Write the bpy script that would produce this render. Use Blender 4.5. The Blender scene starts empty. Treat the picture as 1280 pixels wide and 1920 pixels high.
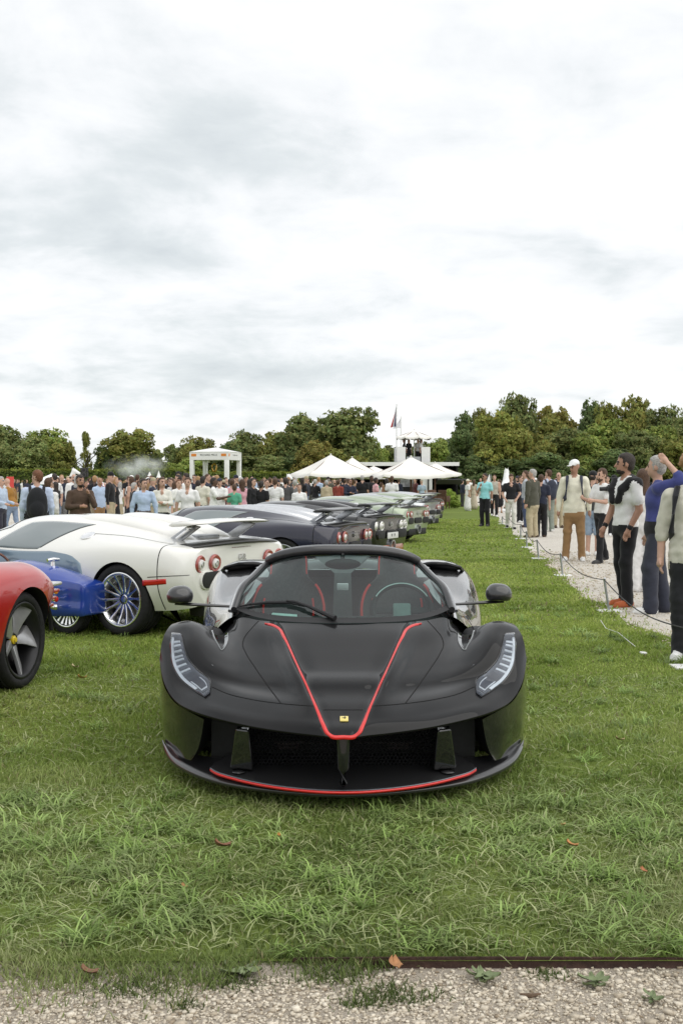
import bpy, bmesh, math, random
import numpy as np
from mathutils import Vector, Matrix
from mathutils.bvhtree import BVHTree
random.seed(7); RNG = np.random.default_rng(7)
SC = bpy.context.scene
COL = SC.collection
# ---------------------------------------------------------------- camera
FPX, CAMH, HORV = 2100.0, 1.48, 905.0
PITCH = math.atan((960.0 - HORV) / FPX)
cam_d = bpy.data.cameras.new('camera'); cam = bpy.data.objects.new('camera', cam_d); COL.objects.link(cam)
cam_d.sensor_fit = 'VERTICAL'; cam_d.sensor_height = 36.0; cam_d.lens = FPX / 1920.0 * 36.0
cam_d.clip_start = 0.05; cam_d.clip_end = 6000.0
cam.location = (0, 0, CAMH); cam.rotation_euler = (math.pi / 2 - PITCH, 0, 0)
SC.camera = cam
# ---------------------------------------------------------------- sky, sun, exposure
SUN_EL, SUN_AZ = math.radians(55), math.radians(125)      # azimuth from +Y towards +X
wd = bpy.data.worlds.new('World'); SC.world = wd; wd.use_nodes = True
def _world():
    nt = wd.node_tree; N = nt.nodes; L = nt.links; N.clear()
    out = N.new('ShaderNodeOutputWorld'); bg = N.new('ShaderNodeBackground'); L.new(bg.outputs[0], out.inputs[0])
    bg.inputs[1].default_value = 0.1
    sky = N.new('ShaderNodeTexSky'); sky.sky_type = 'NISHITA'; sky.sun_disc = False
    sky.sun_elevation = SUN_EL; sky.sun_rotation = SUN_AZ
    tc = N.new('ShaderNodeTexCoord'); sp = N.new('ShaderNodeSeparateXYZ'); L.new(tc.outputs['Generated'], sp.inputs[0])
    def m(op, a, b=None, c=None):
        n = N.new('ShaderNodeMath'); n.operation = op
        for i, v in enumerate((a, b, c)):
            if v is None: continue
            if isinstance(v, (int, float)): n.inputs[i].default_value = v
            else: L.new(v, n.inputs[i])
        return n.outputs[0]
    zz = m('ADD', m('MAXIMUM', sp.outputs[2], 0.0), 0.20)
    px = m('DIVIDE', sp.outputs[0], zz); py = m('DIVIDE', sp.outputs[1], zz)
    cb = N.new('ShaderNodeCombineXYZ'); L.new(px, cb.inputs[0]); L.new(py, cb.inputs[1])
    def noise(scale, det, rough, off, dist=0.0):
        mp = N.new('ShaderNodeMapping'); mp.inputs['Location'].default_value = off; L.new(cb.outputs[0], mp.inputs[0])
        n = N.new('ShaderNodeTexNoise'); n.inputs['Scale'].default_value = scale; n.inputs['Detail'].default_value = det
        n.inputs['Roughness'].default_value = rough; n.inputs['Distortion'].default_value = dist
        L.new(mp.outputs[0], n.inputs['Vector']); return n.outputs[0]
    n1 = noise(1.15, 7, 0.55, (1.7, 3.3, 0), 0.2); n2 = noise(3.1, 7, 0.58, (7.7, 2.0, 1), 0.3)
    s = m('ADD', m('MULTIPLY', n1, 0.56), m('MULTIPLY', n2, 0.44))
    rp = N.new('ShaderNodeValToRGB'); L.new(s, rp.inputs[0])
    e = rp.color_ramp.elements
    e[0].position = 0.30; e[0].color = (0.59, 0.635, 0.66, 1)
    e[1].position = 0.565; e[1].color = (0.985, 0.99, 0.99, 1)
    a = e.new(0.41); a.color = (0.73, 0.77, 0.785, 1)
    b = e.new(0.475); b.color = (0.865, 0.885, 0.90, 1)
    sc = N.new('ShaderNodeVectorMath'); sc.operation = 'SCALE'; L.new(rp.outputs[0], sc.inputs[0]); sc.inputs['Scale'].default_value = 7.9
    mx = N.new('ShaderNodeMix'); mx.data_type = 'RGBA'; mx.inputs[0].default_value = 0.94
    L.new(sky.outputs[0], mx.inputs['A']); L.new(sc.outputs[0], mx.inputs['B'])
    L.new(mx.outputs['Result'], bg.inputs[0])
_world()
sun_d = bpy.data.lights.new('sun', 'SUN'); sun = bpy.data.objects.new('sun', sun_d); COL.objects.link(sun)
sun_d.energy = 1.3; sun_d.angle = math.radians(85); sun_d.color = (1.0, 0.96, 0.9)
_sd = Vector((math.sin(SUN_AZ) * math.cos(SUN_EL), math.cos(SUN_AZ) * math.cos(SUN_EL), math.sin(SUN_EL)))
sun.rotation_euler = (-_sd).to_track_quat('-Z', 'Y').to_euler(); sun.location = (20, 20, 60)
SC.view_settings.view_transform = 'Standard'; SC.view_settings.look = 'None'
SC.view_settings.exposure = 0.5; SC.view_settings.gamma = 1.0; SC.view_settings.use_curve_mapping = False
SC.cycles.max_bounces = 8; SC.cycles.volume_bounces = 2; SC.cycles.transparent_max_bounces = 12; SC.cycles.use_denoising = True
# ---------------------------------------------------------------- photo geometry helpers
_F = np.array([0, math.cos(PITCH), -math.sin(PITCH)]); _U = np.array([0, math.sin(PITCH), math.cos(PITCH)])
def ray(u, v): return np.array([1, 0, 0]) * (u - 640) / FPX - _U * (v - 960) / FPX + _F
def at_depth(u, v, Y):
    r = ray(u, v); k = Y / r[1]; return np.array([r[0] * k, Y, CAMH + r[2] * k])
def ground(u, v, z=0.0):
    r = ray(u, v); k = (z - CAMH) / r[2]; return np.array([r[0] * k, r[1] * k, z])
# ---------------------------------------------------------------- object helpers
def tag(o, label=None, cat=None, group=None, kind=None):
    if label: o['label'] = label
    if cat: o['category'] = cat
    if group: o['group'] = group
    if kind: o['kind'] = kind
    return o
def empty(name, loc=(0, 0, 0), rz=0.0):
    o = bpy.data.objects.new(name, None); COL.objects.link(o); o.location = loc; o.rotation_euler = (0, 0, rz)
    o.empty_display_size = 0.1; return o
def mesh(name, V, F, mats=1, midx=None, smooth=True):
    me = bpy.data.meshes.new(name)
    V = np.asarray(V, dtype=np.float64).reshape(-1, 3)
    if isinstance(F, np.ndarray) and F.ndim == 2:
        n, k = F.shape
        me.vertices.add(len(V)); me.vertices.foreach_set('co', V.ravel())
        me.loops.add(n * k); me.loops.foreach_set('vertex_index', F.astype(np.int32).ravel())
        me.polygons.add(n); me.polygons.foreach_set('loop_start', np.arange(0, n * k, k, dtype=np.int32))
        me.update(calc_edges=True)
    else:
        me.from_pydata([tuple(v) for v in V], [], [tuple(int(i) for i in f) for f in F])
    for i in range(mats): me.materials.append(None)
    if midx is not None: me.polygons.foreach_set('material_index', np.asarray(midx, dtype=np.int32))
    if smooth: me.polygons.foreach_set('use_smooth', np.ones(len(me.polygons), dtype=bool))
    me.validate(); me.update(); return me
def put(name, me, mats, parent=None, loc=(0, 0, 0), rot=(0, 0, 0), scale=(1, 1, 1)):
    o = bpy.data.objects.new(name, me); COL.objects.link(o)
    if not isinstance(mats, (list, tuple)): mats = [mats]
    for i, m in enumerate(mats):
        if i < len(o.material_slots): o.material_slots[i].link = 'OBJECT'; o.material_slots[i].material = m
    o.parent = parent; o.location = loc; o.rotation_euler = rot; o.scale = scale; return o
class MB:
    """collects shapes into one mesh"""
    def __init__(s): s.v = []; s.f = []; s.m = []
    def add(s, V, F, mi=0):
        b = len(s.v); s.v += [tuple(p) for p in V]
        s.f += [tuple(i + b for i in f) for f in F]; s.m += [mi] * len(F); return s
    def box(s, c, d, mi=0, R=None):
        P = []
        for x in (-.5, .5):
            for y in (-.5, .5):
                for z in (-.5, .5):
                    q = Vector((x * d[0], y * d[1], z * d[2]))
                    if R is not None: q = R @ q
                    P.append((c[0] + q.x, c[1] + q.y, c[2] + q.z))
        return s.add(P, [(0, 1, 3, 2), (4, 6, 7, 5), (0, 4, 5, 1), (2, 3, 7, 6), (0, 2, 6, 4), (1, 5, 7, 3)], mi)
    def tube(s, pts, rad, n=8, mi=0, caps=True, flat=None):
        pts = [Vector(p) for p in pts]; k = len(pts)
        rr = list(rad) if hasattr(rad, '__len__') else [rad] * k
        rings = []; up0 = Vector((0, 0, 1))
        for i, p in enumerate(pts):
            t = (pts[min(i + 1, k - 1)] - pts[max(i - 1, 0)]).normalized()
            a = t.cross(up0)
            if a.length < 1e-3: a = t.cross(Vector((1, 0, 0)))
            a.normalize(); b = a.cross(t).normalized()
            rings.append([p + (a * math.cos(2 * math.pi * j / n) + b * math.sin(2 * math.pi * j / n) * (flat or 1)) * rr[i] for j in range(n)])
        V = [q for r in rings for q in r]
        F = [(i * n + j, i * n + (j + 1) % n, (i + 1) * n + (j + 1) % n, (i + 1) * n + j) for i in range(k - 1) for j in range(n)]
        if caps: F += [tuple(range(n - 1, -1, -1)), tuple((k - 1) * n + j for j in range(n))]
        return s.add(V, F, mi)
    def lathe(s, prof, n=32, axis='z', c=(0, 0, 0), mi=0, a0=0.0, a1=2 * math.pi):
        """prof: list of (r, h) around axis"""
        V = []; full = abs(a1 - a0 - 2 * math.pi) < 1e-6; nn = n if full else n + 1
        for r, h in prof:
            for j in range(nn):
                a = a0 + (a1 - a0) * j / n; x, y = r * math.cos(a), r * math.sin(a)
                q = (x, y, h) if axis == 'z' else (h, x, y) if axis == 'x' else (y, h, x)
                V.append((c[0] + q[0], c[1] + q[1], c[2] + q[2]))
        F = []
        for i in range(len(prof) - 1):
            for j in range(n):
                F.append((i * nn + j, i * nn + (j + 1) % nn, (i + 1) * nn + (j + 1) % nn, (i + 1) * nn + j))
        return s.add(V, F, mi)
    def ball(s, c, r, n=12, m=8, mi=0):
        if not hasattr(r, '__len__'): r = (r, r, r)
        V = []; F = []
        for i in range(m + 1):
            th = math.pi * i / m
            for j in range(n):
                a = 2 * math.pi * j / n
                V.append((c[0] + r[0] * math.sin(th) * math.cos(a), c[1] + r[1] * math.sin(th) * math.sin(a), c[2] + r[2] * math.cos(th)))
        for i in range(m):
            for j in range(n):
                F.append((i * n + j, (i + 1) * n + j, (i + 1) * n + (j + 1) % n, i * n + (j + 1) % n))
        return s.add(V, F, mi)
    def prism(s, poly, z0, z1, mi=0, axis='z'):
        n = len(poly)
        f = (lambda p, h: (p[0], p[1], h)) if axis == 'z' else (lambda p, h: (p[0], h, p[1])) if axis == 'y' else (lambda p, h: (h, p[0], p[1]))
        V = [f(p, z0) for p in poly] + [f(p, z1) for p in poly]
        F = [tuple(range(n - 1, -1, -1)), tuple(range(n, 2 * n))] + [(i, (i + 1) % n, n + (i + 1) % n, n + i) for i in range(n)]
        return s.add(V, F, mi)
    def data(s, name, smooth=True, bevel=0.0, angle=35, seg=2):
        me = mesh(name, s.v, s.f, max(s.m) + 1 if s.m else 1, s.m, False)
        bm = bmesh.new(); bm.from_mesh(me)
        bmesh.ops.recalc_face_normals(bm, faces=bm.faces)
        if bevel:
            es = [e for e in bm.edges if len(e.link_faces) == 2 and e.calc_face_angle(0) > math.radians(angle)]
            bmesh.ops.bevel(bm, geom=es, offset=bevel, segments=seg, affect='EDGES', profile=0.6, clamp_overlap=True)
        if smooth:
            for f in bm.faces: f.smooth = True
            for e in bm.edges:
                if len(e.link_faces) == 2 and e.calc_face_angle(0) > math.radians(angle + 8): e.smooth = False
        bm.to_mesh(me); bm.free(); return me
    def build(s, name, mats, parent=None, **k):
        loc = k.pop('loc', (0, 0, 0)); rot = k.pop('rot', (0, 0, 0))
        return put(name, s.data(name, **k), mats, parent, loc, rot)
# ---------------------------------------------------------------- materials
MATS = {}
def mat(name, col=(.5, .5, .5), rough=.5, metal=0., coat=0., spec=.5, var=0., vscale=20., bump=0., bscale=60., trans=0., emit=None, ior=1.45, coatr=.04, sheen=0., attr=None):
    if name in MATS: return MATS[name]
    m = bpy.data.materials.new(name); m.use_nodes = True; nt = m.node_tree; N = nt.nodes; L = nt.links
    b = N['Principled BSDF']; I = b.inputs
    I['Base Color'].default_value = (*col, 1); I['Roughness'].default_value = rough; I['Metallic'].default_value = metal
    I['Coat Weight'].default_value = coat; I['Coat Roughness'].default_value = coatr; I['Specular IOR Level'].default_value = spec
    I['Transmission Weight'].default_value = trans; I['IOR'].default_value = ior; I['Sheen Weight'].default_value = sheen
    if emit: I['Emission Color'].default_value = (*emit[0], 1); I['Emission Strength'].default_value = emit[1]
    tc = N.new('ShaderNodeTexCoord')
    if var or attr:
        n = N.new('ShaderNodeTexNoise'); n.inputs['Scale'].default_value = vscale; n.inputs['Detail'].default_value = 5
        L.new(tc.outputs['Object'], n.inputs['Vector'])
        mr = N.new('ShaderNodeMapRange'); L.new(n.outputs[0], mr.inputs[0])
        mr.inputs[1].default_value = .3; mr.inputs[2].default_value = .7; mr.inputs[3].default_value = 1 - var; mr.inputs[4].default_value = 1 + var
        mu = N.new('ShaderNodeVectorMath'); mu.operation = 'SCALE'; L.new(mr.outputs[0], mu.inputs['Scale'])
        if attr:
            at = N.new('ShaderNodeAttribute'); at.attribute_name = attr; L.new(at.outputs['Color'], mu.inputs[0])
        else: mu.inputs[0].default_value = col
        L.new(mu.outputs[0], I['Base Color'])
    if bump:
        n2 = N.new('ShaderNodeTexNoise'); n2.inputs['Scale'].default_value = bscale; n2.inputs['Detail'].default_value = 4
        L.new(tc.outputs['Object'], n2.inputs['Vector'])
        bp = N.new('ShaderNodeBump'); bp.inputs['Strength'].default_value = bump; bp.inputs['Distance'].default_value = .02
        L.new(n2.outputs[0], bp.inputs['Height']); L.new(bp.outputs[0], I['Normal'])
    MATS[name] = m; return m
def paint(name, col, metal=.25, rough=.32, coat=1.0, spec=.5):
    """car paint: fine flake variation, dust specks in the roughness"""
    if name in MATS: return MATS[name]
    m = mat(name, col, rough, metal, coat, spec, var=.10, vscale=900)
    nt = m.node_tree; N = nt.nodes; L = nt.links
    tc = N.new('ShaderNodeTexCoord'); n = N.new('ShaderNodeTexNoise'); n.inputs['Scale'].default_value = 9; n.inputs['Detail'].default_value = 8
    L.new(tc.outputs['Object'], n.inputs['Vector'])
    mr = N.new('ShaderNodeMapRange'); L.new(n.outputs[0], mr.inputs[0]); mr.inputs[1].default_value = .35; mr.inputs[2].default_value = .75
    mr.inputs[3].default_value = .01; mr.inputs[4].default_value = .07; L.new(mr.outputs[0], N['Principled BSDF'].inputs['Coat Roughness'])
    return m
def glass(name, tint=(.6, .75, .72), ior=1.45):
    if name in MATS: return MATS[name]
    m = bpy.data.materials.new(name); m.use_nodes = True; nt = m.node_tree; N = nt.nodes; L = nt.links; N.clear()
    o = N.new('ShaderNodeOutputMaterial'); mx = N.new('ShaderNodeMixShader'); t = N.new('ShaderNodeBsdfTransparent'); g = N.new('ShaderNodeBsdfGlossy')
    fr = N.new('ShaderNodeFresnel'); fr.inputs[0].default_value = ior
    t.inputs[0].default_value = (*tint, 1); g.inputs['Roughness'].default_value = .02
    tc = N.new('ShaderNodeTexCoord'); n = N.new('ShaderNodeTexNoise'); n.inputs['Scale'].default_value = 6; L.new(tc.outputs['Object'], n.inputs['Vector'])
    mr = N.new('ShaderNodeMapRange'); L.new(n.outputs[0], mr.inputs[0]); mr.inputs[3].default_value = .01; mr.inputs[4].default_value = .05; L.new(mr.outputs[0], g.inputs['Roughness'])
    L.new(fr.outputs[0], mx.inputs[0]); L.new(t.outputs[0], mx.inputs[1]); L.new(g.outputs[0], mx.inputs[2]); L.new(mx.outputs[0], o.inputs[0])
    MATS[name] = m; return m
def cloth(col):
    k = 'cloth_%02x%02x%02x' % tuple(int(max(0, min(1, c)) * 255) for c in col)
    return mat(k, col, .85, spec=.25, var=.10, vscale=14, bump=.12, bscale=40, sheen=.15)
# ---------------------------------------------------------------- smooth surface through a grid of control points
class Surf:
    """smooth patch through a control grid: cubic Hermite with chord-length knots"""
    def __init__(s, G):
        s.G = np.asarray(G, float); s.R, s.C = s.G.shape[:2]
        s.ht = np.linalg.norm(np.diff(s.G, axis=0), axis=2).mean(1) + 1e-6; s.hq = np.linalg.norm(np.diff(s.G, axis=1), axis=2).mean(0) + 1e-6
        s.Dq = s._tan(np.swapaxes(s.G, 0, 1), s.hq).swapaxes(0, 1)
    @staticmethod
    def _tan(P, h):
        d = np.diff(P, axis=0) / h.reshape((-1,) + (1,) * (P.ndim - 1)); n = len(P)
        if n == 2: return np.stack([d[0], d[0]])
        h0, h1 = h[:-1].reshape((-1,) + (1,) * (P.ndim - 1)), h[1:].reshape((-1,) + (1,) * (P.ndim - 1))
        m = (d[:-1] * h1 + d[1:] * h0) / (h0 + h1)
        return np.concatenate([(1.5 * d[:1] - .5 * m[:1]), m, (1.5 * d[-1:] - .5 * m[-1:])], 0)
    @staticmethod
    def _her(p0, p1, m0, m1, f, h):
        f2, f3 = f * f, f * f * f
        return (2 * f3 - 3 * f2 + 1) * p0 + (f3 - 2 * f2 + f) * h * m0 + (3 * f2 - 2 * f3) * p1 + (f3 - f2) * h * m1
    def at(s, t, q):
        t = np.atleast_1d(np.asarray(t, float)).ravel(); q = np.atleast_1d(np.asarray(q, float)).ravel()
        t, q = np.broadcast_arrays(t, q)
        q = np.clip(q, 0, s.C - 1); t = np.clip(t, 0, s.R - 1)
        i = np.clip(np.floor(q).astype(int), 0, s.C - 2); f = (q - i)[:, None]; a = np.clip(np.floor(t).astype(int), 0, s.R - 2); g = (t - a)[:, None]
        ht = s.ht; R = s.R
        def row(k): return s._her(s.G[k, i], s.G[k, i + 1], s.Dq[k, i], s.Dq[k, i + 1], f, s.hq[i][:, None])
        km, k0, k1, kp = np.maximum(a - 1, 0), a, a + 1, np.minimum(a + 2, R - 1)
        Pm, P0, P1, Pp = row(km), row(k0), row(k1), row(kp)
        h = ht[a][:, None]; hm = ht[np.maximum(a - 1, 0)][:, None]; hp = ht[np.minimum(a + 1, R - 2)][:, None]
        d = (P1 - P0) / h; dm = (P0 - Pm) / hm; dp = (Pp - P1) / hp
        m0 = np.where((a == 0)[:, None], d, (dm * h + d * hm) / (h + hm)); m1 = np.where((a == R - 2)[:, None], d, (d * hp + dp * h) / (h + hp))
        return s._her(P0, P1, m0, m1, g, h)
    def normal(s, t, q):
        e = .02; a = s.at(np.asarray(t) + e, q) - s.at(np.asarray(t) - e, q); b = s.at(t, np.asarray(q) + e) - s.at(t, np.asarray(q) - e)
        n = np.cross(a, b); return n / (np.linalg.norm(n, axis=1, keepdims=True) + 1e-9)
    def grid(s, nt, nq, t0=0, t1=None, q0=0, q1=None):
        t1 = s.R - 1 if t1 is None else t1; q1 = s.C - 1 if q1 is None else q1
        T, Q = np.meshgrid(np.linspace(t0, t1, nt), np.linspace(q0, q1, nq), indexing='ij')
        return s.at(T, Q).reshape(nt, nq, 3)
def gridfaces(nt, nq, off=0):
    i, j = np.meshgrid(np.arange(nt - 1), np.arange(nq - 1), indexing='ij'); a = (i * nq + j).ravel() + off
    return np.stack([a, a + 1, a + nq + 1, a + nq], 1)
def mirror_mesh(V, F):
    V2 = V.copy(); V2[:, 0] *= -1
    return np.concatenate([V, V2]), np.concatenate([F, F[:, ::-1] + len(V)])
def merge_mesh(me, dist=1e-4, recalc=True):
    bm = bmesh.new(); bm.from_mesh(me); bmesh.ops.remove_doubles(bm, verts=bm.verts, dist=dist)
    if recalc: bmesh.ops.recalc_face_normals(bm, faces=bm.faces)
    for f in bm.faces: f.smooth = True
    bm.to_mesh(me); bm.free(); return me
def boolean_cut(me, cutter, nm):
    a = put('tmp', me, [None]); b = put('tmpc', cutter, [None])
    md = a.modifiers.new('b', 'BOOLEAN'); md.operation = 'DIFFERENCE'; md.object = b; md.solver = 'EXACT'
    dg = bpy.context.evaluated_depsgraph_get(); ev = a.evaluated_get(dg); r = bpy.data.meshes.new_from_object(ev); r.name = nm
    bpy.data.objects.remove(a); bpy.data.objects.remove(b); return r
def txt(name, s, size, m, parent, loc, rot, ext=.002, align='CENTER'):
    c = bpy.data.curves.new(name, 'FONT'); c.body = s; c.size = size; c.extrude = ext; c.align_x = align; c.align_y = 'CENTER'; c.resolution_u = 3
    o = bpy.data.objects.new(name, c); COL.objects.link(o)
    dg = bpy.context.evaluated_depsgraph_get(); me = bpy.data.meshes.new_from_object(o.evaluated_get(dg)); bpy.data.objects.remove(o)
    me.materials.clear(); me.materials.append(None)
    return put(name, me, m, parent, loc, rot)
# ---------------------------------------------------------------- blended solids (people, statues, mirrors)
def nets(f, o, h):
    """naive surface nets on a grid of signed distances"""
    s = f < 0; nx, ny, nz = f.shape
    c = np.zeros((nx - 1, ny - 1, nz - 1), np.int8)
    for a in (0, 1):
        for b in (0, 1):
            for d in (0, 1): c += s[a:nx - 1 + a, b:ny - 1 + b, d:nz - 1 + d]
    I = np.argwhere((c > 0) & (c < 8)); n = len(I)
    acc = np.zeros((n, 3)); cnt = np.zeros(n)
    cor = np.array([(a, b, d) for a in (0, 1) for b in (0, 1) for d in (0, 1)])
    val = np.stack([f[I[:, 0] + k[0], I[:, 1] + k[1], I[:, 2] + k[2]] for k in cor], 1)
    for i in range(8):
        for j in range(i + 1, 8):
            if np.abs(cor[i] - cor[j]).sum() != 1: continue
            m = (val[:, i] < 0) != (val[:, j] < 0)
            t = val[m, i] / (val[m, i] - val[m, j])
            acc[m] += cor[i] + (cor[j] - cor[i]) * t[:, None]; cnt[m] += 1
    V = (I + acc / cnt[:, None]) * h + np.asarray(o)
    idx = -np.ones(c.shape, np.int64); idx[I[:, 0], I[:, 1], I[:, 2]] = np.arange(n)
    Fs = []
    for ax in range(3):
        sl0 = [slice(None)] * 3; sl1 = [slice(None)] * 3; sl0[ax] = slice(0, -1); sl1[ax] = slice(1, None)
        d = s[tuple(sl0)] != s[tuple(sl1)]; E = np.argwhere(d)
        b1, b2 = [k for k in range(3) if k != ax]
        ok = (E[:, b1] > 0) & (E[:, b2] > 0) & (E[:, b1] < f.shape[b1] - 1) & (E[:, b2] < f.shape[b2] - 1); E = E[ok]
        neg = s[E[:, 0], E[:, 1], E[:, 2]]
        def at(da, db):
            q = E.copy(); q[:, b1] -= da; q[:, b2] -= db; return idx[q[:, 0], q[:, 1], q[:, 2]]
        q = np.stack([at(1, 1), at(0, 1), at(0, 0), at(1, 0)], 1)
        flip = neg if ax != 1 else ~neg
        q[~flip] = q[~flip][:, ::-1]; Fs.append(q)
    F = np.concatenate(Fs); F = F[(F >= 0).all(1)]
    return V, F
class Solid:
    def __init__(s): s.p = []
    def cone(s, lab, a, b, ra, rb, sc=(1, 1, 1), k=.02): s.p.append(('c', lab, np.array(a, float), np.array(b, float), ra, rb, np.array(sc, float), k)); return s
    def ell(s, lab, c, r, k=.02, cut=None, rot=None): s.p.append(('e', lab, np.array(c, float), np.array(r, float), cut, rot, None, k)); return s
    def mesh(s, h=.012, wrinkle=0., seed=0, cloth_labs=()):
        lo = np.full(3, 1e9); hi = np.full(3, -1e9); B = []
        for p in s.p:
            if p[0] == 'c':
                r = max(p[4], p[5]) * p[6].max(); l = np.minimum(p[2], p[3]) - r; g = np.maximum(p[2], p[3]) + r
            else:
                r = p[3].max() if p[5] is not None else p[3]; l = p[2] - r; g = p[2] + r
            B.append((l, g)); lo = np.minimum(lo, l); hi = np.maximum(hi, g)
        mg = .06; lo = lo - mg; hi = hi + mg
        n = np.ceil((hi - lo) / h).astype(int) + 1
        f = np.full(n, .2, np.float32); lab = np.zeros(n, np.int8); best = np.full(n, .2, np.float32)
        ax = [lo[i] + h * np.arange(n[i]) for i in range(3)]
        for p, (l, g) in zip(s.p, B):
            i0 = np.maximum(((l - mg - lo) / h).astype(int), 0); i1 = np.minimum(np.ceil((g + mg - lo) / h).astype(int) + 1, n)
            sl = tuple(slice(i0[i], i1[i]) for i in range(3))
            X = ax[0][sl[0]][:, None, None]; Y = ax[1][sl[1]][None, :, None]; Z = ax[2][sl[2]][None, None, :]
            if p[0] == 'c':
                a, b, ra, rb, sc = p[2], p[3], p[4], p[5], p[6]
                ba = (b - a) / sc; px, py, pz = (X - a[0]) / sc[0], (Y - a[1]) / sc[1], (Z - a[2]) / sc[2]
                t = np.clip((px * ba[0] + py * ba[1] + pz * ba[2]) / (ba @ ba + 1e-9), 0, 1)
                d = np.sqrt((px - ba[0] * t) ** 2 + (py - ba[1] * t) ** 2 + (pz - ba[2] * t) ** 2) - (ra + (rb - ra) * t)
                d = d * sc.min()
            else:
                c, r, cut, rot = p[2], p[3], p[4], p[5]
                px, py, pz = X - c[0], Y - c[1], Z - c[2]
                if rot is not None:
                    R = np.array(rot).T
                    px, py, pz = (R[0, 0] * px + R[0, 1] * py + R[0, 2] * pz), (R[1, 0] * px + R[1, 1] * py + R[1, 2] * pz), (R[2, 0] * px + R[2, 1] * py + R[2, 2] * pz)
                k0 = np.sqrt((px / r[0]) ** 2 + (py / r[1]) ** 2 + (pz / r[2]) ** 2); k1 = np.sqrt((px / r[0] ** 2) ** 2 + (py / r[1] ** 2) ** 2 + (pz / r[2] ** 2) ** 2) + 1e-6
                d = k0 * (k0 - 1) / k1
                if cut is not None:   # keep the side where n.(x-c) > o
                    d = np.maximum(d, -(cut[0] * (X - c[0]) + cut[1] * (Y - c[1]) + cut[2] * (Z - c[2]) - cut[3]))
            d = d.astype(np.float32); fo = f[sl]; k = p[7]
            hh = np.maximum(k - np.abs(fo - d), 0) / k
            f[sl] = np.minimum(fo, d) - hh * hh * k * .25
            w = d < best[sl]; best[sl] = np.where(w, d, best[sl]); lab[sl] = np.where(w, p[1], lab[sl])
        if wrinkle:
            r = np.random.default_rng(seed); X, Y, Z = ax[0][:, None, None], ax[1][None, :, None], ax[2][None, None, :]
            w = 0
            for q in range(7):
                kx, ky, kz = r.normal(0, 1, 3); kk = 2 * math.pi / r.uniform(.07, .22) / math.sqrt(kx * kx + ky * ky + kz * kz)
                w = w + np.sin(kk * (kx * X + ky * Y + kz * Z * 1.3) + r.uniform(0, 6)) * np.sin(r.uniform(5, 11) * Z + r.uniform(0, 6))
            f = f + np.where(np.isin(lab, cloth_labs), wrinkle * w / 2.2, 0).astype(np.float32)
        V, F = nets(f, lo, h)
        ce = V[F].mean(1); ii = np.clip(np.round((ce - lo) / h).astype(int), 0, n - 1)
        return V, F, lab[ii[:, 0], ii[:, 1], ii[:, 2]]
# ---------------------------------------------------------------- ground
EDGE_Y = 3.43
_ey = np.array([0, 9, 12.4, 17.8, 23.9, 38.9, 69, 130.]); _ex = np.array([3.2, 3.12, 3.02, 3.55, 4.12, 5.68, 8.55, 14.3])
def path_edge(y): return np.interp(y, _ey, _ex)
def vnoise(x, y, s, seed=0):
    """cheap smooth value noise"""
    r = np.random.default_rng(seed); T = r.random((64, 64)); x = np.asarray(x) / s; y = np.asarray(y) / s
    i, j = np.floor(x).astype(int), np.floor(y).astype(int); f, g = x - i, y - j; f = f * f * (3 - 2 * f); g = g * g * (3 - 2 * g)
    a = lambda p, q: T[p % 64, q % 64]
    return (a(i, j) * (1 - f) + a(i + 1, j) * f) * (1 - g) + (a(i, j + 1) * (1 - f) + a(i + 1, j + 1) * f) * g
def ground_mat(name, stops, scales, rough=.95, bump=.6, bs=40):
    m = bpy.data.materials.new(name); m.use_nodes = True; nt = m.node_tree; N = nt.nodes; L = nt.links
    b = N['Principled BSDF']; b.inputs['Roughness'].default_value = rough; b.inputs['Specular IOR Level'].default_value = .15
    tc = N.new('ShaderNodeTexCoord'); prev = None
    for sc_, w in scales:
        n = N.new('ShaderNodeTexNoise'); n.inputs['Scale'].default_value = sc_; n.inputs['Detail'].default_value = 6; n.inputs['Roughness'].default_value = .65
        L.new(tc.outputs['Object'], n.inputs['Vector'])
        k = N.new('ShaderNodeMath'); k.operation = 'MULTIPLY'; k.inputs[1].default_value = w; L.new(n.outputs[0], k.inputs[0])
        if prev is None: prev = k.outputs[0]
        else:
            a = N.new('ShaderNodeMath'); a.operation = 'ADD'; L.new(prev, a.inputs[0]); L.new(k.outputs[0], a.inputs[1]); prev = a.outputs[0]
    r = N.new('ShaderNodeValToRGB'); L.new(prev, r.inputs[0]); e = r.color_ramp.elements
    e[0].position, e[0].color = stops[0][0], (*stops[0][1], 1); e[1].position, e[1].color = stops[-1][0], (*stops[-1][1], 1)
    for p, c in stops[1:-1]: q = e.new(p); q.color = (*c, 1)
    L.new(r.outputs[0], b.inputs['Base Color'])
    n2 = N.new('ShaderNodeTexNoise'); n2.inputs['Scale'].default_value = bs; n2.inputs['Detail'].default_value = 6; L.new(tc.outputs['Object'], n2.inputs['Vector'])
    bp = N.new('ShaderNodeBump'); bp.inputs['Strength'].default_value = bump; bp.inputs['Distance'].default_value = .03
    L.new(n2.outputs[0], bp.inputs['Height']); L.new(bp.outputs[0], b.inputs['Normal']); return m
M_LAWN = ground_mat('lawn_turf', [(.3, (.075, .10, .022)), (.45, (.125, .17, .034)), (.6, (.17, .22, .048)), (.75, (.22, .25, .08))], [(.35, .35), (2.2, .35), (30, .3)])
M_GRAV = ground_mat('white_gravel', [(.3, (.42, .385, .335)), (.5, (.63, .59, .525)), (.7, (.75, .715, .65))], [(.6, .25), (9, .3), (120, .45)], bump=.9, bs=90)
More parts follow.
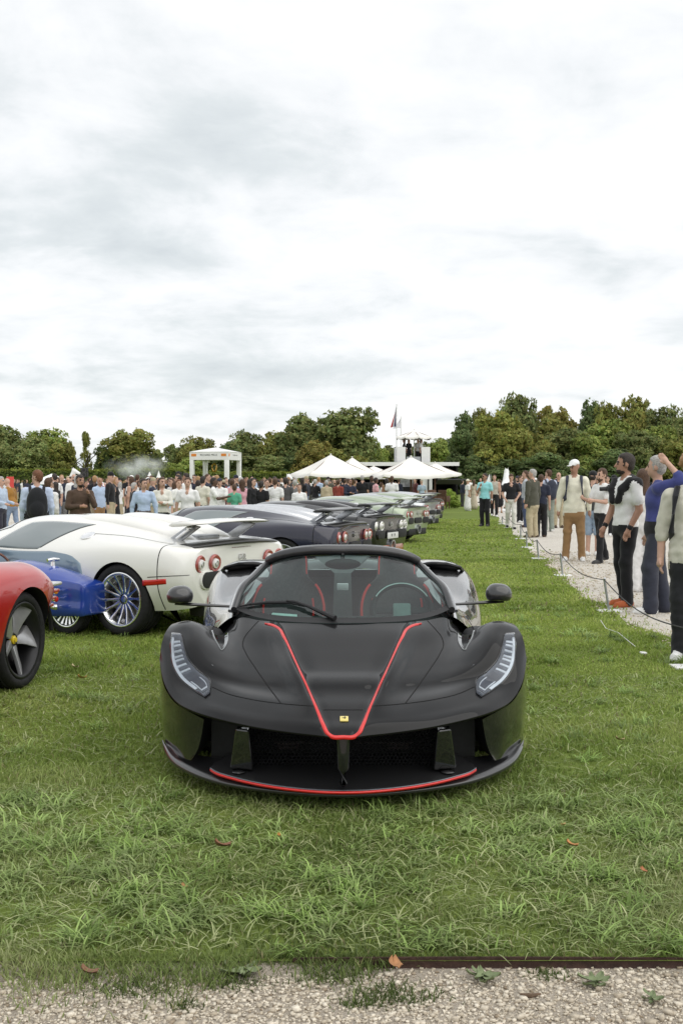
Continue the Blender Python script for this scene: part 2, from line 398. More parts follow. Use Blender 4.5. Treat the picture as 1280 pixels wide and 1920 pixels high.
M_SOIL = ground_mat('gravel_bed', [(.3, (.28, .23, .175)), (.5, (.50, .44, .36)), (.7, (.68, .62, .53))], [(1.6, .3), (25, .3), (160, .4)], bump=1.0, bs=120)
def sheet(name, pts, z, m, lab, cat='ground'):
    me = mesh(name, [(p[0], p[1], z) for p in pts], [tuple(range(len(pts)))], smooth=False); o = put(name, me, m); o['kind'] = 'structure'; return o
sheet('lawn', [(-2500, EDGE_Y), (2500, EDGE_Y), (2500, 4000), (-2500, 4000)], 0, M_LAWN, '')
sheet('gravel_strip', [(-400, -400), (400, -400), (400, EDGE_Y), (-400, EDGE_Y)], -.024, M_SOIL, '')
_yy = np.concatenate([np.arange(EDGE_Y + .05, 30, .3), np.arange(30, 131, 2.)])
_l = [(path_edge(y) + (vnoise(y, 0, .9, 3) - .5) * .22 + (vnoise(y, 0, 3., 4) - .5) * .3, y) for y in _yy]
sheet('gravel_path', _l + [(26, 130), (12, EDGE_Y + .05)], .004, M_GRAV, '')
sheet('gravel_yard', [(-5.8, 22), (-3.2, 34), (-2.5, 48), (-3, 70), (-60, 70), (-60, 22)], .004, M_GRAV, '')
# ---------------------------------------------------------------- grass blades
def blade_mat(name):
    m = bpy.data.materials.new(name); m.use_nodes = True; nt = m.node_tree; N = nt.nodes; L = nt.links; N.clear()
    o = N.new('ShaderNodeOutputMaterial'); at = N.new('ShaderNodeAttribute'); at.attribute_name = 'tint'
    d = N.new('ShaderNodeBsdfPrincipled'); d.inputs['Roughness'].default_value = .55; d.inputs['Specular IOR Level'].default_value = .3
    t = N.new('ShaderNodeBsdfTranslucent'); mx = N.new('ShaderNodeMixShader'); mx.inputs[0].default_value = .32
    L.new(at.outputs['Color'], d.inputs['Base Color']); L.new(at.outputs['Color'], t.inputs[0])
    L.new(d.outputs[0], mx.inputs[1]); L.new(t.outputs[0], mx.inputs[2]); L.new(mx.outputs[0], o.inputs[0]); return m
M_BLADE = blade_mat('grass_blades')
def tint_mesh(me, C):
    a = me.attributes.new('tint', 'FLOAT_COLOR', 'POINT'); C4 = np.ones((len(C), 4), np.float32); C4[:, :3] = C; a.data.foreach_set('color', C4.ravel())
def blades(P, h, w, lean, col, z=0.0):
    n = len(P); a = RNG.uniform(0, 2 * math.pi, n); la = RNG.uniform(0, 2 * math.pi, n)
    sx, sy = np.cos(a) * w / 2, np.sin(a) * w / 2; lx, ly = np.cos(la) * lean * h, np.sin(la) * lean * h
    V = np.zeros((n, 5, 3)); z = np.broadcast_to(z, (n,))
    hz = h * np.sqrt(np.maximum(1 - np.minimum(lean, .95) ** 2, .06))
    for k, (fr, ww, hh) in enumerate(((0, 1, 0), (0, -1, 0), (.38, .8, .58), (.38, -.8, .58), (1, 0, 1))):
        V[:, k, 0] = P[:, 0] + lx * fr + sx * ww; V[:, k, 1] = P[:, 1] + ly * fr + sy * ww; V[:, k, 2] = z + hz * hh - (.004 if hh == 0 else 0)
    b = np.arange(n)[:, None] * 5
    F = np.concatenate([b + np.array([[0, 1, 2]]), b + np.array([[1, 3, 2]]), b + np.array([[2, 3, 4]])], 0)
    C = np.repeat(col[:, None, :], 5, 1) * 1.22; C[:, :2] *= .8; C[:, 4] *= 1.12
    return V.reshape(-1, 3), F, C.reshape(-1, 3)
def make_grass():
    PV, PF, PC = [], [], []; off = 0
    def emit(P, h, w, lean, col, z=0.):
        nonlocal off
        V, F, C = blades(P, h, w, lean, col, z); PV.append(V); PF.append(F + off); PC.append(C); off += len(V)
    def colour(P, n):
        s = vnoise(P[:, 0], P[:, 1], 1.1, 11); s2 = vnoise(P[:, 0], P[:, 1], .35, 12); q = np.clip(.55 * s + .45 * s2 + RNG.normal(0, .14, n), 0, 1)[:, None]
        a, b, c = np.array([.085, .120, .022]), np.array([.190, .245, .050]), np.array([.31, .335, .11])
        col = np.where(q < .5, a + (b - a) * q * 2, b + (c - b) * (q * 2 - 1)) * np.array([.93, 1.04, 1.0])
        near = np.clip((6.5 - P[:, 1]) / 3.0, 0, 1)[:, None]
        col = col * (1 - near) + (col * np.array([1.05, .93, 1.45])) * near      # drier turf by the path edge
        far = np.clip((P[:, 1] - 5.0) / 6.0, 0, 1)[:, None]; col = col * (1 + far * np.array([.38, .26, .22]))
        dry = RNG.random(n) < .06; col[dry] = np.array([.26, .235, .12]) * RNG.uniform(.6, 1.1, (dry.sum(), 1)); return col
    def field(y0, y1, dens, hm, wm, lean):
        A = .36 * (y1 * y1 - y0 * y0) + 1.8 * (y1 - y0); n = int(A * dens)
        y = np.sqrt(RNG.uniform(y0 * y0, y1 * y1, n)); x = RNG.uniform(-1, 1, n) * (.36 * y + .9)
        e = path_edge(y) + (vnoise(y, 0, .9, 3) - .5) * .22 + (vnoise(y, 0, 3., 4) - .5) * .3
        keep = (x < e + RNG.exponential(.10, n) * (RNG.random(n) < .5) - .02) & ~((x < -5.5) & (y > 22))
        bare = vnoise(x, y, .55, 21) * .6 + vnoise(x, y, .2, 22) * .4; keep &= RNG.random(n) < np.clip((bare - .1) * 4, .3, 1)
        P = np.stack([x, y], 1)[keep]; n = len(P)
        hh = hm * (.30 + 1.3 * vnoise(P[:, 0], P[:, 1], .42, 31)) * RNG.uniform(.5, 1.35, n)
        emit(P, hh, wm * RNG.uniform(.6, 1.3, n), RNG.uniform(.35, lean, n), colour(P, n))
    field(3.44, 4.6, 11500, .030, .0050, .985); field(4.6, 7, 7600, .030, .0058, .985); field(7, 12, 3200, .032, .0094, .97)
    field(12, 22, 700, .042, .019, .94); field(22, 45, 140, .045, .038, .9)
    # tufts of longer arching blades, and single pale blades lying flat
    def arch(P, L, w, az, rise, col, z=0.):
        n = len(P); sx, sy = -np.sin(az), np.cos(az); V = np.zeros((n, 9, 3)); cx, cy = np.cos(az), np.sin(az)
        for k, t in enumerate((0, .3, .6, .85, 1.0)):
            r = L * (t * .35 + .65 * t * t) * np.sqrt(1 - rise ** 2 * .5); zz = L * rise * (1.75 * t - 1.05 * t * t); ww = w * (1 - t ** 2.2) / 2 + .0003
            for j, s_ in enumerate((1, -1) if k < 4 else (0,)):
                i = k * 2 + j; V[:, i, 0] = P[:, 0] + cx * r + sx * ww * s_; V[:, i, 1] = P[:, 1] + cy * r + sy * ww * s_; V[:, i, 2] = z + np.maximum(zz, .004)
        bb = np.arange(n)[:, None] * 9; tr = []
        for k in range(3): tr += [[2 * k, 2 * k + 1, 2 * k + 2], [2 * k + 1, 2 * k + 3, 2 * k + 2]]
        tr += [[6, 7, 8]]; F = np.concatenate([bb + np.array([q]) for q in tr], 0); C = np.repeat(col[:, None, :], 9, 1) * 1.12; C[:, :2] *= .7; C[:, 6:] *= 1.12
        nonlocal off
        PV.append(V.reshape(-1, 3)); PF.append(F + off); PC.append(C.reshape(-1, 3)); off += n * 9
    nt = 860; ty = np.sqrt(RNG.uniform(3.5 ** 2, 13 ** 2, nt)); ty[:460] = RNG.uniform(3.47, 5.2, 460); tx = RNG.uniform(-1, 1, nt) * (.36 * ty + 1.2)
    big = vnoise(tx, ty, .5, 71)
    for x, y, g in zip(tx, ty, big):
        if x > path_edge(y) - .1: continue
        k = RNG.integers(12, 40); P = np.stack([x + RNG.normal(0, .035, k), np.maximum(y + RNG.normal(0, .035, k), EDGE_Y + .015)], 1)
        tone = np.array([.18, .27, .065]) * RNG.uniform(.7, 1.3) + np.array([.09, .085, .06]) * RNG.uniform(0, 1) ** 1.5; sc_ = .75 + .7 * g; bias = RNG.uniform(0, 6.28)
        az = np.where(RNG.random(k) < .5, bias + RNG.normal(0, .7, k), RNG.uniform(0, 6.28, k))
        arch(P, RNG.uniform(.045, .11, k) * sc_, RNG.uniform(.0035, .0068, k) * (1 + .06 * y), az, RNG.uniform(.25, .85, k), tone * RNG.uniform(.7, 1.35, (k, 1)))
    n = 20000; y = np.sqrt(RNG.uniform(3.46 ** 2, 8.5 ** 2, n)); y[:8500] = RNG.uniform(3.46, 5.4, 8500); x = RNG.uniform(-1, 1, n) * (.36 * y + 1.1); q = RNG.random((n, 1)) ** 1.4
    arch(np.stack([x, y], 1), RNG.uniform(.04, .115, n), RNG.uniform(.003, .0055, n) * (1 + .05 * y), RNG.uniform(0, 6.28, n), RNG.uniform(.12, .5, n), (np.array([.17, .225, .06]) * (1 - q) + np.array([.44, .46, .25]) * q) * RNG.uniform(.75, 1.2, (n, 1)), .006)
    # ragged growth spilling over the gravel edge
    n = 26000; x = RNG.uniform(-2.2, 2.0, n); g = np.clip(1.25 - (x + .6) / .9, .03, 1.25) * (.35 + 1.2 * vnoise(x, 0, .22, 41))
    y = EDGE_Y + .03 - RNG.exponential(.045, n) * g; P = np.stack([x, y], 1); k = RNG.random(n) < np.clip(g * 1.2, 0.05, 1); P = P[k]
    emit(P, RNG.uniform(.012, .048, len(P)), RNG.uniform(.003, .005, len(P)), RNG.uniform(.4, .97, len(P)), colour(P, len(P)) * 1.05, -.014)
    for cx, cy, r, kk in ((.14, 3.24, .12, 700), (-.6, 3.28, .13, 500), (-.33, 3.33, .10, 350), (-.05, 3.36, .1, 300), (.05, 3.18, .05, 120), (.62, 3.38, .07, 130), (-.45, 3.17, .05, 120)):
        P = np.stack([cx + RNG.normal(0, r * .6, kk), cy + RNG.normal(0, r * .3, kk)], 1)
        emit(P, RNG.uniform(.012, .045, kk), RNG.uniform(.003, .006, kk), RNG.uniform(.4, .97, kk), np.array([.075, .105, .028]) * RNG.uniform(.6, 1.3, (kk, 1)), -.03)
    me = mesh('grass', np.concatenate(PV), np.concatenate(PF), smooth=False); tint_mesh(me, np.concatenate(PC))
    o = put('grass', me, M_BLADE); tag(o, 'short green grass with longer pale tufts round the cars', 'grass', kind='stuff')
make_grass()
# ---------------------------------------------------------------- pebbles
def make_pebbles(name, P, size, z, label, m):
    ico = bmesh.new(); bmesh.ops.create_cube(ico, size=1.35); bmesh.ops.triangulate(ico, faces=ico.faces); BV = np.array([v.co for v in ico.verts]); BF = np.array([[v.index for v in f.verts] for f in ico.faces])
    ico.free(); n = len(P); k = len(BV)
    V = BV[None] * (1 + RNG.uniform(-.38, .30, (n, k, 1))) * (RNG.uniform(.6, 1.3, (n, 1, 3)) * np.array([1, 1, .62])) * size[:, None, None]
    a = RNG.uniform(0, 6.28, n); c, s = np.cos(a)[:, None], np.sin(a)[:, None]
    X = V[..., 0] * c - V[..., 1] * s + P[:, None, 0]; Y = V[..., 0] * s + V[..., 1] * c + P[:, None, 1]; Z = V[..., 2] + z + (size * RNG.uniform(.0, .5, n))[:, None]
    VV = np.stack([X, Y, Z], -1).reshape(-1, 3); F = (BF[None] + (np.arange(n) * k)[:, None, None]).reshape(-1, 3)
    q = RNG.random(n)[:, None]; C = np.array([.42, .36, .275]) * (1 - q) + np.array([.70, .635, .525]) * q; dk = RNG.random(n) < .07; C[dk] *= np.array([.55, .5, .45])
    me = mesh(name, VV, F, smooth=False); tint_mesh(me, np.repeat(C, k, 0)); o = put(name, me, m); tag(o, label, 'gravel', kind='stuff')
M_PEB = mat('pebble_limestone', (.6, .57, .5), .85, spec=.3, var=.15, vscale=120, attr='tint')
n = 38000; _y = EDGE_Y - RNG.uniform(0, .75, n); _x = RNG.uniform(-1, 1, n) * 1.9
_k = RNG.random(n) < np.clip(.45 + (EDGE_Y - _y) * 8 + (vnoise(_x, _y, .3, 51) - .5), .05, 1); _P = np.stack([_x, _y], 1)[_k]
make_pebbles('gravel', _P, np.clip(RNG.lognormal(math.log(.0040), .45, len(_P)), .002, .015), -.024, 'coarse pale limestone gravel along the rusty lawn edging', M_PEB)
n = 5000; _y = np.sqrt(RNG.uniform(64, 24 ** 2, n)); _x = path_edge(_y) + RNG.exponential(1.2, n) - .12
_P = np.stack([_x, _y], 1); make_pebbles('path_gravel', _P, np.clip(RNG.lognormal(math.log(.010), .4, n), .005, .03), .004, 'fine white gravel scattered over the path behind the rope', M_PEB)
# low earth bank where the edging is overgrown
_bx = np.linspace(-3.6, .05, 50); _bv = []
for x in _bx:
    w = .05 + .05 * vnoise(x, 0, .3, 61); _bv += [(x, EDGE_Y + .03, -.004), (x, EDGE_Y - w * .3, -.010), (x, EDGE_Y - w, -.026)]
o = put('turf_bank', mesh('turf_bank', _bv, gridfaces(50, 3)), M_SOIL); o['kind'] = 'structure'
# rusty steel edging
mb = MB()
xs = np.linspace(-.15, 3.6, 60)
for i in range(59):
    x0, x1 = xs[i], xs[i + 1]; y0 = EDGE_Y + .006 * math.sin(x0 * 1.7); y1 = EDGE_Y + .006 * math.sin(x1 * 1.7); zt0 = .007 + .003 * math.sin(x0 * 2.3 + 1); zt1 = .007 + .003 * math.sin(x1 * 2.3 + 1)
    mb.add([(x0, y0, -.06), (x1, y1, -.06), (x1, y1, zt1), (x0, y0, zt0), (x0, y0 + .006, -.06), (x1, y1 + .006, -.06), (x1, y1 + .006, zt1), (x0, y0 + .006, zt0)], [(0, 1, 2, 3), (3, 2, 6, 7), (5, 4, 7, 6)])
o = mb.build('lawn_edging', mat('rusty_steel', (.055, .03, .022), .85, .2, var=.4, vscale=30, bump=.4)); tag(o, 'thin rusty steel edging strip between lawn and gravel', 'edging')
# fallen leaves and weeds
def leaf_mesh(name, L=.05, W=.02, curl=.012, n=6):
    V = []; F = []
    for i in range(n + 1):
        t = i / n; w = W * math.sin(math.pi * min(1, t * .92 + .04)) ** .8
        for s in (-1, 0, 1): V.append((s * w, (t - .5) * L, curl * (abs(s) * .8 + (2 * t - 1) ** 2) + .004 * math.sin(5 * t + s)))
    for i in range(n):
        for j in range(2): a = i * 3 + j; F.append((a, a + 1, a + 4, a + 3))
    return mesh(name, V, F)
LEAF = leaf_mesh('fallen_leaf')
for (u, v, s, rz, c, lab) in ((1070, 1586, 1.0, .9, (.42, .20, .07), 'curled orange fallen leaf on the lawn right of the black car'), (740, 1812, 1.15, .3, (.36, .18, .08), 'fallen leaf lying on the rusty edging'),
        (415, 1588, 1.3, 1.4, (.20, .09, .05), 'dark brown fallen leaf in the grass'), (1205, 1634, .7, .4, (.34, .14, .06), 'small rust coloured fallen leaf in the grass'), (1055, 1548, .6, 2.2, (.5, .36, .16), 'small pale yellow fallen leaf on the lawn'),
        (523, 1567, .5, .2, (.42, .2, .05), 'tiny orange fallen leaf in front of the black car'), (345, 1663, .6, .8, (.34, .2, .08), 'small tan fallen leaf among pale grass tufts'), (165, 1826, 1.1, 1.3, (.20, .10, .06), 'dark fallen leaf on the gravel'),
        (140, 1252, 1.3, 1.2, (.5, .42, .26), 'pale dry fallen leaf behind the red car'), (153, 1272, 1.3, 1.5, (.44, .24, .06), 'orange dry fallen leaf behind the red car'), (1160, 1388, 1.0, 1.1, (.40, .30, .16), 'tan fallen leaf in the grass by the rope')):
    p = ground(u, v, .035 if v < 1810 else -.0); o = put('fallen_leaf', LEAF, mat('dry_leaf_%d' % u, c, .7, var=.25, vscale=60), None, p, (.25, .15, rz), (s, s, s)); tag(o, lab, 'leaf', 'fallen leaves')
def weed(u, v, r, nl, lab):
    p = ground(u, v, -.028); root = empty('weed', p); tag(root, lab, 'weed', 'weeds in the gravel')
    m = mat('weed_leaf', (.16, .20, .095), .6, var=.25, vscale=50)
    for i in range(nl):
        a = 2 * math.pi * i / nl + random.uniform(-.3, .3); L = r * random.uniform(.7, 1.1)
        me = leaf_mesh('leaf', L, L * .24, L * .14); put('leaf', me, m, root, (math.cos(a) * L * .5, math.sin(a) * L * .5, .012 + .01 * random.random()), (random.uniform(.1, .45), 0, a - math.pi / 2))
weed(458, 1832, .075, 7, 'broad leaved weed rosette growing at the ragged lawn edge'); weed(905, 1842, .06, 8, 'low green weed against the rusty edging'); weed(1118, 1853, .055, 7, 'small weed rosette beside a dark pebble')
weed(1222, 1884, .04, 6, 'tiny weed out in the bare gravel')
o = MB().tube([ground(975, 1866, -.02), ground(995, 1867, -.015), ground(1012, 1864, -.02)], [.006, .007, .004], 7).build('twig', mat('twig_bark', (.13, .085, .055), .9, var=.3)); tag(o, 'short brown twig lying on the gravel', 'twig')
o = MB().tube([ground(1125, 1163, .03), ground(1135, 1178, .035), ground(1158, 1186, .03), ground(1175, 1200, .035), ground(1190, 1212, .03)], .003, 5).build('string', mat('white_string', (.7, .7, .68), .7)); tag(o, 'loose white string lying in the grass near the path', 'string')
o = MB().box((0, 0, 0), (.06, .035, .015)).build('litter', mat('paper_litter', (.8, .8, .78), .8, var=.1), bevel=.01, loc=tuple(ground(1205, 1224, .03)), rot=(.2, .1, .3)); tag(o, 'scrap of white paper lying on the grass near the path', 'litter')
# ---------------------------------------------------------------- trees and hedge
def leaf_mat(name):
    m = blade_mat(name); N = m.node_tree.nodes; L = m.node_tree.links
    oi = N.new('ShaderNodeObjectInfo'); at = [n for n in N if n.type == 'ATTRIBUTE'][0]
    mx = N.new('ShaderNodeMix'); mx.data_type = 'RGBA'; mx.blend_type = 'MULTIPLY'; mx.inputs[0].default_value = 1
    L.new(at.outputs['Color'], mx.inputs['A']); L.new(oi.outputs['Color'], mx.inputs['B'])
    for n in N:
        if n.type == 'BSDF_PRINCIPLED': L.new(mx.outputs['Result'], n.inputs['Base Color']); n.inputs['Roughness'].default_value = .7; n.inputs['Specular IOR Level'].default_value = .2
        if n.type == 'BSDF_TRANSLUCENT': L.new(mx.outputs['Result'], n.inputs[0])
    return m
M_LEAF = leaf_mat('tree_leaves'); M_BARK = mat('bark', (.10, .08, .06), .9, var=.35, vscale=3, bump=.5, bscale=8)
def crown_mesh(seed, nleaf, lobes, size):
    """leaf clumps spread through overlapping lobes; unit: crown fits z 0..1, radius about .5 of width"""
    r = np.random.default_rng(seed); P = []; Nn = []; S = []
    w = np.array([l[3] * l[4] for l in lobes]); w = w / w.sum()
    for (cx, cy, cz, rx, rz), ww in zip(lobes, w):
        n = int(nleaf * ww); d = r.normal(0, 1, (n, 3)); d /= np.linalg.norm(d, axis=1, keepdims=True)
        tw = r.normal(0, 1, (26, 3)); tw /= np.linalg.norm(tw, axis=1, keepdims=True)     # twiggy sub-clumps on each lobe
        near = np.argmax(d @ tw.T, 1); d = d * .45 + tw[near] * .55 + r.normal(0, .10, (n, 3)); d /= np.linalg.norm(d, axis=1, keepdims=True)
        rad = (r.uniform(.25, 1, n) ** .45) * (1 + r.normal(0, .10, 26))[near]
        p = np.stack([cx + d[:, 0] * rx * rad, cy + d[:, 1] * rx * rad, cz + d[:, 2] * rz * rad], 1); P.append(p); Nn.append(d); S.append(r.uniform(.75, 1.25) * (.88 + .28 * r.random(26))[near])
    P = np.concatenate(P); D = np.concatenate(Nn); S = np.concatenate(S); n = len(P)
    nrm = D + r.normal(0, .55, (n, 3)); nrm /= np.linalg.norm(nrm, axis=1, keepdims=True)
    a = np.cross(nrm, r.normal(0, 1, (n, 3))); a /= np.linalg.norm(a, axis=1, keepdims=True); b = np.cross(nrm, a)
    s = size * r.uniform(.6, 1.4, (n, 1)); V = np.stack([P + a * s, P + b * s * .55, P - a * s, P - b * s * .55], 1).reshape(-1, 3)
    F = np.arange(n * 4).reshape(-1, 4); C = np.array([.195, .232, .084]) * S[:, None] * r.uniform(.82, 1.18, (n, 1)); C[:, 0] *= r.uniform(.85, 1.2, n)
    me = mesh('crown', V, F, smooth=False); tint_mesh(me, np.repeat(C, 4, 0)); return me
def lobes_for(seed, kind):
    r = random.Random(seed); out = []
    if kind == 'round':
        for i in range(15):
            a = r.uniform(0, 6.28); z = r.uniform(.15, .86); q = .30 * math.sin(math.pi * min(.95, z * .9 + .12)) * r.uniform(.4, 1.1); s = r.uniform(.15, .25)
            out.append((math.cos(a) * q, math.sin(a) * q, z * .9, s, s * r.uniform(.65, .95)))
        out.append((0, 0, .44, .31, .40))
    elif kind == 'tall':
        for i in range(14):
            a = r.uniform(0, 6.28); z = r.uniform(.1, .92); q = .17 * math.sin(math.pi * min(.95, z * .85 + .12)) * r.uniform(.3, 1.2); s = r.uniform(.08, .14)
            out.append((math.cos(a) * q, math.sin(a) * q, z, s, s * r.uniform(.7, 1.2)))
        out.append((0, 0, .45, .12, .36))
    elif kind == 'sparse':
        for i in range(13):
            a = r.uniform(0, 6.28); z = r.uniform(.2, .95); q = .36 * math.sin(math.pi * min(.95, z * .8 + .15)) * r.uniform(.3, 1.2); s = r.uniform(.07, .13)
            out.append((math.cos(a) * q, math.sin(a) * q, z, s, s * r.uniform(.5, .8)))
    else:  # wide bushy, foliage down to the ground
        for i in range(17):
            a = r.uniform(0, 6.28); z = r.uniform(.08, .84); q = .36 * math.sqrt(max(.05, 1 - z * z)) * r.uniform(.5, 1.05); s = r.uniform(.14, .22)
            out.append((math.cos(a) * q, math.sin(a) * q, z, s, s * r.uniform(.6, .9)))
        out.append((0, 0, .34, .38, .38))
    return out
CROWNS = {}
for k, kind in enumerate(('round', 'tall', 'sparse', 'bushy')):
    for j in range(3): CROWNS[kind, j] = crown_mesh(100 + k * 10 + j, {'round': 19000, 'tall': 8000, 'sparse': 7000, 'bushy': 18000}[kind], lobes_for(31 + k * 7 + j, kind), {'round': .0225, 'tall': .020, 'sparse': .020, 'bushy': .0235}[kind])
def trunk_mesh(seed):
    r = random.Random(seed); mb = MB(); mb.tube([(0, 0, -.02), (.01, 0, .15), (-.01, .01, .4), (.01, 0, .7)], [.035, .026, .02, .008], 8)
    for i in range(6):
        a = r.uniform(0, 6.28); z = r.uniform(.2, .5); L = r.uniform(.2, .34); mb.tube([(0, 0, z), (math.cos(a) * L * .5, math.sin(a) * L * .5, z + L * .5), (math.cos(a) * L, math.sin(a) * L, z + L * .75)], [.013, .009, .003], 6)
    return mb.data('trunk')
TRUNKS = [trunk_mesh(i) for i in range(3)]
TN = 0
def tree(u, vtop, d, wpx, kind, tone, label, base=.03, group='trees along the edge of the park'):
    """u: pixel column of the crown's middle, vtop: pixel row of its top, d: metres away, wpx: crown width in pixels"""
    global TN; TN += 1
    p = at_depth(u, vtop, d); h = p[2]; w = wpx * d / FPX * 1.28; root = empty('tree', (p[0], d, 0), random.uniform(0, 6.28)); tag(root, label, 'tree', group)
    put('trunk', TRUNKS[TN % 3], M_BARK, root, (0, 0, 0), (0, 0, 0), (h * .8, h * .8, h * .95))
    c = put('crown', CROWNS[kind, TN % 3], M_LEAF, root, (0, 0, h * base), (0, 0, 0), (w / .86, w / .86, h * (1 - base) / .98)); c.color = (*tone, 1)
G, DK, YL, BR, LG, OL = (1.0, 1.0, 1.0), (.66, .76, .80), (1.2, 1.1, .75), (1.24, .96, .76), (1.35, 1.42, 1.05), (1.15, 1.02, .78)
TL = [ # left group
 (15, 787, 190, 105, 'round', G, 'tall green tree at the end of the left tree belt'), (88, 797, 188, 95, 'round', LG, 'light green tree beside the tall tree of the left belt'), (45, 815, 180, 90, 'bushy', G, 'bushy green tree low in front of the left belt'), (118, 828, 186, 60, 'bushy', OL, 'low olive tree at the end of the left belt'),
 (160, 809, 182, 32, 'tall', OL, 'slim upright tree standing alone by the left belt'), (133, 822, 186, 30, 'tall', OL, 'thin sparse young tree by the slim upright tree'), (240, 795, 184, 110, 'round', OL, 'broad dark rounded tree standing free above the smoke'), (205, 830, 184, 55, 'bushy', DK, 'dark low tree left of the broad rounded tree'), (285, 838, 186, 60, 'bushy', G, 'low green tree right of the broad rounded tree'),
 # between pavilion and stand
 (335, 826, 205, 60, 'round', G, 'green tree at the start of the middle belt'), (372, 813, 206, 80, 'round', OL, 'olive tree behind the white pavilion'), (345, 855, 200, 70, 'bushy', LG, 'low pale green tree behind the pavilion posts'), (425, 820, 204, 70, 'round', DK, 'dark tree right of the white pavilion'), (462, 803, 206, 75, 'round', G, 'green tree rising right of the pavilion'),
 (455, 800, 207, 40, 'tall', DK, 'dark pointed tree in the middle belt'), (510, 800, 200, 80, 'round', OL, 'yellowish olive tree of the middle belt'), (560, 769, 200, 105, 'round', G, 'tall dark green tree beside the tallest one'), (655, 754, 196, 120, 'round', G, 'tallest grey green tree beside the flag'), (583, 818, 190, 75, 'round', BR, 'brown autumn tree behind the big parasol'),
 (580, 832, 189, 60, 'bushy', BR, 'low brown autumn foliage behind the big parasol'), (640, 838, 190, 80, 'bushy', OL, 'low olive tree at the foot of the tallest tree'), (480, 850, 190, 95, 'bushy', G, 'low bushy tree behind the hedge'), (540, 852, 192, 80, 'bushy', DK, 'dark low tree behind the hedge'), (700, 815, 200, 45, 'bushy', LG, 'light green tree left of the flagpole'), (725, 835, 215, 60, 'bushy', G, 'small far tree behind the flagpole'),
 (795, 825, 230, 75, 'bushy', G, 'far green tree behind the terrace parasol'), (828, 815, 225, 60, 'round', LG, 'far light green tree right of the terrace'), (760, 838, 226, 60, 'bushy', DK, 'far dark tree under the terrace parasol'),
 # right wood
 (868, 765, 160, 56, 'round', DK, 'dark upright tree at the corner of the right wood'), (880, 800, 152, 70, 'bushy', DK, 'dark bushy tree at the foot of the right wood corner'), (915, 770, 158, 80, 'round', G, 'green tree inside the right wood corner'), (972, 728, 166, 85, 'round', G, 'highest tree of the right wood'), (905, 755, 162, 46, 'round', OL, 'sparse crowned tree rising from the right wood'),
 (950, 760, 146, 115, 'round', YL, 'yellowing broad tree in front of the right wood'), (925, 800, 142, 90, 'bushy', YL, 'yellow green bushy tree behind the crowd'), (990, 800, 143, 80, 'bushy', OL, 'olive bushy tree behind the crowd'), (1045, 748, 168, 95, 'round', BR, 'brownish tree high in the right wood'), (1030, 770, 160, 90, 'round', OL, 'olive tree in the right wood'),
 (1060, 796, 146, 110, 'round', G, 'rounded green tree in the right wood front row'), (1105, 735, 166, 60, 'round', DK, 'sparse dark tree poking above the right wood'), (1140, 745, 164, 62, 'round', YL, 'yellow green tree high in the right wood'), (1138, 778, 150, 90, 'round', LG, 'pale green tree in the right wood front row'), (1095, 812, 143, 80, 'bushy', LG, 'light bushy tree behind the white cap'),
 (1190, 733, 162, 85, 'round', OL, 'dark crowned tree high at the right end of the wood'), (1195, 800, 145, 95, 'round', G, 'green tree behind the grey haired man'), (1160, 840, 140, 80, 'bushy', DK, 'dark low growth behind the dark haired man'), (1245, 752, 158, 90, 'round', G, 'green tree near the end of the right wood'), (1230, 790, 148, 80, 'round', LG, 'light green tree behind the blue pullover'),
 (1285, 768, 152, 90, 'round', G, 'green tree at the frame end of the right wood'), (1270, 815, 143, 90, 'bushy', OL, 'olive low tree at the end of the wood'), (1025, 845, 138, 110, 'bushy', DK, 'dark undergrowth tree behind the grey jacket'), (870, 850, 140, 70, 'bushy', DK, 'dark undergrowth beside the black pavilion'), (930, 855, 139, 90, 'bushy', DK, 'dark undergrowth behind the turquoise shirt'), (1330, 760, 155, 100, 'round', G, 'green tree beyond the right wood end'), (-60, 795, 190, 110, 'round', G, 'green tree beyond the left belt end')] + [(-150 - 85 * i, 800 + 9 * (i % 3), 190, 115, 'round', (G, OL, LG)[i % 3], 'green tree continuing the left belt past its end') for i in range(4)] + [(1420 + 85 * i, 770 + 8 * (i % 2), 155, 110, 'round', (G, OL, LG)[i % 3], 'green tree continuing the right wood past its end') for i in range(4)]
for a in TL: tree(*a)
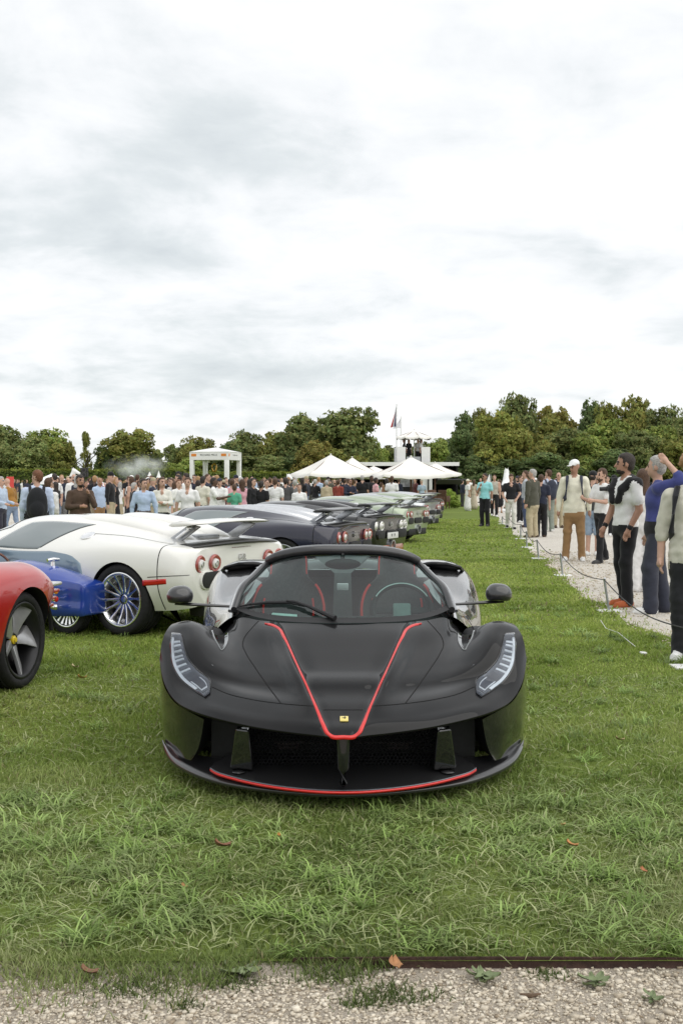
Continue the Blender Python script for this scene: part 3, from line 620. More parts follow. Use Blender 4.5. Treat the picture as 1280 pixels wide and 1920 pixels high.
def hedge(u0, u1, d, vtop, label):
    a, b = at_depth(u0, vtop, d), at_depth(u1, vtop, d); L = b[0] - a[0]; h = a[2]; n = int(L * 230); r = RNG
    t = r.random(n); side = r.random(n) < .45; x = a[0] + t * L; y = d + np.where(side, -.9 + r.normal(0, .1, n), r.uniform(-.9, .9, n)); z = np.where(side, r.uniform(0, h, n), h + r.normal(0, .10, n))
    P = np.stack([x, y, z], 1); nr = r.normal(0, .6, (n, 3)) + np.where(side, 0, 1)[:, None] * np.array([0, 0, 1]) + np.where(side, 1, 0)[:, None] * np.array([0, -1, .2]); nr /= np.linalg.norm(nr, axis=1, keepdims=True)
    aa = np.cross(nr, r.normal(0, 1, (n, 3))); aa /= np.linalg.norm(aa, axis=1, keepdims=True); bb = np.cross(nr, aa); s = r.uniform(.1, .24, (n, 1))
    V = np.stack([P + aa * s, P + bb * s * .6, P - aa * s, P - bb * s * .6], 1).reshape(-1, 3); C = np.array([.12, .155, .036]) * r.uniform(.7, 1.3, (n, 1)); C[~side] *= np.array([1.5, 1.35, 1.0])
    root = empty('hedge', ((a[0] + b[0]) / 2, d, 0)); tag(root, label, 'hedge'); V -= np.array([(a[0] + b[0]) / 2, d, 0])
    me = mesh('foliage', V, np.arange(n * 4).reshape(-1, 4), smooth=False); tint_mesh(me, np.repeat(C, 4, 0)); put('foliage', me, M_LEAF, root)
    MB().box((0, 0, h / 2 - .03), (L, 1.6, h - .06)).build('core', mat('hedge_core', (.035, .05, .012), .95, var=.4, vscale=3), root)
hedge(-420, 345, 120, 883, 'long clipped hedge closing the left side of the field')
hedge(345, 612, 122, 888, 'clipped hedge behind the white statue and the parasol')
# ---------------------------------------------------------------- wheels (shared by the cars)
M_TYRE = mat('tyre_rubber', (.018, .018, .019), .75, spec=.35, var=.25, vscale=30, bump=.2, bscale=120)
M_DARK = mat('black_plastic', (.012, .012, .013), .55, var=.2, vscale=40); M_CHROME = mat('chrome', (.90, .90, .91), .20, 1.0, var=.05)
M_ALLOY = mat('brushed_alloy', (.42, .43, .45), .28, .85, var=.1, vscale=60); M_GLOSSK = mat('gloss_black', (.012, .012, .013), .12, coat=.6, var=.1)
_wc = {}
def wheel_parts(key, R, W, rr, nsp, style):
    """wheel lies in the x = 0 plane, outer face towards +x"""
    if key in _wc: return _wc[key]
    d = {}; mb = MB(); hw = W / 2
    prof = [(rr, -hw * .8), (rr + .012, -hw * .95), (R - .03, -hw), (R - .008, -hw * .86)]
    for g in (-.55, -.2, .2, .55): prof += [(R, hw * (g - .11)), (R, hw * (g + .05)), (R - .008, hw * (g + .07)), (R - .008, hw * (g + .12))]
    prof += [(R - .008, hw * .86), (R - .03, hw), (rr + .03, hw * .99), (rr + .012, hw * .95), (rr, hw * .8)]
    mb.lathe(prof, 56, 'x'); d['tyre'] = mb.data('tyre', angle=50)
    mb = MB(); mb.lathe([(rr + .004, hw * .93), (rr - .004, hw * .96), (rr - .022, hw * .90), (rr - .03, hw * .3), (rr - .05, -hw * .8), (.05, -hw * .8)], 56, 'x'); d['rim'] = mb.data('rim', angle=60)
    mb = MB(); mb.lathe([(rr * .72, -.02), (rr * .72, .005), (.06, .008)], 40, 'x'); d['disc'] = mb.data('disc')
    sp = []; ro = rr - .012
    for i in range(nsp):
        a = 2 * math.pi * i / nsp + .3; R_ = Matrix.Rotation(a, 3, 'X'); mb = MB()
        if style == 'multi':
            V = [(hw * .55, -.02, .05), (hw * .55, .02, .05), (hw * .62, .010, ro * .6), (hw * .62, -.010, ro * .6), (hw * .90, .016, ro), (hw * .90, -.016, ro)]
            T = [(x - .028, y * 1.2, z) for x, y, z in V]
            P = [R_ @ Vector(p) for p in V + T]; mb.add(P, [(0, 1, 2, 3), (3, 2, 4, 5), (7, 6, 9, 8), (8, 9, 11, 10), (0, 3, 9, 6), (3, 5, 11, 9), (2, 1, 7, 8), (4, 2, 8, 10)])
        else:
            # broad twisted blade: narrow at the hub, wide and turned at the rim
            V = [(hw * .45, -.028, .045), (hw * .45, .028, .045), (hw * .62, .03, ro * .5), (hw * .40, -.055, ro * .5), (hw * .90, .055, ro), (hw * .28, -.13, ro * .97)]
            T = [(x - .03, y, z) for x, y, z in V]
            P = [R_ @ Vector(p) for p in V + T]; mb.add(P, [(0, 1, 2, 3), (3, 2, 4, 5), (7, 6, 9, 8), (8, 9, 11, 10), (0, 3, 9, 6), (3, 5, 11, 9), (2, 1, 7, 8), (4, 2, 8, 10)])
        sp.append(mb.data('spoke', bevel=.006, angle=30))
    d['spokes'] = sp
    mb = MB(); mb.lathe([(.06, hw * .30), (.055, hw * .46), (.034, hw * .50), (.030, hw * .56), (.0005, hw * .57)], 24, 'x'); d['cap'] = mb.data('hub_cap')
    _wc[key] = d; return d
def add_wheel(parent, key, R, W, rr, nsp, style, loc, side, mrim, mcap=None, mbar=None, tilt=0.0, steer=0.0):
    d = wheel_parts(key, R, W, rr, nsp, style); rz = (0 if side > 0 else math.pi) + steer
    w = put('wheel', d['rim'], mbar or mrim, parent, loc, (0, 0, rz)); put('tyre', d['tyre'], M_TYRE, w, rot=(tilt, 0, 0)); put('brake_disc', d['disc'], mat('brake_steel', (.16, .15, .15), .45, .8, var=.2), w)
    for s in d['spokes']: put('spoke', s, mrim, w, rot=(tilt, 0, 0))
    put('hub_cap', d['cap'], mcap or mrim, w, scale=(1, .55, .55) if mcap else (1, 1, 1)); return w
# ---------------------------------------------------------------- the black open-top car
NOSE_Y = 4.90
M_BLK = paint('black_flake_paint', (.0045, .0045, .005), metal=.0, rough=.42, coat=.44, spec=.06)
M_SIDE = paint('black_side_paint', (.010, .010, .011), metal=.1, rough=.25, coat=1.0)
M_RED = paint('red_stripe_paint', (.62, .012, .010), metal=0, rough=.35, coat=.5)
M_CARB = mat('satin_carbon', (.018, .018, .019), .34, coat=.9, var=.25, vscale=300)
M_SEAM = mat('seam_shadow', (.003, .003, .003), .9)
bc = empty('sports_car', (.008, NOSE_Y, 0)); tag(bc, 'black open-top sports car with red V stripe on its nose', 'car')
def Pp(du, v, y):
    d = NOSE_Y + y; p = at_depth(640, v, d); return (du * d / FPX, y, p[2])
ROWS = [
 [(0,1383,0),(12,1383,0),(22,1383,0),(31,1381,.0),(100,1373,.06),(172,1362,.15),(250,1344,.30),(290,1330,.42),(316,1314,.55),(336,1282,.72),(345,1236,.92)],
 [(0,1366,.05),(16,1366,.05),(28,1366,.05),(37,1364,.035),(102,1358,.095),(169,1349,.185),(243,1331,.33),(281,1318,.455),(309,1301,.585),(332,1271,.74),(344,1230,.935)],
 [(0,1349,.13),(20,1349,.13),(36,1349,.13),(45,1347,.10),(104,1343,.15),(163,1335,.24),(232,1319,.38),(270,1305,.50),(300,1289,.63),(327,1258,.77),(343,1222,.95)],
 [(0,1322,.25),(28,1322,.25),(48,1322,.25),(57,1319,.20),(100,1318,.26),(150,1311,.34),(205,1299,.46),(249,1284,.58),(285,1266,.68),(319,1238,.82),(341,1208,.98)],
 [(0,1294,.395),(36,1294,.395),(62,1294,.395),(72,1289,.325),(110,1290,.425),(154,1287,.51),(204,1279,.60),(248,1265,.66),(284,1243,.74),(315,1221,.865),(338,1198,1.01)],
 [(0,1281,.44),(38,1281,.44),(66,1281,.44),(77,1277,.37),(112,1279,.46),(155,1277,.55),(203,1270,.63),(247,1256,.68),(284,1234,.76),(314,1213,.88),(337,1194,1.02)],
 [(0,1257,.60),(46,1257,.60),(78,1257,.60),(88,1251,.50),(125,1250,.62),(163,1248,.71),(207,1244,.77),(247,1231,.78),(282,1206,.84),(309,1193,.96),(332,1184,1.08)],
 [(0,1222,.80),(56,1222,.80),(93,1221,.80),(103,1216,.73),(140,1214,.845),(176,1214,.93),(212,1217,.96),(245,1203,.95),(271,1183,.98),(298,1171,1.05),(325,1174,1.17)],
 [(0,1188,1.0),(64,1188,1.0),(107,1187,1.0),(117,1182,.965),(152,1181,1.04),(188,1186,1.13),(212,1195,1.17),(236,1190,1.18),(261,1173,1.16),(287,1164,1.20),(317,1169,1.30)],
 [(0,1170,1.13),(70,1169,1.14),(116,1168,1.16),(130,1166,1.15),(158,1163,1.20),(190,1158,1.32),(210,1172,1.40),(230,1190,1.42),(254,1180,1.40),(282,1172,1.42),(311,1175,1.48)]]
BODY = Surf([[Pp(*c) for c in r] for r in ROWS])
def smooth_grid(Gd, it, keep=True):
    for _ in range(it):
        L = Gd.copy(); L[1:-1, 1:-1] = .25 * (Gd[:-2, 1:-1] + Gd[2:, 1:-1] + Gd[1:-1, :-2] + Gd[1:-1, 2:]); L[1:-1, 0, 1:] = (Gd[:-2, 0, 1:] + Gd[2:, 0, 1:] + 2 * Gd[1:-1, 1, 1:]) / 4; L[:, 0, 0] = Gd[:, 0, 0]; Gd = .5 * Gd + .5 * L
    return Gd
NT, NQ = 121, 120
BG = smooth_grid(BODY.grid(NT, NQ), 6)
# turned-under front lip
lipA = BG[0] + np.array([0, .012, -.012]); lipB = BG[0] + np.array([0, .07, -.020]); lipB[:, 0] *= .97; lipA[:, 0] *= .995
BGf = np.concatenate([lipB[None], lipA[None], BG], 0)
def shell(name, Gd, m, parent, both=True, thick=0.0):
    V = Gd.reshape(-1, 3); F = gridfaces(*Gd.shape[:2])
    if both: V, F = mirror_mesh(V, F)
    me = mesh(name, V, F); merge_mesh(me); return put(name, me, m, parent)
def shell2(name, Gd, m, parent):
    for s in (1, -1):
        V = Gd.reshape(-1, 3) * np.array([s, 1, 1]); me = mesh(name, V, gridfaces(*Gd.shape[:2])[:, ::s]); merge_mesh(me); put(name, me, m, parent)
shell('front_body', BGf, M_BLK, bc)
_bv, _bf = mirror_mesh(BG.reshape(-1, 3), gridfaces(NT, NQ))
BVHB = BVHTree.FromPolygons([tuple(v) for v in _bv], [tuple(int(i) for i in f) for f in _bf])
CAML = Vector((-.008, -NOSE_Y, CAMH))
def hit(u, v, bvh=None):
    h = (bvh or BVHB).ray_cast(CAML, Vector(ray(u, v)).normalized())
    if h[0] is None:
        q = at_depth(u, v, NOSE_Y + .6); n = (bvh or BVHB).find_nearest(Vector((q[0] - .008, .6, q[2]))); return np.array(n[0]), np.array(n[1]) * (1 if n[1].z > 0 else -1)
    n = h[1]
    if n.dot(Vector(ray(u, v))) > 0: n = -n
    return np.array(h[0]), np.array(n)
def resample(pts, n):
    p = np.array(pts, float); s = np.concatenate([[0], np.cumsum(np.linalg.norm(np.diff(p, axis=0), axis=1))]); t = np.linspace(0, s[-1], n)
    return np.stack([np.interp(t, s, p[:, k]) for k in range(p.shape[1])], 1)
def spline(pts, n):
    p = np.array(pts, float); g = Surf(np.stack([np.pad(p, ((0, 0), (0, 3 - p.shape[1]))), np.pad(p, ((0, 0), (0, 3 - p.shape[1])))], 1)); g.hq[:] = 1
    return g.at(np.linspace(0, len(p) - 1, n), np.zeros(n))[:, :p.shape[1]]
def ribbon(name, px, w, m, parent, lift=.002, thick=.004, n=60, bvh=None, curve=True):
    """narrow strip lying on the body along a traced line"""
    P = spline(px, n) if curve else resample(px, n); H = [hit(u, v, bvh) for u, v in P]; C = np.array([h[0] for h in H]); Nn = np.array([h[1] for h in H])
    for _ in range(3): Nn[1:-1] = (Nn[:-2] + 2 * Nn[1:-1] + Nn[2:]) / 4
    Nn /= np.linalg.norm(Nn, axis=1, keepdims=True); T = np.gradient(C, axis=0); S = np.cross(T, Nn); S /= np.linalg.norm(S, axis=1, keepdims=True) + 1e-9
    ww = np.broadcast_to(np.asarray(w, float) / 2, (n,))[:, None]
    rows = [C + S * ww - Nn * .004, C + S * ww + Nn * lift, C + S * ww * .5 + Nn * (lift + thick), C - S * ww * .5 + Nn * (lift + thick), C - S * ww + Nn * lift, C - S * ww - Nn * .004]
    Gd = np.stack(rows, 1); me = mesh(name, Gd.reshape(-1, 3), gridfaces(n, 6)); merge_mesh(me, 1e-6); return put(name, me, m, parent)
def mir(px): return [(1286 - u, v) for u, v in px]
vl = [(497, 1170), (512, 1173), (524, 1180), (533, 1196), (552, 1238), (575, 1288), (597, 1338), (607, 1362), (613, 1374), (622, 1381), (643, 1382)]
ribbon('stripe', vl + mir(vl)[::-1][1:], [.006] * 3 + [.019] * 114 + [.006] * 3, M_RED, bc, lift=.003, thick=.004, n=120)
for px in ([(485, 1164), (470, 1180), (458, 1196), (455, 1208), (462, 1226), (480, 1254), (505, 1290), (526, 1318)], [(398, 1288), (425, 1300), (470, 1311), (526, 1319), (590, 1324)]):
    ribbon('panel_seam', px, .005, M_SEAM, bc, .0012, .0004, 50); ribbon('panel_seam', mir(px), .005, M_SEAM, bc, .0012, .0004, 50)
ribbon('panel_seam', [(606, 1331), (643, 1331), (680, 1331)], .004, M_SEAM, bc, .001, .0003, 20)
# badge with a rearing horse
p, nrm = hit(645, 1349); R3 = Vector(nrm).to_track_quat('Z', 'Y').to_matrix(); t0 = R3 @ Vector((1, 0, 0))
xa = Vector((1, 0, 0)); ya = Vector(nrm).cross(xa).normalized(); RB = Matrix((xa, ya, Vector(nrm))).transposed().to_euler()
bd = MB().box((0, 0, .003), (.038, .044, .006)).build('badge', mat('badge_yellow', (.75, .62, .18), .3, .2, coat=.5, var=.05), bc, bevel=.002, loc=tuple(p), rot=RB)
hs = [(-.9, .0), (-.5, .15), (-.2, .1), (.05, .35), (.1, .8), (.35, .95), (.55, .7), (.4, .55), (.35, .3), (.6, .1), (.85, .2), (.6, -.05), (.3, -.1), (.3, -.45), (.55, -.85), (.3, -.8), (.1, -.35), (-.15, -.2), (-.45, .0), (-.85, -.1)]
MB().prism([(x * .011, y * .013 + .004) for x, y in hs], .006, .0075).build('horse_emblem', mat('emblem_black', (.01, .01, .01), .4), bd, smooth=False)
# ---- inner fender recess above the door channel
for f in (lambda p: p, mir):
    a, b = spline(f([(399, 1183), (403, 1196), (409, 1208), (416, 1217)]), 16), spline(f([(427, 1187), (427, 1197), (424, 1207), (416, 1217)]), 16); Gd = []
    for i in range(16):
        row = []
        for j in range(7): h, nn = hit(*(a[i] * (1 - j / 6) + b[i] * j / 6)); row.append(h + nn * (.0025 - .004 * math.sin(math.pi * j / 6)))
        Gd.append(row)
    put('fender_recess', merge_mesh(mesh('fender_recess', np.array(Gd).reshape(-1, 3), gridfaces(16, 7)), 1e-6), mat('recess_gloss', (.02, .024, .023), .1, coat=1., var=.1), bc)
    ribbon('recess_rim', f([(398, 1183), (402, 1196), (409, 1209), (416, 1219), (424, 1210), (428, 1198), (428, 1188)]), .010, mat('rim_gloss', (.10, .11, .11), .15, .3, coat=1.), bc, .001, .004, 30)
# ---- headlights
def headlight(flip):
    f = (lambda p: [(1286 - u, v) for u, v in p]) if flip else (lambda p: p)
    inn = f([(341, 1190), (346, 1213), (354, 1236), (373, 1259), (393, 1276), (394, 1300)]); out = f([(323, 1189), (322, 1218), (325, 1247), (340, 1274), (364, 1294), (384, 1307)])
    n, k = 40, 12; A, B = spline(inn, n), spline(out, n)
    def patch(name, lift, m, a0=0., a1=1., t0=0, t1=n - 1, parent=None, wall=False):
        Gd = []
        for i in range(t0, t1 + 1):
            row = []
            for j in range(k):
                s = a0 + (a1 - a0) * j / (k - 1); q = A[i] * (1 - s) + B[i] * s; h, nn = hit(*q); row.append(h + nn * lift)
            if wall:
                h, nn = hit(*(A[i] * (1 - a0) + B[i] * a0)); h2, n2 = hit(*(A[i] * (1 - a1) + B[i] * a1)); row = [h - nn * .003] + row + [h2 - n2 * .003]
            Gd.append(row)
        Gd = np.array(Gd)
        if wall:
            e0 = Gd[:1].copy(); e1 = Gd[-1:].copy(); e0[..., 1] += .004; e0[..., 2] -= .004; e1[..., 1] += .004; e1[..., 2] -= .004; Gd = np.concatenate([e0, Gd, e1], 0)
        me = mesh(name, Gd.reshape(-1, 3), gridfaces(*Gd.shape[:2])); merge_mesh(me, 1e-6); return put(name, me, m, parent)
    base = patch('headlight', .0018, mat('lamp_housing', (.26, .27, .30), .18, .7, var=.2, vscale=25), parent=bc)
    base['label'] = 'slim silvery headlight with lamp segments'
    patch('lamp_rim', .0035, M_GLOSSK, -.06, .03, 0, n - 1, base); patch('lamp_rim', .0035, M_GLOSSK, .96, 1.05, 0, n - 1, base)
    for i in range(7):
        t = 4 + i * 2.7; patch('lamp_segment', .006, mat('lamp_white', (.82, .84, .86), .2, .1, var=.05), .24, .80, int(t), int(t) + 1, base, True)
    patch('light_guide', .006, mat('lamp_white', (.8, .8, .8)), .80, .97, 2, n - 8, base, True)
    patch('reflector_bowl', .0045, mat('lamp_bowl', (.20, .21, .25), .12, .6), .22, .78, 26, n - 4, base)
    for a, b in ((.70, .76), (.24, .28)): patch('bowl_edge', .007, mat('lamp_white', (.8, .8, .8)), a, b, 27, n - 5, base, True)
    patch('bowl_edge', .007, mat('lamp_white', (.8, .8, .8)), .24, .76, n - 6, n - 5, base, True)
    patch('lens', .011, glass('lamp_lens', (.86, .90, .94)), .0, 1., 0, n - 1, base, True)
headlight(False); headlight(True)
# ---- front corners, splitter, intakes
def Gp(rows): return np.array([[Pp(*c) for c in r] for r in rows])
cor = Surf(Gp([[(262,1349,.42),(292,1333,.50),(318,1316,.62),(337,1284,.77),(344,1236,.94)], [(268,1385,.44),(297,1375,.52),(321,1358,.64),(338,1330,.78),(345,1300,.945)], [(276,1410,.46),(299,1402,.54),(319,1392,.66),(334,1376,.79),(342,1352,.945)], [(286,1426,.48),(300,1421,.55),(313,1413,.66),(327,1401,.79),(338,1388,.93)]]))
shell2('bumper_corner', cor.grid(24, 40), M_SIDE, bc)
side_w = Surf(np.stack([cor.G[:, 0], cor.G[:, 0] + np.array([-.03, .22, 0])], 1)); shell2('intake_wall', side_w.grid(12, 6), M_DARK, bc)
outer = [(0,1490,.05),(60,1488,.07),(110,1485,.105),(173,1480,.17),(244,1470,.29),(289,1460,.42),(322,1442,.58),(338,1417,.76),(341,1390,.90)]
inner = [(0,1452,.52),(60,1452,.52),(110,1452,.52),(173,1450,.52),(220,1446,.54),(262,1440,.58),(296,1430,.66),(318,1412,.82),(330,1396,.92)]
op, ip = np.array([Pp(*c) for c in outer]), np.array([Pp(*c) for c in inner]); ip[:, 2] = .135; ip[-1, 2] = op[-1, 2] - .02; ip[-2, 2] = .14; op[:5, 2] = .092; op[5, 2] = .098; op[6, 2] = .108; op[7, 2] = .13
sp = Surf(np.stack([op + np.array([0, .02, -.018]), op + np.array([0, 0, -.012]), op, op * .97 + ip * .03 + np.array([0, 0, .004]), op * .5 + ip * .5, ip], 0))
shell('splitter', sp.grid(40, 70), M_CARB, bc)
lip2 = [(0,1484,.015),(40,1483,.02),(80,1480,.045),(130,1474,.095),(175,1466,.16),(215,1456,.235),(240,1448,.295),(251,1441,.34)]
lp = np.array([Pp(*c) for c in lip2]); rear = lp.copy(); rear[:, 1] = .55; rear[:, 2] = .155; rear[:, 0] *= .93; rear[-1, 1] = .45
in2 = Surf(np.stack([lp, lp * .6 + rear * .4 + np.array([0, 0, .008]), rear])); shell('intake_floor', in2.grid(16, 60), M_CARB, bc)
ls = Surf(np.stack([lp + np.array([0, .03, -.015]), lp + np.array([0, .0, -.012]), lp + np.array([0, -.004, -.006]), lp + np.array([0, .004, .0015])])); shell('lip_edge', ls.grid(12, 60), M_RED, bc)
ls = Surf(np.stack([lp + np.array([0, .002, .0012]), lp + np.array([0, .006, .004]), lp + np.array([0, .016, .003])])); shell('lip_trim', ls.grid(6, 60), mat('lip_highlight_grey', (.16, .18, .20), .25, .6), bc)  # reflection along the top of the red lip, painted as a pale strip
# back wall of the intakes, dark
bw = MB(); bw.box((0, .62, .25), (1.3, .04, .26)); bw.box((0, .50, .372), (1.0, .26, .02)); bw.build('intake_back', M_DARK, bc)
# hexagon mesh behind the nose
def hexmesh(x0, x1, z0, z1, y, c):
    mb = MB(); w = math.sqrt(3) * c; r = 0; z = z0
    while z < z1:
        x = x0 + (w / 2 if r % 2 else 0)
        while x < x1:
            o = [(x + c * .97 * math.sin(math.pi / 3 * k), y, z + c * .97 * math.cos(math.pi / 3 * k)) for k in range(6)]; i = [(x + c * .72 * math.sin(math.pi / 3 * k), y - .004, z + c * .72 * math.cos(math.pi / 3 * k)) for k in range(6)]
            b = [(x + c * .72 * math.sin(math.pi / 3 * k), y + .008, z + c * .72 * math.cos(math.pi / 3 * k)) for k in range(6)]
            mb.add(o + i + b, [(k, (k + 1) % 6, 6 + (k + 1) % 6, 6 + k) for k in range(6)] + [(6 + k, 6 + (k + 1) % 6, 12 + (k + 1) % 6, 12 + k) for k in range(6)]); x += w
        z += 1.5 * c; r += 1
    return mb.data('grille_mesh', smooth=False)
M_MESH = mat('grille_black', (.045, .045, .047), .35, .5, var=.2)
for s in (-1, 1):
    o = put('grille_mesh', hexmesh(.03, .42, .15, .37, 0, .0105), M_MESH, bc, (0, .33, 0), (-.22, 0, 0), (s, 1, 1)); o['kind'] = 'stuff'
    for zz, w_ in ((.315, .30), (.245, .27)): MB().box((s * (.06 + w_ / 2), .40, zz), (w_, .01, .008)).build('radiator_bar', mat('radiator_alloy', (.10, .09, .085), .5, .6, var=.4, vscale=40), bc)
    MB().box((s * .26, .405, .225), (.10, .01, .035)).build('radiator_fin_pack', mat('radiator_copper', (.05, .038, .036), .6, .3, var=.5, vscale=200), bc)
    # upright fins dividing the intakes
    b = [Pp(170, 1445, .25), Pp(214, 1441, .29), Pp(203, 1366, .23), Pp(178, 1370, .19)]; q = [(x * .98, y + .26, z) for x, y, z in b]
    V = [(s * x, y, z) for x, y, z in b + q]; MB().add(V, [(0, 1, 2, 3), (4, 7, 6, 5), (0, 4, 5, 1), (1, 5, 6, 2), (2, 6, 7, 3), (3, 7, 4, 0)]).build('intake_fin', M_SIDE, bc, bevel=.012, seg=3)
    MB().ball((s * Pp(196, 1445, .27)[0], .27, Pp(196, 1447, .27)[2]), (.035, .03, .008)).build('fin_foot', M_GLOSSK, bc)
MB().tube([Pp(0, 1384, .05), Pp(0, 1410, .04), Pp(0, 1440, .035), Pp(0, 1468, .03), Pp(0, 1473, .05)], [.034, .030, .026, .020, .008], 16).build('centre_strut', M_GLOSSK, bc)
# ---- wheel arches and fender sides
cyw, rw = 1.30, .34
rimpts = BG[:, -1]
for s in (-1, 1):
    n = 40; an = np.linspace(math.radians(8), math.radians(172), n); ins = np.stack([np.full(n, .935), cyw - .358 * np.cos(an), .33 + .358 * np.sin(an)], 1)
    yy = np.clip(ins[:, 1], rimpts[0, 1], rimpts[-1, 1]); top = np.stack([np.interp(yy, rimpts[:, 1], rimpts[:, k]) for k in range(3)], 1); top[:, 1] = ins[:, 1]; top[:, 2] = np.maximum(top[:, 2] - .0, ins[:, 2] + .012)
    far = np.clip((ins[:, 1] - rimpts[-1, 1]) / .25, 0, 1); top[:, 0] -= far * .04
    Gd = np.stack([ins * np.array([.92, 1, 1]), ins + np.array([.008, 0, 0]), (ins + top) / 2 + np.array([.012, 0, 0]), top], 1); Gd[..., 0] *= s
    me = mesh('fender_side', Gd.reshape(-1, 3), gridfaces(n, 4)); merge_mesh(me); put('fender_side', me, M_BLK, bc)
    mb = MB(); mb.lathe([(.352, .72), (.352, .90)], 24, 'x', (0, cyw, .33), a0=-.3, a1=math.pi + .3); o = mb.build('wheel_arch_liner', M_DARK, bc); o.scale = (s, 1, 1)
    add_wheel(bc, 'blk', .34, .26, .245, 10, 'multi', (s * .80, cyw, .335), s, M_GLOSSK); add_wheel(bc, 'blkr', .355, .32, .25, 10, 'multi', (s * .80, 3.92, .35), s, M_GLOSSK)
# ---- doors, haunches, tail
hx = {1.42: [(.60, .725), (.66, .70), (.72, .64), (.76, .52), (.78, .38), (.80, .16)], 1.75: [(.60, .73), (.67, .72), (.74, .65), (.80, .52), (.84, .38), (.86, .15)], 2.2: [(.58, .75), (.68, .76), (.78, .70), (.86, .56), (.90, .40), (.90, .15)], 2.7: [(.52, .83), (.68, .85), (.83, .80), (.925, .64), (.955, .44), (.92, .15)],
      3.15: [(.40, .88), (.66, .895), (.84, .875), (.95, .74), (.985, .52), (.94, .18)], 3.6: [(.36, .87), (.64, .895), (.82, .88), (.95, .76), (.99, .55), (.94, .30)], 4.1: [(.34, .83), (.62, .86), (.79, .84), (.92, .74), (.97, .56), (.92, .35)], 4.5: [(.30, .80), (.56, .82), (.72, .80), (.83, .71), (.87, .55), (.82, .36)], 4.72: [(.28, .76), (.5, .77), (.64, .74), (.74, .66), (.77, .54), (.72, .38)]}
HS = Surf([[(x, y, z) for x, z in hx[y]] for y in sorted(hx)]); shell2('side_body', HS.grid(70, 40), M_SIDE, bc)
dk = Surf([[(x, y, z + b * (1 - (x / .5) ** 2)) for x in (0, .15, .3, e)] for y, z, b, e in ((2.62, .83, .08, .53), (2.75, .84, .10, .50), (3.15, .88, .06, .42), (3.6, .87, .04, .38), (4.1, .83, .03, .36), (4.5, .80, .02, .32), (4.72, .76, .01, .30))]); shell('engine_cover', dk.grid(40, 20), M_BLK, bc)
MB().box((0, 4.70, .56), (1.42, .06, .36)).build('tail_panel', M_CARB, bc, bevel=.03)
MB().box((0, 2.7, .12), (1.55, 3.6, .03)).build('floor_pan', M_DARK, bc)
for s in (-1, 1):
    mb = MB(); mb.ball((0, 0, 0), (.135, .07, .028), 20, 10); mb.build('haunch_intake', M_DARK, bc, loc=(s * .70, 2.95, .895), rot=(-.12, s * .12, 0))
    MB().tube([(s * .56, 2.93, .905), (s * .62, 2.885, .915), (s * .72, 2.885, .913), (s * .82, 2.92, .885), (s * .845, 3.0, .86)], .014, 8).build('intake_rim', M_BLK, bc)
    MB().tube([(s * .80, 1.9, .35), (s * .85, 2.3, .42), (s * .90, 2.7, .48)], [.01, .05, .06], 10).build('door_duct', M_DARK, bc)
    MB().add([(s * x, y, z) for x, y, z in ((.66, 1.45, .66), (.80, 1.62, .64), (.86, 1.7, .5), (.80, 1.5, .3), (.70, 1.42, .3), (.60, 1.40, .70))], [(0, 1, 2, 3, 4, 5)]).build('fender_rear', M_BLK, bc)
# ---- windscreen, frame, cockpit
WS = Surf(Gp([[(0,1169,1.14),(70,1168,1.16),(135,1163,1.24),(175,1154,1.36),(200,1143,1.48)], [(0,1122,1.42),(66,1121,1.44),(125,1117,1.50),(163,1111,1.58),(185,1103,1.66)], [(0,1072,1.72),(58,1072,1.73),(108,1073,1.77),(141,1075,1.82),(160,1078,1.88)], [(0,1038,1.93),(50,1038,1.935),(92,1042,1.96),(122,1049,1.99),(140,1058,2.03)]]))
GL = glass('windscreen_glass', (.58, .76, .72)); shell('windscreen', WS.grid(24, 40), GL, bc)
M_FRAME = mat('frame_dark', (.02, .02, .022), .3, coat=.6, var=.1)
for s in (-1, 1):
    e = WS.at(np.linspace(0, 3, 24), np.full(24, 4.)); e[:, 0] *= s; e[:, 0] += s * .012; MB().tube(e, [.020] * 24, 10).build('pillar', M_FRAME, bc)
    MB().tube(e + np.array([s * .028, .03, -.012]), .012, 8).build('pillar_trim', mat('trim_silver', (.45, .46, .47), .25, .9), bc)
    # quarter window and door top
    q = [e[1] + np.array([s * .03, .05, -.02]), e[-1] + np.array([s * .02, .05, -.03]), np.array([s * .60, 2.55, .80]), np.array([s * .63, 2.2, .755]), np.array([s * .64, 1.75, .735])]
    MB().add(q, [(0, 1, 3, 4), (1, 2, 3)]).build('side_window', glass('side_glass', (.55, .62, .6)), bc, smooth=False)
    MB().tube([e[1] + np.array([s * .02, .04, -.02]), (s * .645, 1.8, .745), (s * .635, 2.2, .765), (s * .60, 2.6, .82)], .022, 8).build('door_sill', M_BLK, bc)
hd = WS.at(np.full(41, 3.), np.abs(np.linspace(-4, 4, 41))); hd[:, 0] *= np.sign(np.linspace(-4, 4, 41)); hd[20, 0] = 0
MB().tube(hd + np.array([0, .02, .018]), [.030] * 41, 12).build('header_rail', M_FRAME, bc)
h2 = hd * np.array([.98, 1, 1]) + np.array([0, .16, .012]); MB().tube(h2[2:-2], [.018] + [.034] * 35 + [.018], 12).build('roof_rail', M_GLOSSK, bc)
lo = Surf(np.stack([hd + np.array([0, .02, .02]), h2 + np.array([0, 0, .02])])); me = mesh('roof_strip', lo.grid(4, 60).reshape(-1, 3), gridfaces(4, 60)); put('roof_strip', me, M_GLOSSK, bc)
e = WS.at(np.zeros(41), np.abs(np.linspace(-4, 4, 41))); e[:, 0] *= np.sign(np.linspace(-4, 4, 41)); e[20, 0] = 0
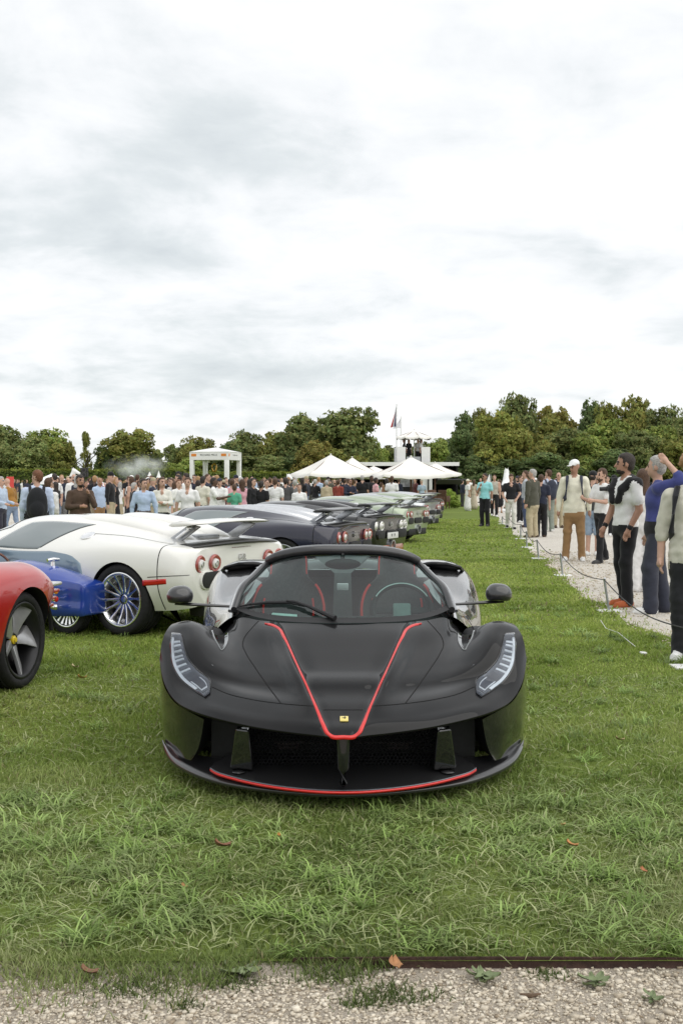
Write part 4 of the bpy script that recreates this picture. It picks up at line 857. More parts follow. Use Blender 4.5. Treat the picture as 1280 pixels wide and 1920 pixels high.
cw = Surf(np.stack([e + np.array([0, -.012, .004]), e + np.array([0, .02, .014]), e + np.array([0, .05, .026])])); put('cowl', mesh('cowl', cw.grid(6, 80).reshape(-1, 3), gridfaces(6, 80)), mat('cowl_black', (.012, .012, .013), .6, var=.2), bc)
V_, F_ = mirror_mesh(WS.grid(24, 40).reshape(-1, 3), gridfaces(24, 40)); BVHW = BVHTree.FromPolygons([tuple(v) for v in V_], [tuple(int(i) for i in f) for f in F_])
def onglass(px, lift): return [hit(u, v, BVHW)[0] + hit(u, v, BVHW)[1] * lift for u, v in px]
wp = empty('wiper'); wp.parent = bc
MB().tube(onglass([(628, 1166), (606, 1156), (580, 1144), (555, 1135), (538, 1133)], .022), [.016, .013, .010, .008, .006], 8).build('wiper_arm', M_DARK, wp)
MB().tube(onglass([(447, 1141), (470, 1136), (505, 1133), (545, 1133), (572, 1140)], .012), [.004, .007, .010, .010, .006], 8).build('wiper_blade', M_DARK, wp)
# cockpit
M_INT = mat('cockpit_black', (.020, .021, .022), .7, var=.25, vscale=30); M_SEAT = mat('seat_alcantara', (.045, .047, .048), .9, var=.25, vscale=60, sheen=.3); M_PIPE = mat('red_piping', (.70, .03, .025), .6); M_GREY = mat('cockpit_grey', (.13, .15, .15), .5, .2, var=.1)
ds = Surf([[(x, y + (x / .6) ** 2 * .22, z - (x / .6) ** 2 * .03) for x in (0, .2, .4, .58)] for y, z in ((1.2, .67), (1.4, .69), (1.62, .70), (1.70, .66), (1.72, .42))]); shell('dashboard', ds.grid(24, 16), M_INT, bc)
MB().box((0, 2.0, .20), (1.2, 1.4, .05)).box((.6, 2.05, .45), (.04, 1.2, .5)).box((-.6, 2.05, .45), (.04, 1.2, .5)).box((0, 2.66, .50), (1.2, .05, .68)).build('cockpit_tub', M_INT, bc)
MB().box((0, 2.1, .36), (.24, .95, .32)).build('centre_tunnel', M_INT, bc, bevel=.03)
MB().add([(-.07, 2.5, .45), (.07, 2.5, .45), (.055, 2.52, .88), (.20, 2.56, 1.0), (.20, 2.56, 1.02), (-.20, 2.56, 1.02), (-.20, 2.56, 1.0), (-.055, 2.52, .88)], [(0, 1, 2, 7), (7, 2, 3, 4, 5, 6)]).build('rear_bulkhead_brace', M_GREY, bc, smooth=False)
MB().tube([(-.50, 2.6, .90), (-.3, 2.58, .99), (0, 2.56, 1.02), (.3, 2.58, .99), (.50, 2.6, .90)], .022, 8).build('roll_hoop', M_INT, bc)
MB().box((0, 2.40, .80), (.075, .02, .045)).build('tunnel_display', mat('display_white', (.75, .78, .78), .4), bc, bevel=.006)
MB().ball((0, 1.90, .985), (.11, .03, .034), 16, 8).tube([(0, 1.90, .99), (0, 1.93, 1.045)], .012, 6).build('rear_view_mirror', M_DARK, bc)
for s in (-1, 1):
    cx = s * .355; sx = Surf([[(cx + a * w, 2.30 + (y + b * .07) , z) for a, b in ((-1, -1), (-.86, -.4), (-.5, .25), (0, .4), (.5, .25), (.86, -.4), (1, -1))] for w, y, z in ((.22, -.22, .34), (.24, .0, .42), (.245, .08, .56), (.245, .14, .70), (.20, .19, .80), (.135, .22, .86), (.125, .25, .95), (.115, .27, 1.0), (.07, .29, 1.015))])
    st = put('seat', mesh('seat', sx.grid(40, 30).reshape(-1, 3), gridfaces(40, 30)), M_SEAT, bc)
    MB().box((cx, 2.1, .36), (.44, .46, .14)).build('cushion', M_SEAT, st, bevel=.04)
    for q in (.5, 5.5): MB().tube(sx.at(np.linspace(1, 4.2, 16), np.full(16, q)) + np.array([0, -.014, 0]), .009, 6).build('piping', M_PIPE, st)
    for q in (1.6, 4.4): MB().tube(sx.at(np.linspace(1, 3.2, 14), np.full(14, q)) + np.array([0, -.014, 0]), .007, 6).build('piping', M_PIPE, st)
    for q in (.6, 5.4): MB().tube(sx.at(np.linspace(5.2, 7.2, 10), np.full(10, q)) + np.array([0, -.01, 0]), .004, 6).build('piping', M_PIPE, st)
    pc = sx.at([6.4], [3.])[0]; MB().prism([(x * .016, y * .02) for x, y in hs], -.004, 0, axis='y').build('horse_emblem', M_PIPE, st, smooth=False, loc=(pc[0], pc[1] - .006, pc[2]))
sw = empty('steering_wheel', (.355, 1.83, .715)); sw.parent = bc; sw.rotation_euler = (math.radians(62), 0, 0)
a_ = np.linspace(0, 2 * math.pi, 37); MB().tube([(.175 * math.cos(t), .165 * math.sin(t) * (1 if math.sin(t) > 0 else .85), 0) for t in a_], .017, 8).build('rim', M_INT, sw)
MB().tube([(.176 * math.cos(t), .166 * math.sin(t), .012) for t in np.linspace(.5, 2.64, 20)], .006, 6).build('rim_trim', mat('rim_trim_grey', (.5, .52, .52), .4, .5), sw)
MB().box((0, -.03, -.01), (.11, .15, .03)).build('hub', mat('hub_grey', (.20, .25, .24), .55, .1, var=.1), sw, bevel=.02); MB().box((0, .0, -.012), (.32, .04, .015)).build('spoke_bar', M_INT, sw, bevel=.006)
pp = onglass([(498, 1155), (510, 1143), (556, 1146), (557, 1159)], -.020); MB().add(pp, [(0, 1, 2, 3)]).build('paper', mat('paper_card', (.72, .86, .82), .8, var=.05), bc, smooth=False)
# ---- door mirrors on stalks
for s in (-1, 1):
    mr = empty('mirror'); mr.parent = bc
    S = Solid(); S.ell(0, (0, 0, -.012), (.098, .07, .074), .02, cut=(0, 0, 1, -.036)).ell(0, (-.03, .01, -.006), (.066, .06, .064), .02, cut=(0, 0, 1, -.042)).ell(0, (.035, 0, -.01), (.062, .055, .056), .03, cut=(0, 0, 1, -.036))
    V, F, _ = S.mesh(.008); c = at_depth(934 if s > 0 else 338, 1111 if s > 0 else 1115, NOSE_Y + 1.62); V[:, 0] *= s; 
    me = mesh('housing', V, F if s > 0 else F[:, ::-1]); merge_mesh(me); put('housing', me, M_CARB, mr, (c[0] - .008, 1.62, c[2]), scale=(.74, 1, .84))
    cx = c[0] - .008; MB().tube([(cx + s * .03, 1.62, c[2] - .052), (cx - s * .05, 1.62, c[2] - .056), (s * .66, 1.60, c[2] - .066), (s * .60, 1.60, c[2] - .069)], [.014, .016, .013, .016], 10, flat=.62).build('stalk', M_CARB, mr)
# ---------------------------------------------------------------- rounded coupes with a raised rear wing, parked in echelon
# local frame: rear axle at the origin, +y forward, x to the car's right
VST = [ # y, then (x, z): sill, bulge, shoulder, glass, roof edge, roof centre
 (-.75, (.60,.32),(.77,.55),(.725,.79),(.58,.845),(.30,.865),(0,.87)), (-.70, (.72,.29),(.88,.54),(.82,.81),(.62,.868),(.33,.882),(0,.885)), (-.60, (.80,.27),(.945,.53),(.895,.83),(.655,.885),(.36,.895),(0,.90)), (-.3, (.89,.25),(.99,.5),(.945,.85),(.64,.92),(.40,.94),(0,.945)),
 (.05, (.91,.22),(1.0,.5),(.955,.855),(.615,.985),(.41,1.035),(0,1.05)), (.5, (.92,.2),(.975,.46),(.93,.82),(.61,1.03),(.43,1.12),(0,1.14)), (1.0, (.92,.19),(.955,.45),(.90,.78),(.62,1.05),(.45,1.165),(0,1.185)), (1.4, (.92,.19),(.95,.45),(.892,.77),(.63,1.055),(.45,1.175),(0,1.20)),
 (1.8, (.92,.19),(.95,.45),(.892,.78),(.625,1.01),(.43,1.13),(0,1.165)), (2.1, (.93,.19),(.955,.46),(.90,.79),(.64,.93),(.40,1.02),(0,1.055)), (2.4, (.94,.2),(.97,.48),(.91,.795),(.66,.84),(.38,.885),(0,.91)), (2.71, (.95,.2),(.98,.5),(.915,.80),(.62,.785),(.35,.775),(0,.78)),
 (3.1, (.90,.2),(.95,.49),(.85,.71),(.55,.69),(.3,.685),(0,.69)), (3.42, (.78,.2),(.84,.46),(.73,.58),(.5,.565),(.25,.57),(0,.58)), (3.62, (.58,.22),(.62,.42),(.53,.50),(.38,.50),(.2,.51),(0,.52))]
def zlow(z): return z if z < .86 else .86 + (z - .86) * .80
VS = Surf([[(x, r[0], zlow(z)) for x, z in r[1:]] for r in VST]); VY = np.array([r[0] for r in VST])
def vt(y): return np.interp(y, VY, np.arange(len(VY)))
def loft_closed(S, nt, nq, name):
    Gd = S.grid(nt, nq); Gd[:, -1, 0] = 0; V = Gd.reshape(-1, 3); F = gridfaces(nt, nq)
    V2 = V.copy(); V2[:, 0] *= -1; n = len(V); F2 = F[:, ::-1] + n
    Fs = [tuple(f) for f in F] + [tuple(f) for f in F2]
    for i in range(nt - 1): a, b = i * nq, (i + 1) * nq; Fs.append((a, b, b + n, a + n))      # floor
    e0 = [j for j in range(nq)] + [n + j for j in range(nq - 2, -1, -1)]; b = (nt - 1) * nq; e1 = [b + j for j in range(nq)] + [n + b + j for j in range(nq - 2, -1, -1)]
    Fs += [tuple(e0[::-1]), tuple(e1)]
    me = mesh(name, np.concatenate([V, V2]), Fs); merge_mesh(me, 1e-5); return me
def arch_cut(me, arches, name):
    mb = MB()
    for s, y, r, zc in arches: mb.lathe([(.0005, s * .60), (r, s * .60), (r, s * 1.3), (.0005, s * 1.3)], 48, 'x', (0, y, zc))
    c = mb.data('cut', smooth=False); c.materials.append(None); me.materials.append(None)
    for p in c.polygons: p.material_index = 1
    r = boolean_cut(me, c, name)
    while len(r.materials) < 2: r.materials.append(None)
    bm = bmesh.new(); bm.from_mesh(r)
    for f in bm.faces: f.smooth = True
    for e in bm.edges:
        if len(e.link_faces) == 2 and (e.calc_face_angle(0) > math.radians(32) or e.link_faces[0].material_index != e.link_faces[1].material_index): e.smooth = False
    bm.to_mesh(r); bm.free(); return r
V_ARCH = [(s, y, .372, .345) for s in (-1, 1) for y in (0.0, 2.71)]
_vc = {}
def cached(k, f):
    if k not in _vc: _vc[k] = f()
    return _vc[k]
def spatch(S, fn, na, nb, lift, side=1, name='patch', vt_=None):
    """patch of the body skin: fn(a, b) -> (y, q), raised off the skin by lift"""
    A, B = np.meshgrid(np.linspace(0, 1, na), np.linspace(0, 1, nb), indexing='ij'); y, q = fn(A.ravel(), B.ravel()); t = (vt_ or vt)(y); P = S.at(t, q); Nn = S.normal(t, q)
    Nn *= np.sign(Nn[:, 0] * P[:, 0] + Nn[:, 2] * (P[:, 2] - .5))[:, None]; P = P + Nn * lift; P[:, 0] *= side
    Gd = P.reshape(na, nb, 3); back = (S.at(t, q) - Nn * .004); back[:, 0] *= side; bk = back.reshape(na, nb, 3)
    Gd = np.concatenate([bk[:, :1], Gd, bk[:, -1:]], 1); Gd = np.concatenate([np.concatenate([bk[:1, :1], bk[:1], bk[:1, -1:]], 1), Gd, np.concatenate([bk[-1:, :1], bk[-1:], bk[-1:, -1:]], 1)], 0)
    me = mesh(name, Gd.reshape(-1, 3), gridfaces(*Gd.shape[:2])); return merge_mesh(me, 1e-6)
def lerp(a, b, t): return a + (b - a) * t
def dlo(a, b):      # side window: a along, b up
    y0 = lerp(1.18, .72, b ** .9); y1 = lerp(1.84, 1.56, b ** 1.4); y = lerp(y0, y1, a); top = lerp(3.40, 3.50, a); return y, lerp(2.10, top, b) - .12 * a ** 3 * b
def tone_front(a, b):   # door and front flank in the second colour, C-shaped rear edge
    q = lerp(.02, 2.02, b); yr = np.interp(q, [0, .35, .8, 1.2, 1.6, 1.85, 2.02], [.98, .72, .52, .45, .50, .66, .98]); return lerp(yr, 3.40, a), q
SEAMS = [lambda a, b: (lerp(-.475, -.466, a), lerp(.05, 2.75, b)), lambda a, b: (lerp(2.06, 2.069, a), lerp(.1, 2.0, b)), lambda a, b: (lerp(-.73, -.36, a), lerp(1.22, 1.24, b)), lambda a, b: (lerp(-.46, .70, a), lerp(2.74, 2.76, b))]
M_TGLASS = glass('car_window_glass', (.30, .38, .38)); M_LRED = mat('tail_lamp_red', (.34, .07, .06), .2, coat=.8); M_LWHT = mat('tail_lamp_white', (.78, .76, .74), .15, .1, coat=.8); M_SILV = mat('polished_alloy', (.66, .67, .69), .22, .9, var=.06)
def winged_coupe(loc, heading, label, body, front=None, roof=None, wing=None, wing_under=None, rimm=None, lamp=None, reg=False, detail=True, bumper=None, lip=None):
    """heading: direction of the tail, radians"""
    front = front or body; roof = roof or M_SILV; wing = wing or body; rimm = rimm or M_CHROME
    tx, ty = math.cos(heading), math.sin(heading); rz = math.atan2(-ty, -tx) - math.pi / 2
    c = empty('sports_coupe', (loc[0], loc[1], 0), rz); tag(c, label, 'car', 'rounded winged coupes parked in echelon')
    put('body', cached('body', lambda: arch_cut(loft_closed(VS, 90, 44, 'body'), V_ARCH, 'body')), [body, M_DARK], c)
    for s in (-1, 1):
        put('door_flank', cached(('flank', s), lambda: arch_cut_patch(s)), front, c)
        w = put('side_window', cached(('dlo', s), lambda: spatch(VS, dlo, 30, 16, .004, s, 'side_window')), mat('dark_cabin_glass', (.15, .18, .185), .06, coat=1., spec=.8), c)
        put('window_trim', cached(('dlot', s), lambda: spatch(VS, lambda a, b: (lambda y, q: (y, q))(*dlo(a * 1.04 - .02, b * 1.06 - .03)), 30, 16, .002, s, 'window_trim')), M_GLOSSK, w)
        put('roof_scoop', cached(('scoop', s), lambda: scoop(s)), roof, c)
        if detail:
            put('fuel_cap', cached('fcap', lambda: MB().lathe([(.075, 0), (.075, .006), (.062, .010), (.05, .004), (.0005, .005)], 28, 'z').data('fuel_cap')), M_CHROME, c, *fcap_at(s))
            put('reflector', cached(('refl', s), lambda: spatch(VS, lambda a, b: (lerp(-.56, -.30, a), lerp(1.0, 1.16, b)), 10, 4, .0012, s, 'reflector')), mat('reflector_red', (.52, .015, .012), .25, coat=.5), c)
        mr = put('door_mirror', cached(('mir', s), lambda: mirror_pod(s)), front, c)
        for y in (0., 2.71): add_wheel(c, 'vey', .352, .30, .262, 14, 'multi', (s * .835, y, .350), s, rimm)
    for k, fa in enumerate(SEAMS):
        for s in (-1, 1): put('panel_seam', cached(('seam', k, s), lambda: spatch(VS, fa, *((3, 24) if k < 2 else (24, 3)), .0012, s, 'panel_seam')), M_SEAM, c)
    put('windscreen', cached('wsc', lambda: wrap_patch(1.86, 2.46, 3.25, 'windscreen')), mat('dark_cabin_glass', (.03, .04, .045), .06), c)
    put('engine_bay', cached('bay', lambda: MB().box((0, -.05, .89), (.36, .62, .12)).box((0, .25, .94), (.32, .3, .14)).data('engine_bay', bevel=.03)), mat('engine_alloy', (.35, .36, .37), .35, .8, var=.3, vscale=12), c)
    # tail lamps, vents, plate, emblem, diffuser
    for s in (-1, 1):
        for x in (.465, .675):
            l = put('tail_lamp', cached('lamp', lambda: MB().lathe([(.088, .0), (.088, .014), (.078, .026), (.055, .020), (.050, .012)], 32, 'y').data('tail_lamp')), lamp or M_LRED, c, (s * x, *tail_at(x, .70)), (math.radians(6), 0, s * -.18 * (x > .5)), (1, -1, 1))
            put('lens', cached('lampin', lambda: MB().lathe([(.052, .010), (.046, .030), (.03, .036), (.0005, .038)], 24, 'y').data('lens')), M_LWHT, l); put('lens_ring', cached('lampr', lambda: MB().lathe([(.030, .036), (.026, .041), (.018, .040)], 20, 'y').data('lens_ring')), M_ALLOY, l)
        put('rear_vent', cached('vent', lambda: stadium(.185, .078, .03, 'rear_vent')), M_DARK, c, (s * .50, tail_at(.5, .545)[0] + .004, .545), (0, 0, s * -.05)); put('vent_rim', cached('ventr', lambda: stadium(.198, .090, .02, 'vent_rim')), body, c, (s * .50, tail_at(.5, .545)[0] + .006, .545), (0, 0, s * -.05))
    put('centre_grille', cached('cgr', lambda: stadium(.24, .07, .02, 'centre_grille')), M_DARK, c, (0, -.756, .545))
    em = mat('emblem_silver', (.7, .7, .72), .25, .9)
    if detail: txt('emblem', 'EB', .12, em, c, (0, -.762, .72), (math.pi / 2, 0, 0), .004)
    put('brake_light', cached('brk', lambda: MB().box((0, 0, 0), (.34, .02, .018)).data('brake_light', bevel=.004)), mat('brake_strip', (.28, .05, .05), .3), c, (0, -.74, .835))
    put('diffuser', cached('dif', lambda: MB().box((0, -.65, .27), (1.2, .22, .17)).data('diffuser', bevel=.04)), bumper or M_DARK, c)
    put('exhaust', cached('exh', lambda: MB().lathe([(.11, 0), (.11, -.05), (.085, -.05), (.08, .02), (.0005, .02)], 24, 'y').data('exhaust')), M_ALLOY, c, (0, -.75, .33))
    if reg:
        pl = put('number_plate', cached('plate', lambda: MB().box((0, 0, 0), (.50, .012, .11)).data('number_plate', bevel=.003)), mat('plate_white', (.7, .7, .7), .5), c, (0, -.785, .52)); txt('plate_text', 'W  M', .085, M_DARK, pl, (0, -.0075, 0), (math.pi / 2, 0, 0), .001)
    # wing on two struts, dark deck lip below
    w = put('rear_wing', cached('wing', make_wing), [wing, wing_under or wing], c)
    for s in (-1, 1):
        st = put('wing_strut', cached(('strut', s), lambda: MB().add([(s * x, y, z) for x in (.455, .485) for y, z in ((-.14, .88), (-.30, .86), (-.60, 1.05), (-.47, 1.075))], [(0, 1, 2, 3), (7, 6, 5, 4), (0, 4, 5, 1), (1, 5, 6, 2), (2, 6, 7, 3), (3, 7, 4, 0)]).data('wing_strut', bevel=.01)), M_ALLOY, c)
        put('strut_link', cached(('link', s), lambda: MB().tube([(s * .52, -.34, .93), (s * .53, -.50, 1.03)], .016, 8).ball((s * .53, -.5, 1.035), .026).data('strut_link')), M_CHROME, st)
    put('deck_lip', cached('lip', make_lip), lip or mat('lip_black', (.02, .02, .02), .4, coat=.3), c); return c
def tail_at(x, z):
    """y on the tail end face and the height"""
    return (-.752 + max(0, x - .5) * .10, z)
def fcap_at(s):
    t = vt(np.array([.62])); p = VS.at(t, [2.62])[0]; n = VS.normal(t, [2.62])[0]; n = n if n[0] > 0 else -n; p = p + n * .002; p[0] *= s; n[0] *= s
    return tuple(p), Vector(n).to_track_quat('Z', 'Y').to_euler()
def arch_cut_patch(s):
    me = spatch(VS, tone_front, 60, 30, .005, s, 'door_flank')
    mb = MB(); mb.lathe([(.0005, s * .5), (.378, s * .5), (.378, s * 1.3), (.0005, s * 1.3)], 48, 'x', (0, 2.71, .345)); c = mb.data('cut', smooth=False)
    bm = bmesh.new(); bm.from_mesh(me); kill = [f for f in bm.faces if all(math.hypot(v.co.y - 2.71, v.co.z - .345) < .382 for v in f.verts)]; bmesh.ops.delete(bm, geom=kill, context='FACES')
    for v in bm.verts:
        d = math.hypot(v.co.y - 2.71, v.co.z - .345)
        if d < .376: v.co.y = 2.71 + (v.co.y - 2.71) * .376 / d; v.co.z = .345 + (v.co.z - .345) * .376 / d
    bm.to_mesh(me); bm.free(); return me
def scoop(s):
    S = Surf([[(s * (.30 + w * math.cos(a)), y, zlow(z) - .004 + h * .85 * math.sin(a)) for a in np.linspace(math.pi, 0, 9)] for y, z, w, h in ((1.0, 1.12, .150, .09), (.94, 1.11, .16, .11), (.6, 1.09, .165, .125), (.2, 1.04, .17, .125), (-.10, .975, .155, .10), (-.32, .91, .12, .06), (-.46, .87, .07, .02))])
    me = mesh('roof_scoop', S.grid(30, 24).reshape(-1, 3), gridfaces(30, 24)); return merge_mesh(me)
def mirror_pod(s):
    S = Solid(); S.ell(0, (.0, 0, 0), (.10, .075, .065), .02).cone(0, (-.06, 0, -.04), (-.16, 0, -.10), .022, .03); V, F, _ = S.mesh(.012); V[:, 0] *= s; V += np.array([s * 1.04, 1.80, .89]); me = mesh('door_mirror', V, F); return merge_mesh(me)
def wrap_patch(y0, y1, q0, name):
    A, B = np.meshgrid(np.linspace(0, 1, 16), np.linspace(-1, 1, 31), indexing='ij'); q = 5 - (5 - q0) * np.abs(B); y = lerp(y0, y1, A) - .30 * np.abs(B) ** 2 * A * .6; t = vt(y.ravel()); P = VS.at(t, q.ravel()); P[:, 0] = np.abs(P[:, 0]) * np.sign(B.ravel()); P[:, 2] += .006; P[:, 1] += .004
    me = mesh(name, P.reshape(-1, 3), gridfaces(16, 31)); return merge_mesh(me)
def stadium(a, b, d, name):
    an = np.linspace(0, 2 * math.pi, 33)[:-1]; P = [((a - b) * (1 if math.cos(t) > 0 else -1) + b * math.cos(t), b * math.sin(t)) for t in an]; return MB().prism(P, -d, .02, axis='y').data(name, bevel=.004)
def make_wing():
    prof = [(-.30, 1.135), (-.36, 1.165), (-.50, 1.175), (-.66, 1.168), (-.76, 1.15), (-.66, 1.138), (-.50, 1.128), (-.36, 1.125)]; xs = np.linspace(-.66, .66, 17); V = []; F = []; M = []
    for x in xs:
        k = 1 - .35 * max(0, abs(x) - .5) / .16; 
        for y, z in prof: V.append((x, -.53 + (y + .53) * k + .03 * (x / .66) ** 2, z - .055 - .02 * (x / .66) ** 2))
    n = len(prof)
    for i in range(16):
        for j in range(n): F.append((i * n + j, i * n + (j + 1) % n, (i + 1) * n + (j + 1) % n, (i + 1) * n + j)); M.append(1 if j in (4, 5, 6, 7) else 0)
    F += [tuple(range(n)), tuple(16 * n + j for j in range(n - 1, -1, -1))]; M += [0, 0]
    me = mesh('rear_wing', V, F, 2, M); bm = bmesh.new(); bm.from_mesh(me); bmesh.ops.recalc_face_normals(bm, faces=bm.faces); bm.to_mesh(me); bm.free(); return me
def make_lip():
    xs = np.linspace(-.72, .72, 21); V = []; F = []
    for x in xs:
        c = (x / .72) ** 2
        for y, z in ((-.44, .89), (-.60, .915), (-.78, .905), (-.81, .885), (-.76, .865), (-.5, .87)): V.append((x, y + .10 * c, z - .03 * c))
    for i in range(20):
        for j in range(6): F.append((i * 6 + j, i * 6 + (j + 1) % 6, (i + 1) * 6 + (j + 1) % 6, (i + 1) * 6 + j))
    F += [tuple(range(6)), tuple(120 + j for j in range(5, -1, -1))]; me = mesh('deck_lip', V, F); return merge_mesh(me)
def place_by_lamp(u, v, hd, zl=.70):
    """rear-axle position so that the left pair of lamps lies on the pixel"""
    q = ground(u, v, zl); tx, ty = math.cos(hd), math.sin(hd); lx, ly = ty, -tx      # car's left... tail along t
    left = np.array([-(-ty) * -1, -tx]) ; left = np.array([ty, -tx])
    # facing forward f = -t, right = f rotated -90 deg = (fy, -fx) = (-ty, tx); left = (ty, -tx)
    return (q[0] - .75 * tx - .57 * left[0], q[1] - .75 * ty - .57 * left[1])
P_WHITE = paint('cream_white_paint', (.77, .765, .725), metal=0, rough=.3); P_BLUEG = paint('grey_blue_paint', (.17, .235, .29), metal=.45, rough=.3); P_NAVY = paint('deep_navy_paint', (.012, .012, .028), metal=.1, rough=.25, coat=.7)
P_BLACK = paint('coupe_black_paint', (.010, .010, .012), metal=.1, rough=.25, coat=.7); P_GREEN = paint('pale_green_paint', (.36, .42, .31), metal=.45, rough=.3); P_ORANGE = paint('burnt_orange_paint', (.36, .10, .03), metal=.2, rough=.4)
P_SILVER = paint('silver_paint', (.50, .52, .53), metal=.7, rough=.3)
H0 = math.radians(-30)
winged_coupe(place_by_lamp(389, 1057, H0), H0, 'cream white winged coupe with grey-blue doors and chrome wheels', P_WHITE, P_BLUEG, P_WHITE, P_WHITE, mat('wing_grey', (.30, .29, .22), .4))
H1 = math.radians(-25)
H2 = math.radians(-20)
winged_coupe(place_by_lamp(640, 1008, H2), H2, 'deep navy winged coupe with silver roof strip and red-ringed tail lamps', P_NAVY, P_NAVY, M_SILV, mat('carbon_wing', (.02, .02, .022), .35, coat=.5), rimm=M_ALLOY)
winged_coupe(place_by_lamp(710, 987, H1), H1, 'black winged coupe with number plate and orange lower bumper', P_BLACK, P_BLACK, P_BLACK, mat('carbon_wing', (.02, .02, .022), .35), lamp=M_LWHT, reg=True, bumper=P_ORANGE, rimm=M_ALLOY)
winged_coupe(place_by_lamp(767, 965, H1), H1, 'pale green winged coupe with burnt orange underside of the wing', P_GREEN, P_GREEN, P_GREEN, P_GREEN, P_ORANGE, rimm=M_ALLOY)
winged_coupe(place_by_lamp(798, 952, H1), H1, 'silver winged coupe parked beyond the pale green one', P_SILVER, P_GREEN, P_GREEN, P_GREEN, rimm=M_ALLOY, detail=False)
winged_coupe(place_by_lamp(808, 946, H1), H1, 'black winged coupe at the far end of the row', P_BLACK, P_BLACK, M_SILV, P_BLACK, rimm=M_ALLOY, detail=False)
# ---------------------------------------------------------------- red car (its rear flank reaches into the picture)
RST = [(-.60, (.62,.42),(.80,.56),(.86,.70),(.74,.755),(.45,.76),(0,.77)), (-.50, (.75,.36),(.90,.55),(.925,.72),(.80,.79),(.48,.78),(0,.79)), (-.35, (.86,.27),(.965,.52),(.955,.78),(.82,.865),(.52,.83),(0,.85)), (0, (.90,.2),(.99,.5),(.965,.82),(.81,.905),(.54,.87),(0,.90)), (.4, (.90,.16),(.985,.45),(.955,.81),(.79,.905),(.54,.90),(0,.97)),
       (.9, (.88,.14),(.94,.40),(.92,.74),(.74,.86),(.52,.95),(0,1.08)), (1.4, (.88,.13),(.92,.38),(.90,.70),(.72,.80),(.54,.98),(0,1.12)), (1.9, (.88,.13),(.92,.38),(.90,.69),(.74,.74),(.54,.88),(0,1.02)), (2.4, (.89,.13),(.94,.42),(.92,.74),(.78,.78),(.54,.70),(0,.74)), (2.75, (.9,.14),(.96,.44),(.94,.75),(.78,.79),(.54,.66),(0,.66)), (3.2, (.86,.14),(.92,.40),(.88,.64),(.7,.66),(.5,.57),(0,.57)), (3.6, (.72,.14),(.78,.32),(.72,.46),(.56,.48),(.4,.46),(0,.46)), (3.75, (.55,.16),(.6,.28),(.55,.36),(.42,.38),(.3,.38),(0,.38))]
RS = Surf([[(x, r[0], z) for x, z in r[1:]] for r in RST])
P_RED = paint('rosso_paint', (.42, .012, .010), metal=.15, rough=.3)
th = math.radians(11); fwd = np.array([-math.sin(th), -math.cos(th)]); lft = np.array([math.cos(th), -math.sin(th)])
_w = ground(43, 1291)[:2]; _o = _w - lft * .93
rc = empty('red_car', (_o[0], _o[1], 0), math.atan2(fwd[1], fwd[0]) - math.pi / 2); tag(rc, 'glossy red sports car with five-spoke grey wheel and bladed tail', 'car')
put('body', arch_cut(loft_closed(RS, 90, 40, 'body'), [(s, y, .382, .352) for s in (-1, 1) for y in (0, 2.70)], 'body'), [P_RED, M_DARK], rc)
for s in (-1, 1):
    for y in (0, 2.70): add_wheel(rc, 'red', .352, .30, .272, 5, 'blade', (s * .80, y, .350), s, mat('satin_grey_alloy', (.52, .52, .53), .32, .6, var=.08), mat('cap_yellow', (.75, .55, .03), .35, coat=.5), mat('barrel_dark', (.03, .03, .032), .4, .6), tilt=.5)
    MB().lathe([(.384, s * .972), (.392, s * .985), (.388, s * .95)], 40, 'x', (0, 0, .352), a0=0.25, a1=math.pi - .05).build('arch_trim', M_DARK, rc)
    m_ = mat('blade_silver', (.72, .72, .72), .25, .8)
    for k, (z, y, mm) in enumerate(((.70, -.61, m_), (.645, -.60, P_RED), (.59, -.58, P_RED), (.535, -.56, P_RED))):
        MB().box((s * .55, y, z), (.74 - .03 * k, .16, .028)).build('tail_blade', mm, rc, bevel=.012, rot=(0, 0, 0))
    MB().tube([(s * .95, .5, .13), (s * .96, 1.4, .12), (s * .95, 2.2, .12)], .02, 6).build('side_skirt', M_DARK, rc)
MB().add([(x, y, z) for x, y, z in ((-.5, 2.25, .80), (.5, 2.25, .80), (.42, 1.55, 1.13), (-.42, 1.55, 1.13))], [(0, 1, 2, 3)]).build('windscreen', mat('dark_cabin_glass', (.03, .04, .045), .06), rc, smooth=False)
# ---------------------------------------------------------------- blue three-wheeler
P_BLUE = paint('vivid_blue_paint', (.014, .050, .31), metal=.1, rough=.3)
ht = math.radians(-32); tdir = np.array([math.cos(ht), math.sin(ht)]); _o = ground(131, 1188)[:2]
tc_ = empty('three_wheeler', (_o[0], _o[1], 0), math.atan2(-tdir[1], -tdir[0]) - math.pi / 2); tag(tc_, 'small blue boat-tailed three-wheeler with chrome bullet lamps', 'car')
TST = []
for y, w, zb, zs, zc in ((-.34, .135, .225, .475, .49), (-.325, .15, .21, .495, .515), (-.22, .168, .20, .52, .56), (-.05, .19, .19, .535, .61), (.2, .235, .175, .55, .66), (.42, .27, .165, .565, .69), (.62, .30, .155, .575, .70), (.72, .32, .15, .575, .68), (.78, .325, .15, .55, .42), (1.2, .33, .15, .55, .42), (1.3, .33, .15, .58, .66), (2.0, .29, .16, .56, .63), (2.6, .23, .20, .52, .57)):
    TST.append([(y), (w * .9, zb), (w * .985, zb + .02), (w, (zb + zs) / 2), (w, zs - .02), (w * .975, zs), (w * .86, lerp(zs, zc, .28)), (w * .45, lerp(zs, zc, .8)), (0, zc)])
TS = Surf([[(x, r[0], z) for x, z in r[1:]] for r in TST]); put('body', loft_closed(TS, 90, 57, 'body'), P_BLUE, tc_)
add_wheel(tc_, 'tri', .275, .12, .205, 20, 'multi', (0, 0, .273), -1, M_CHROME)
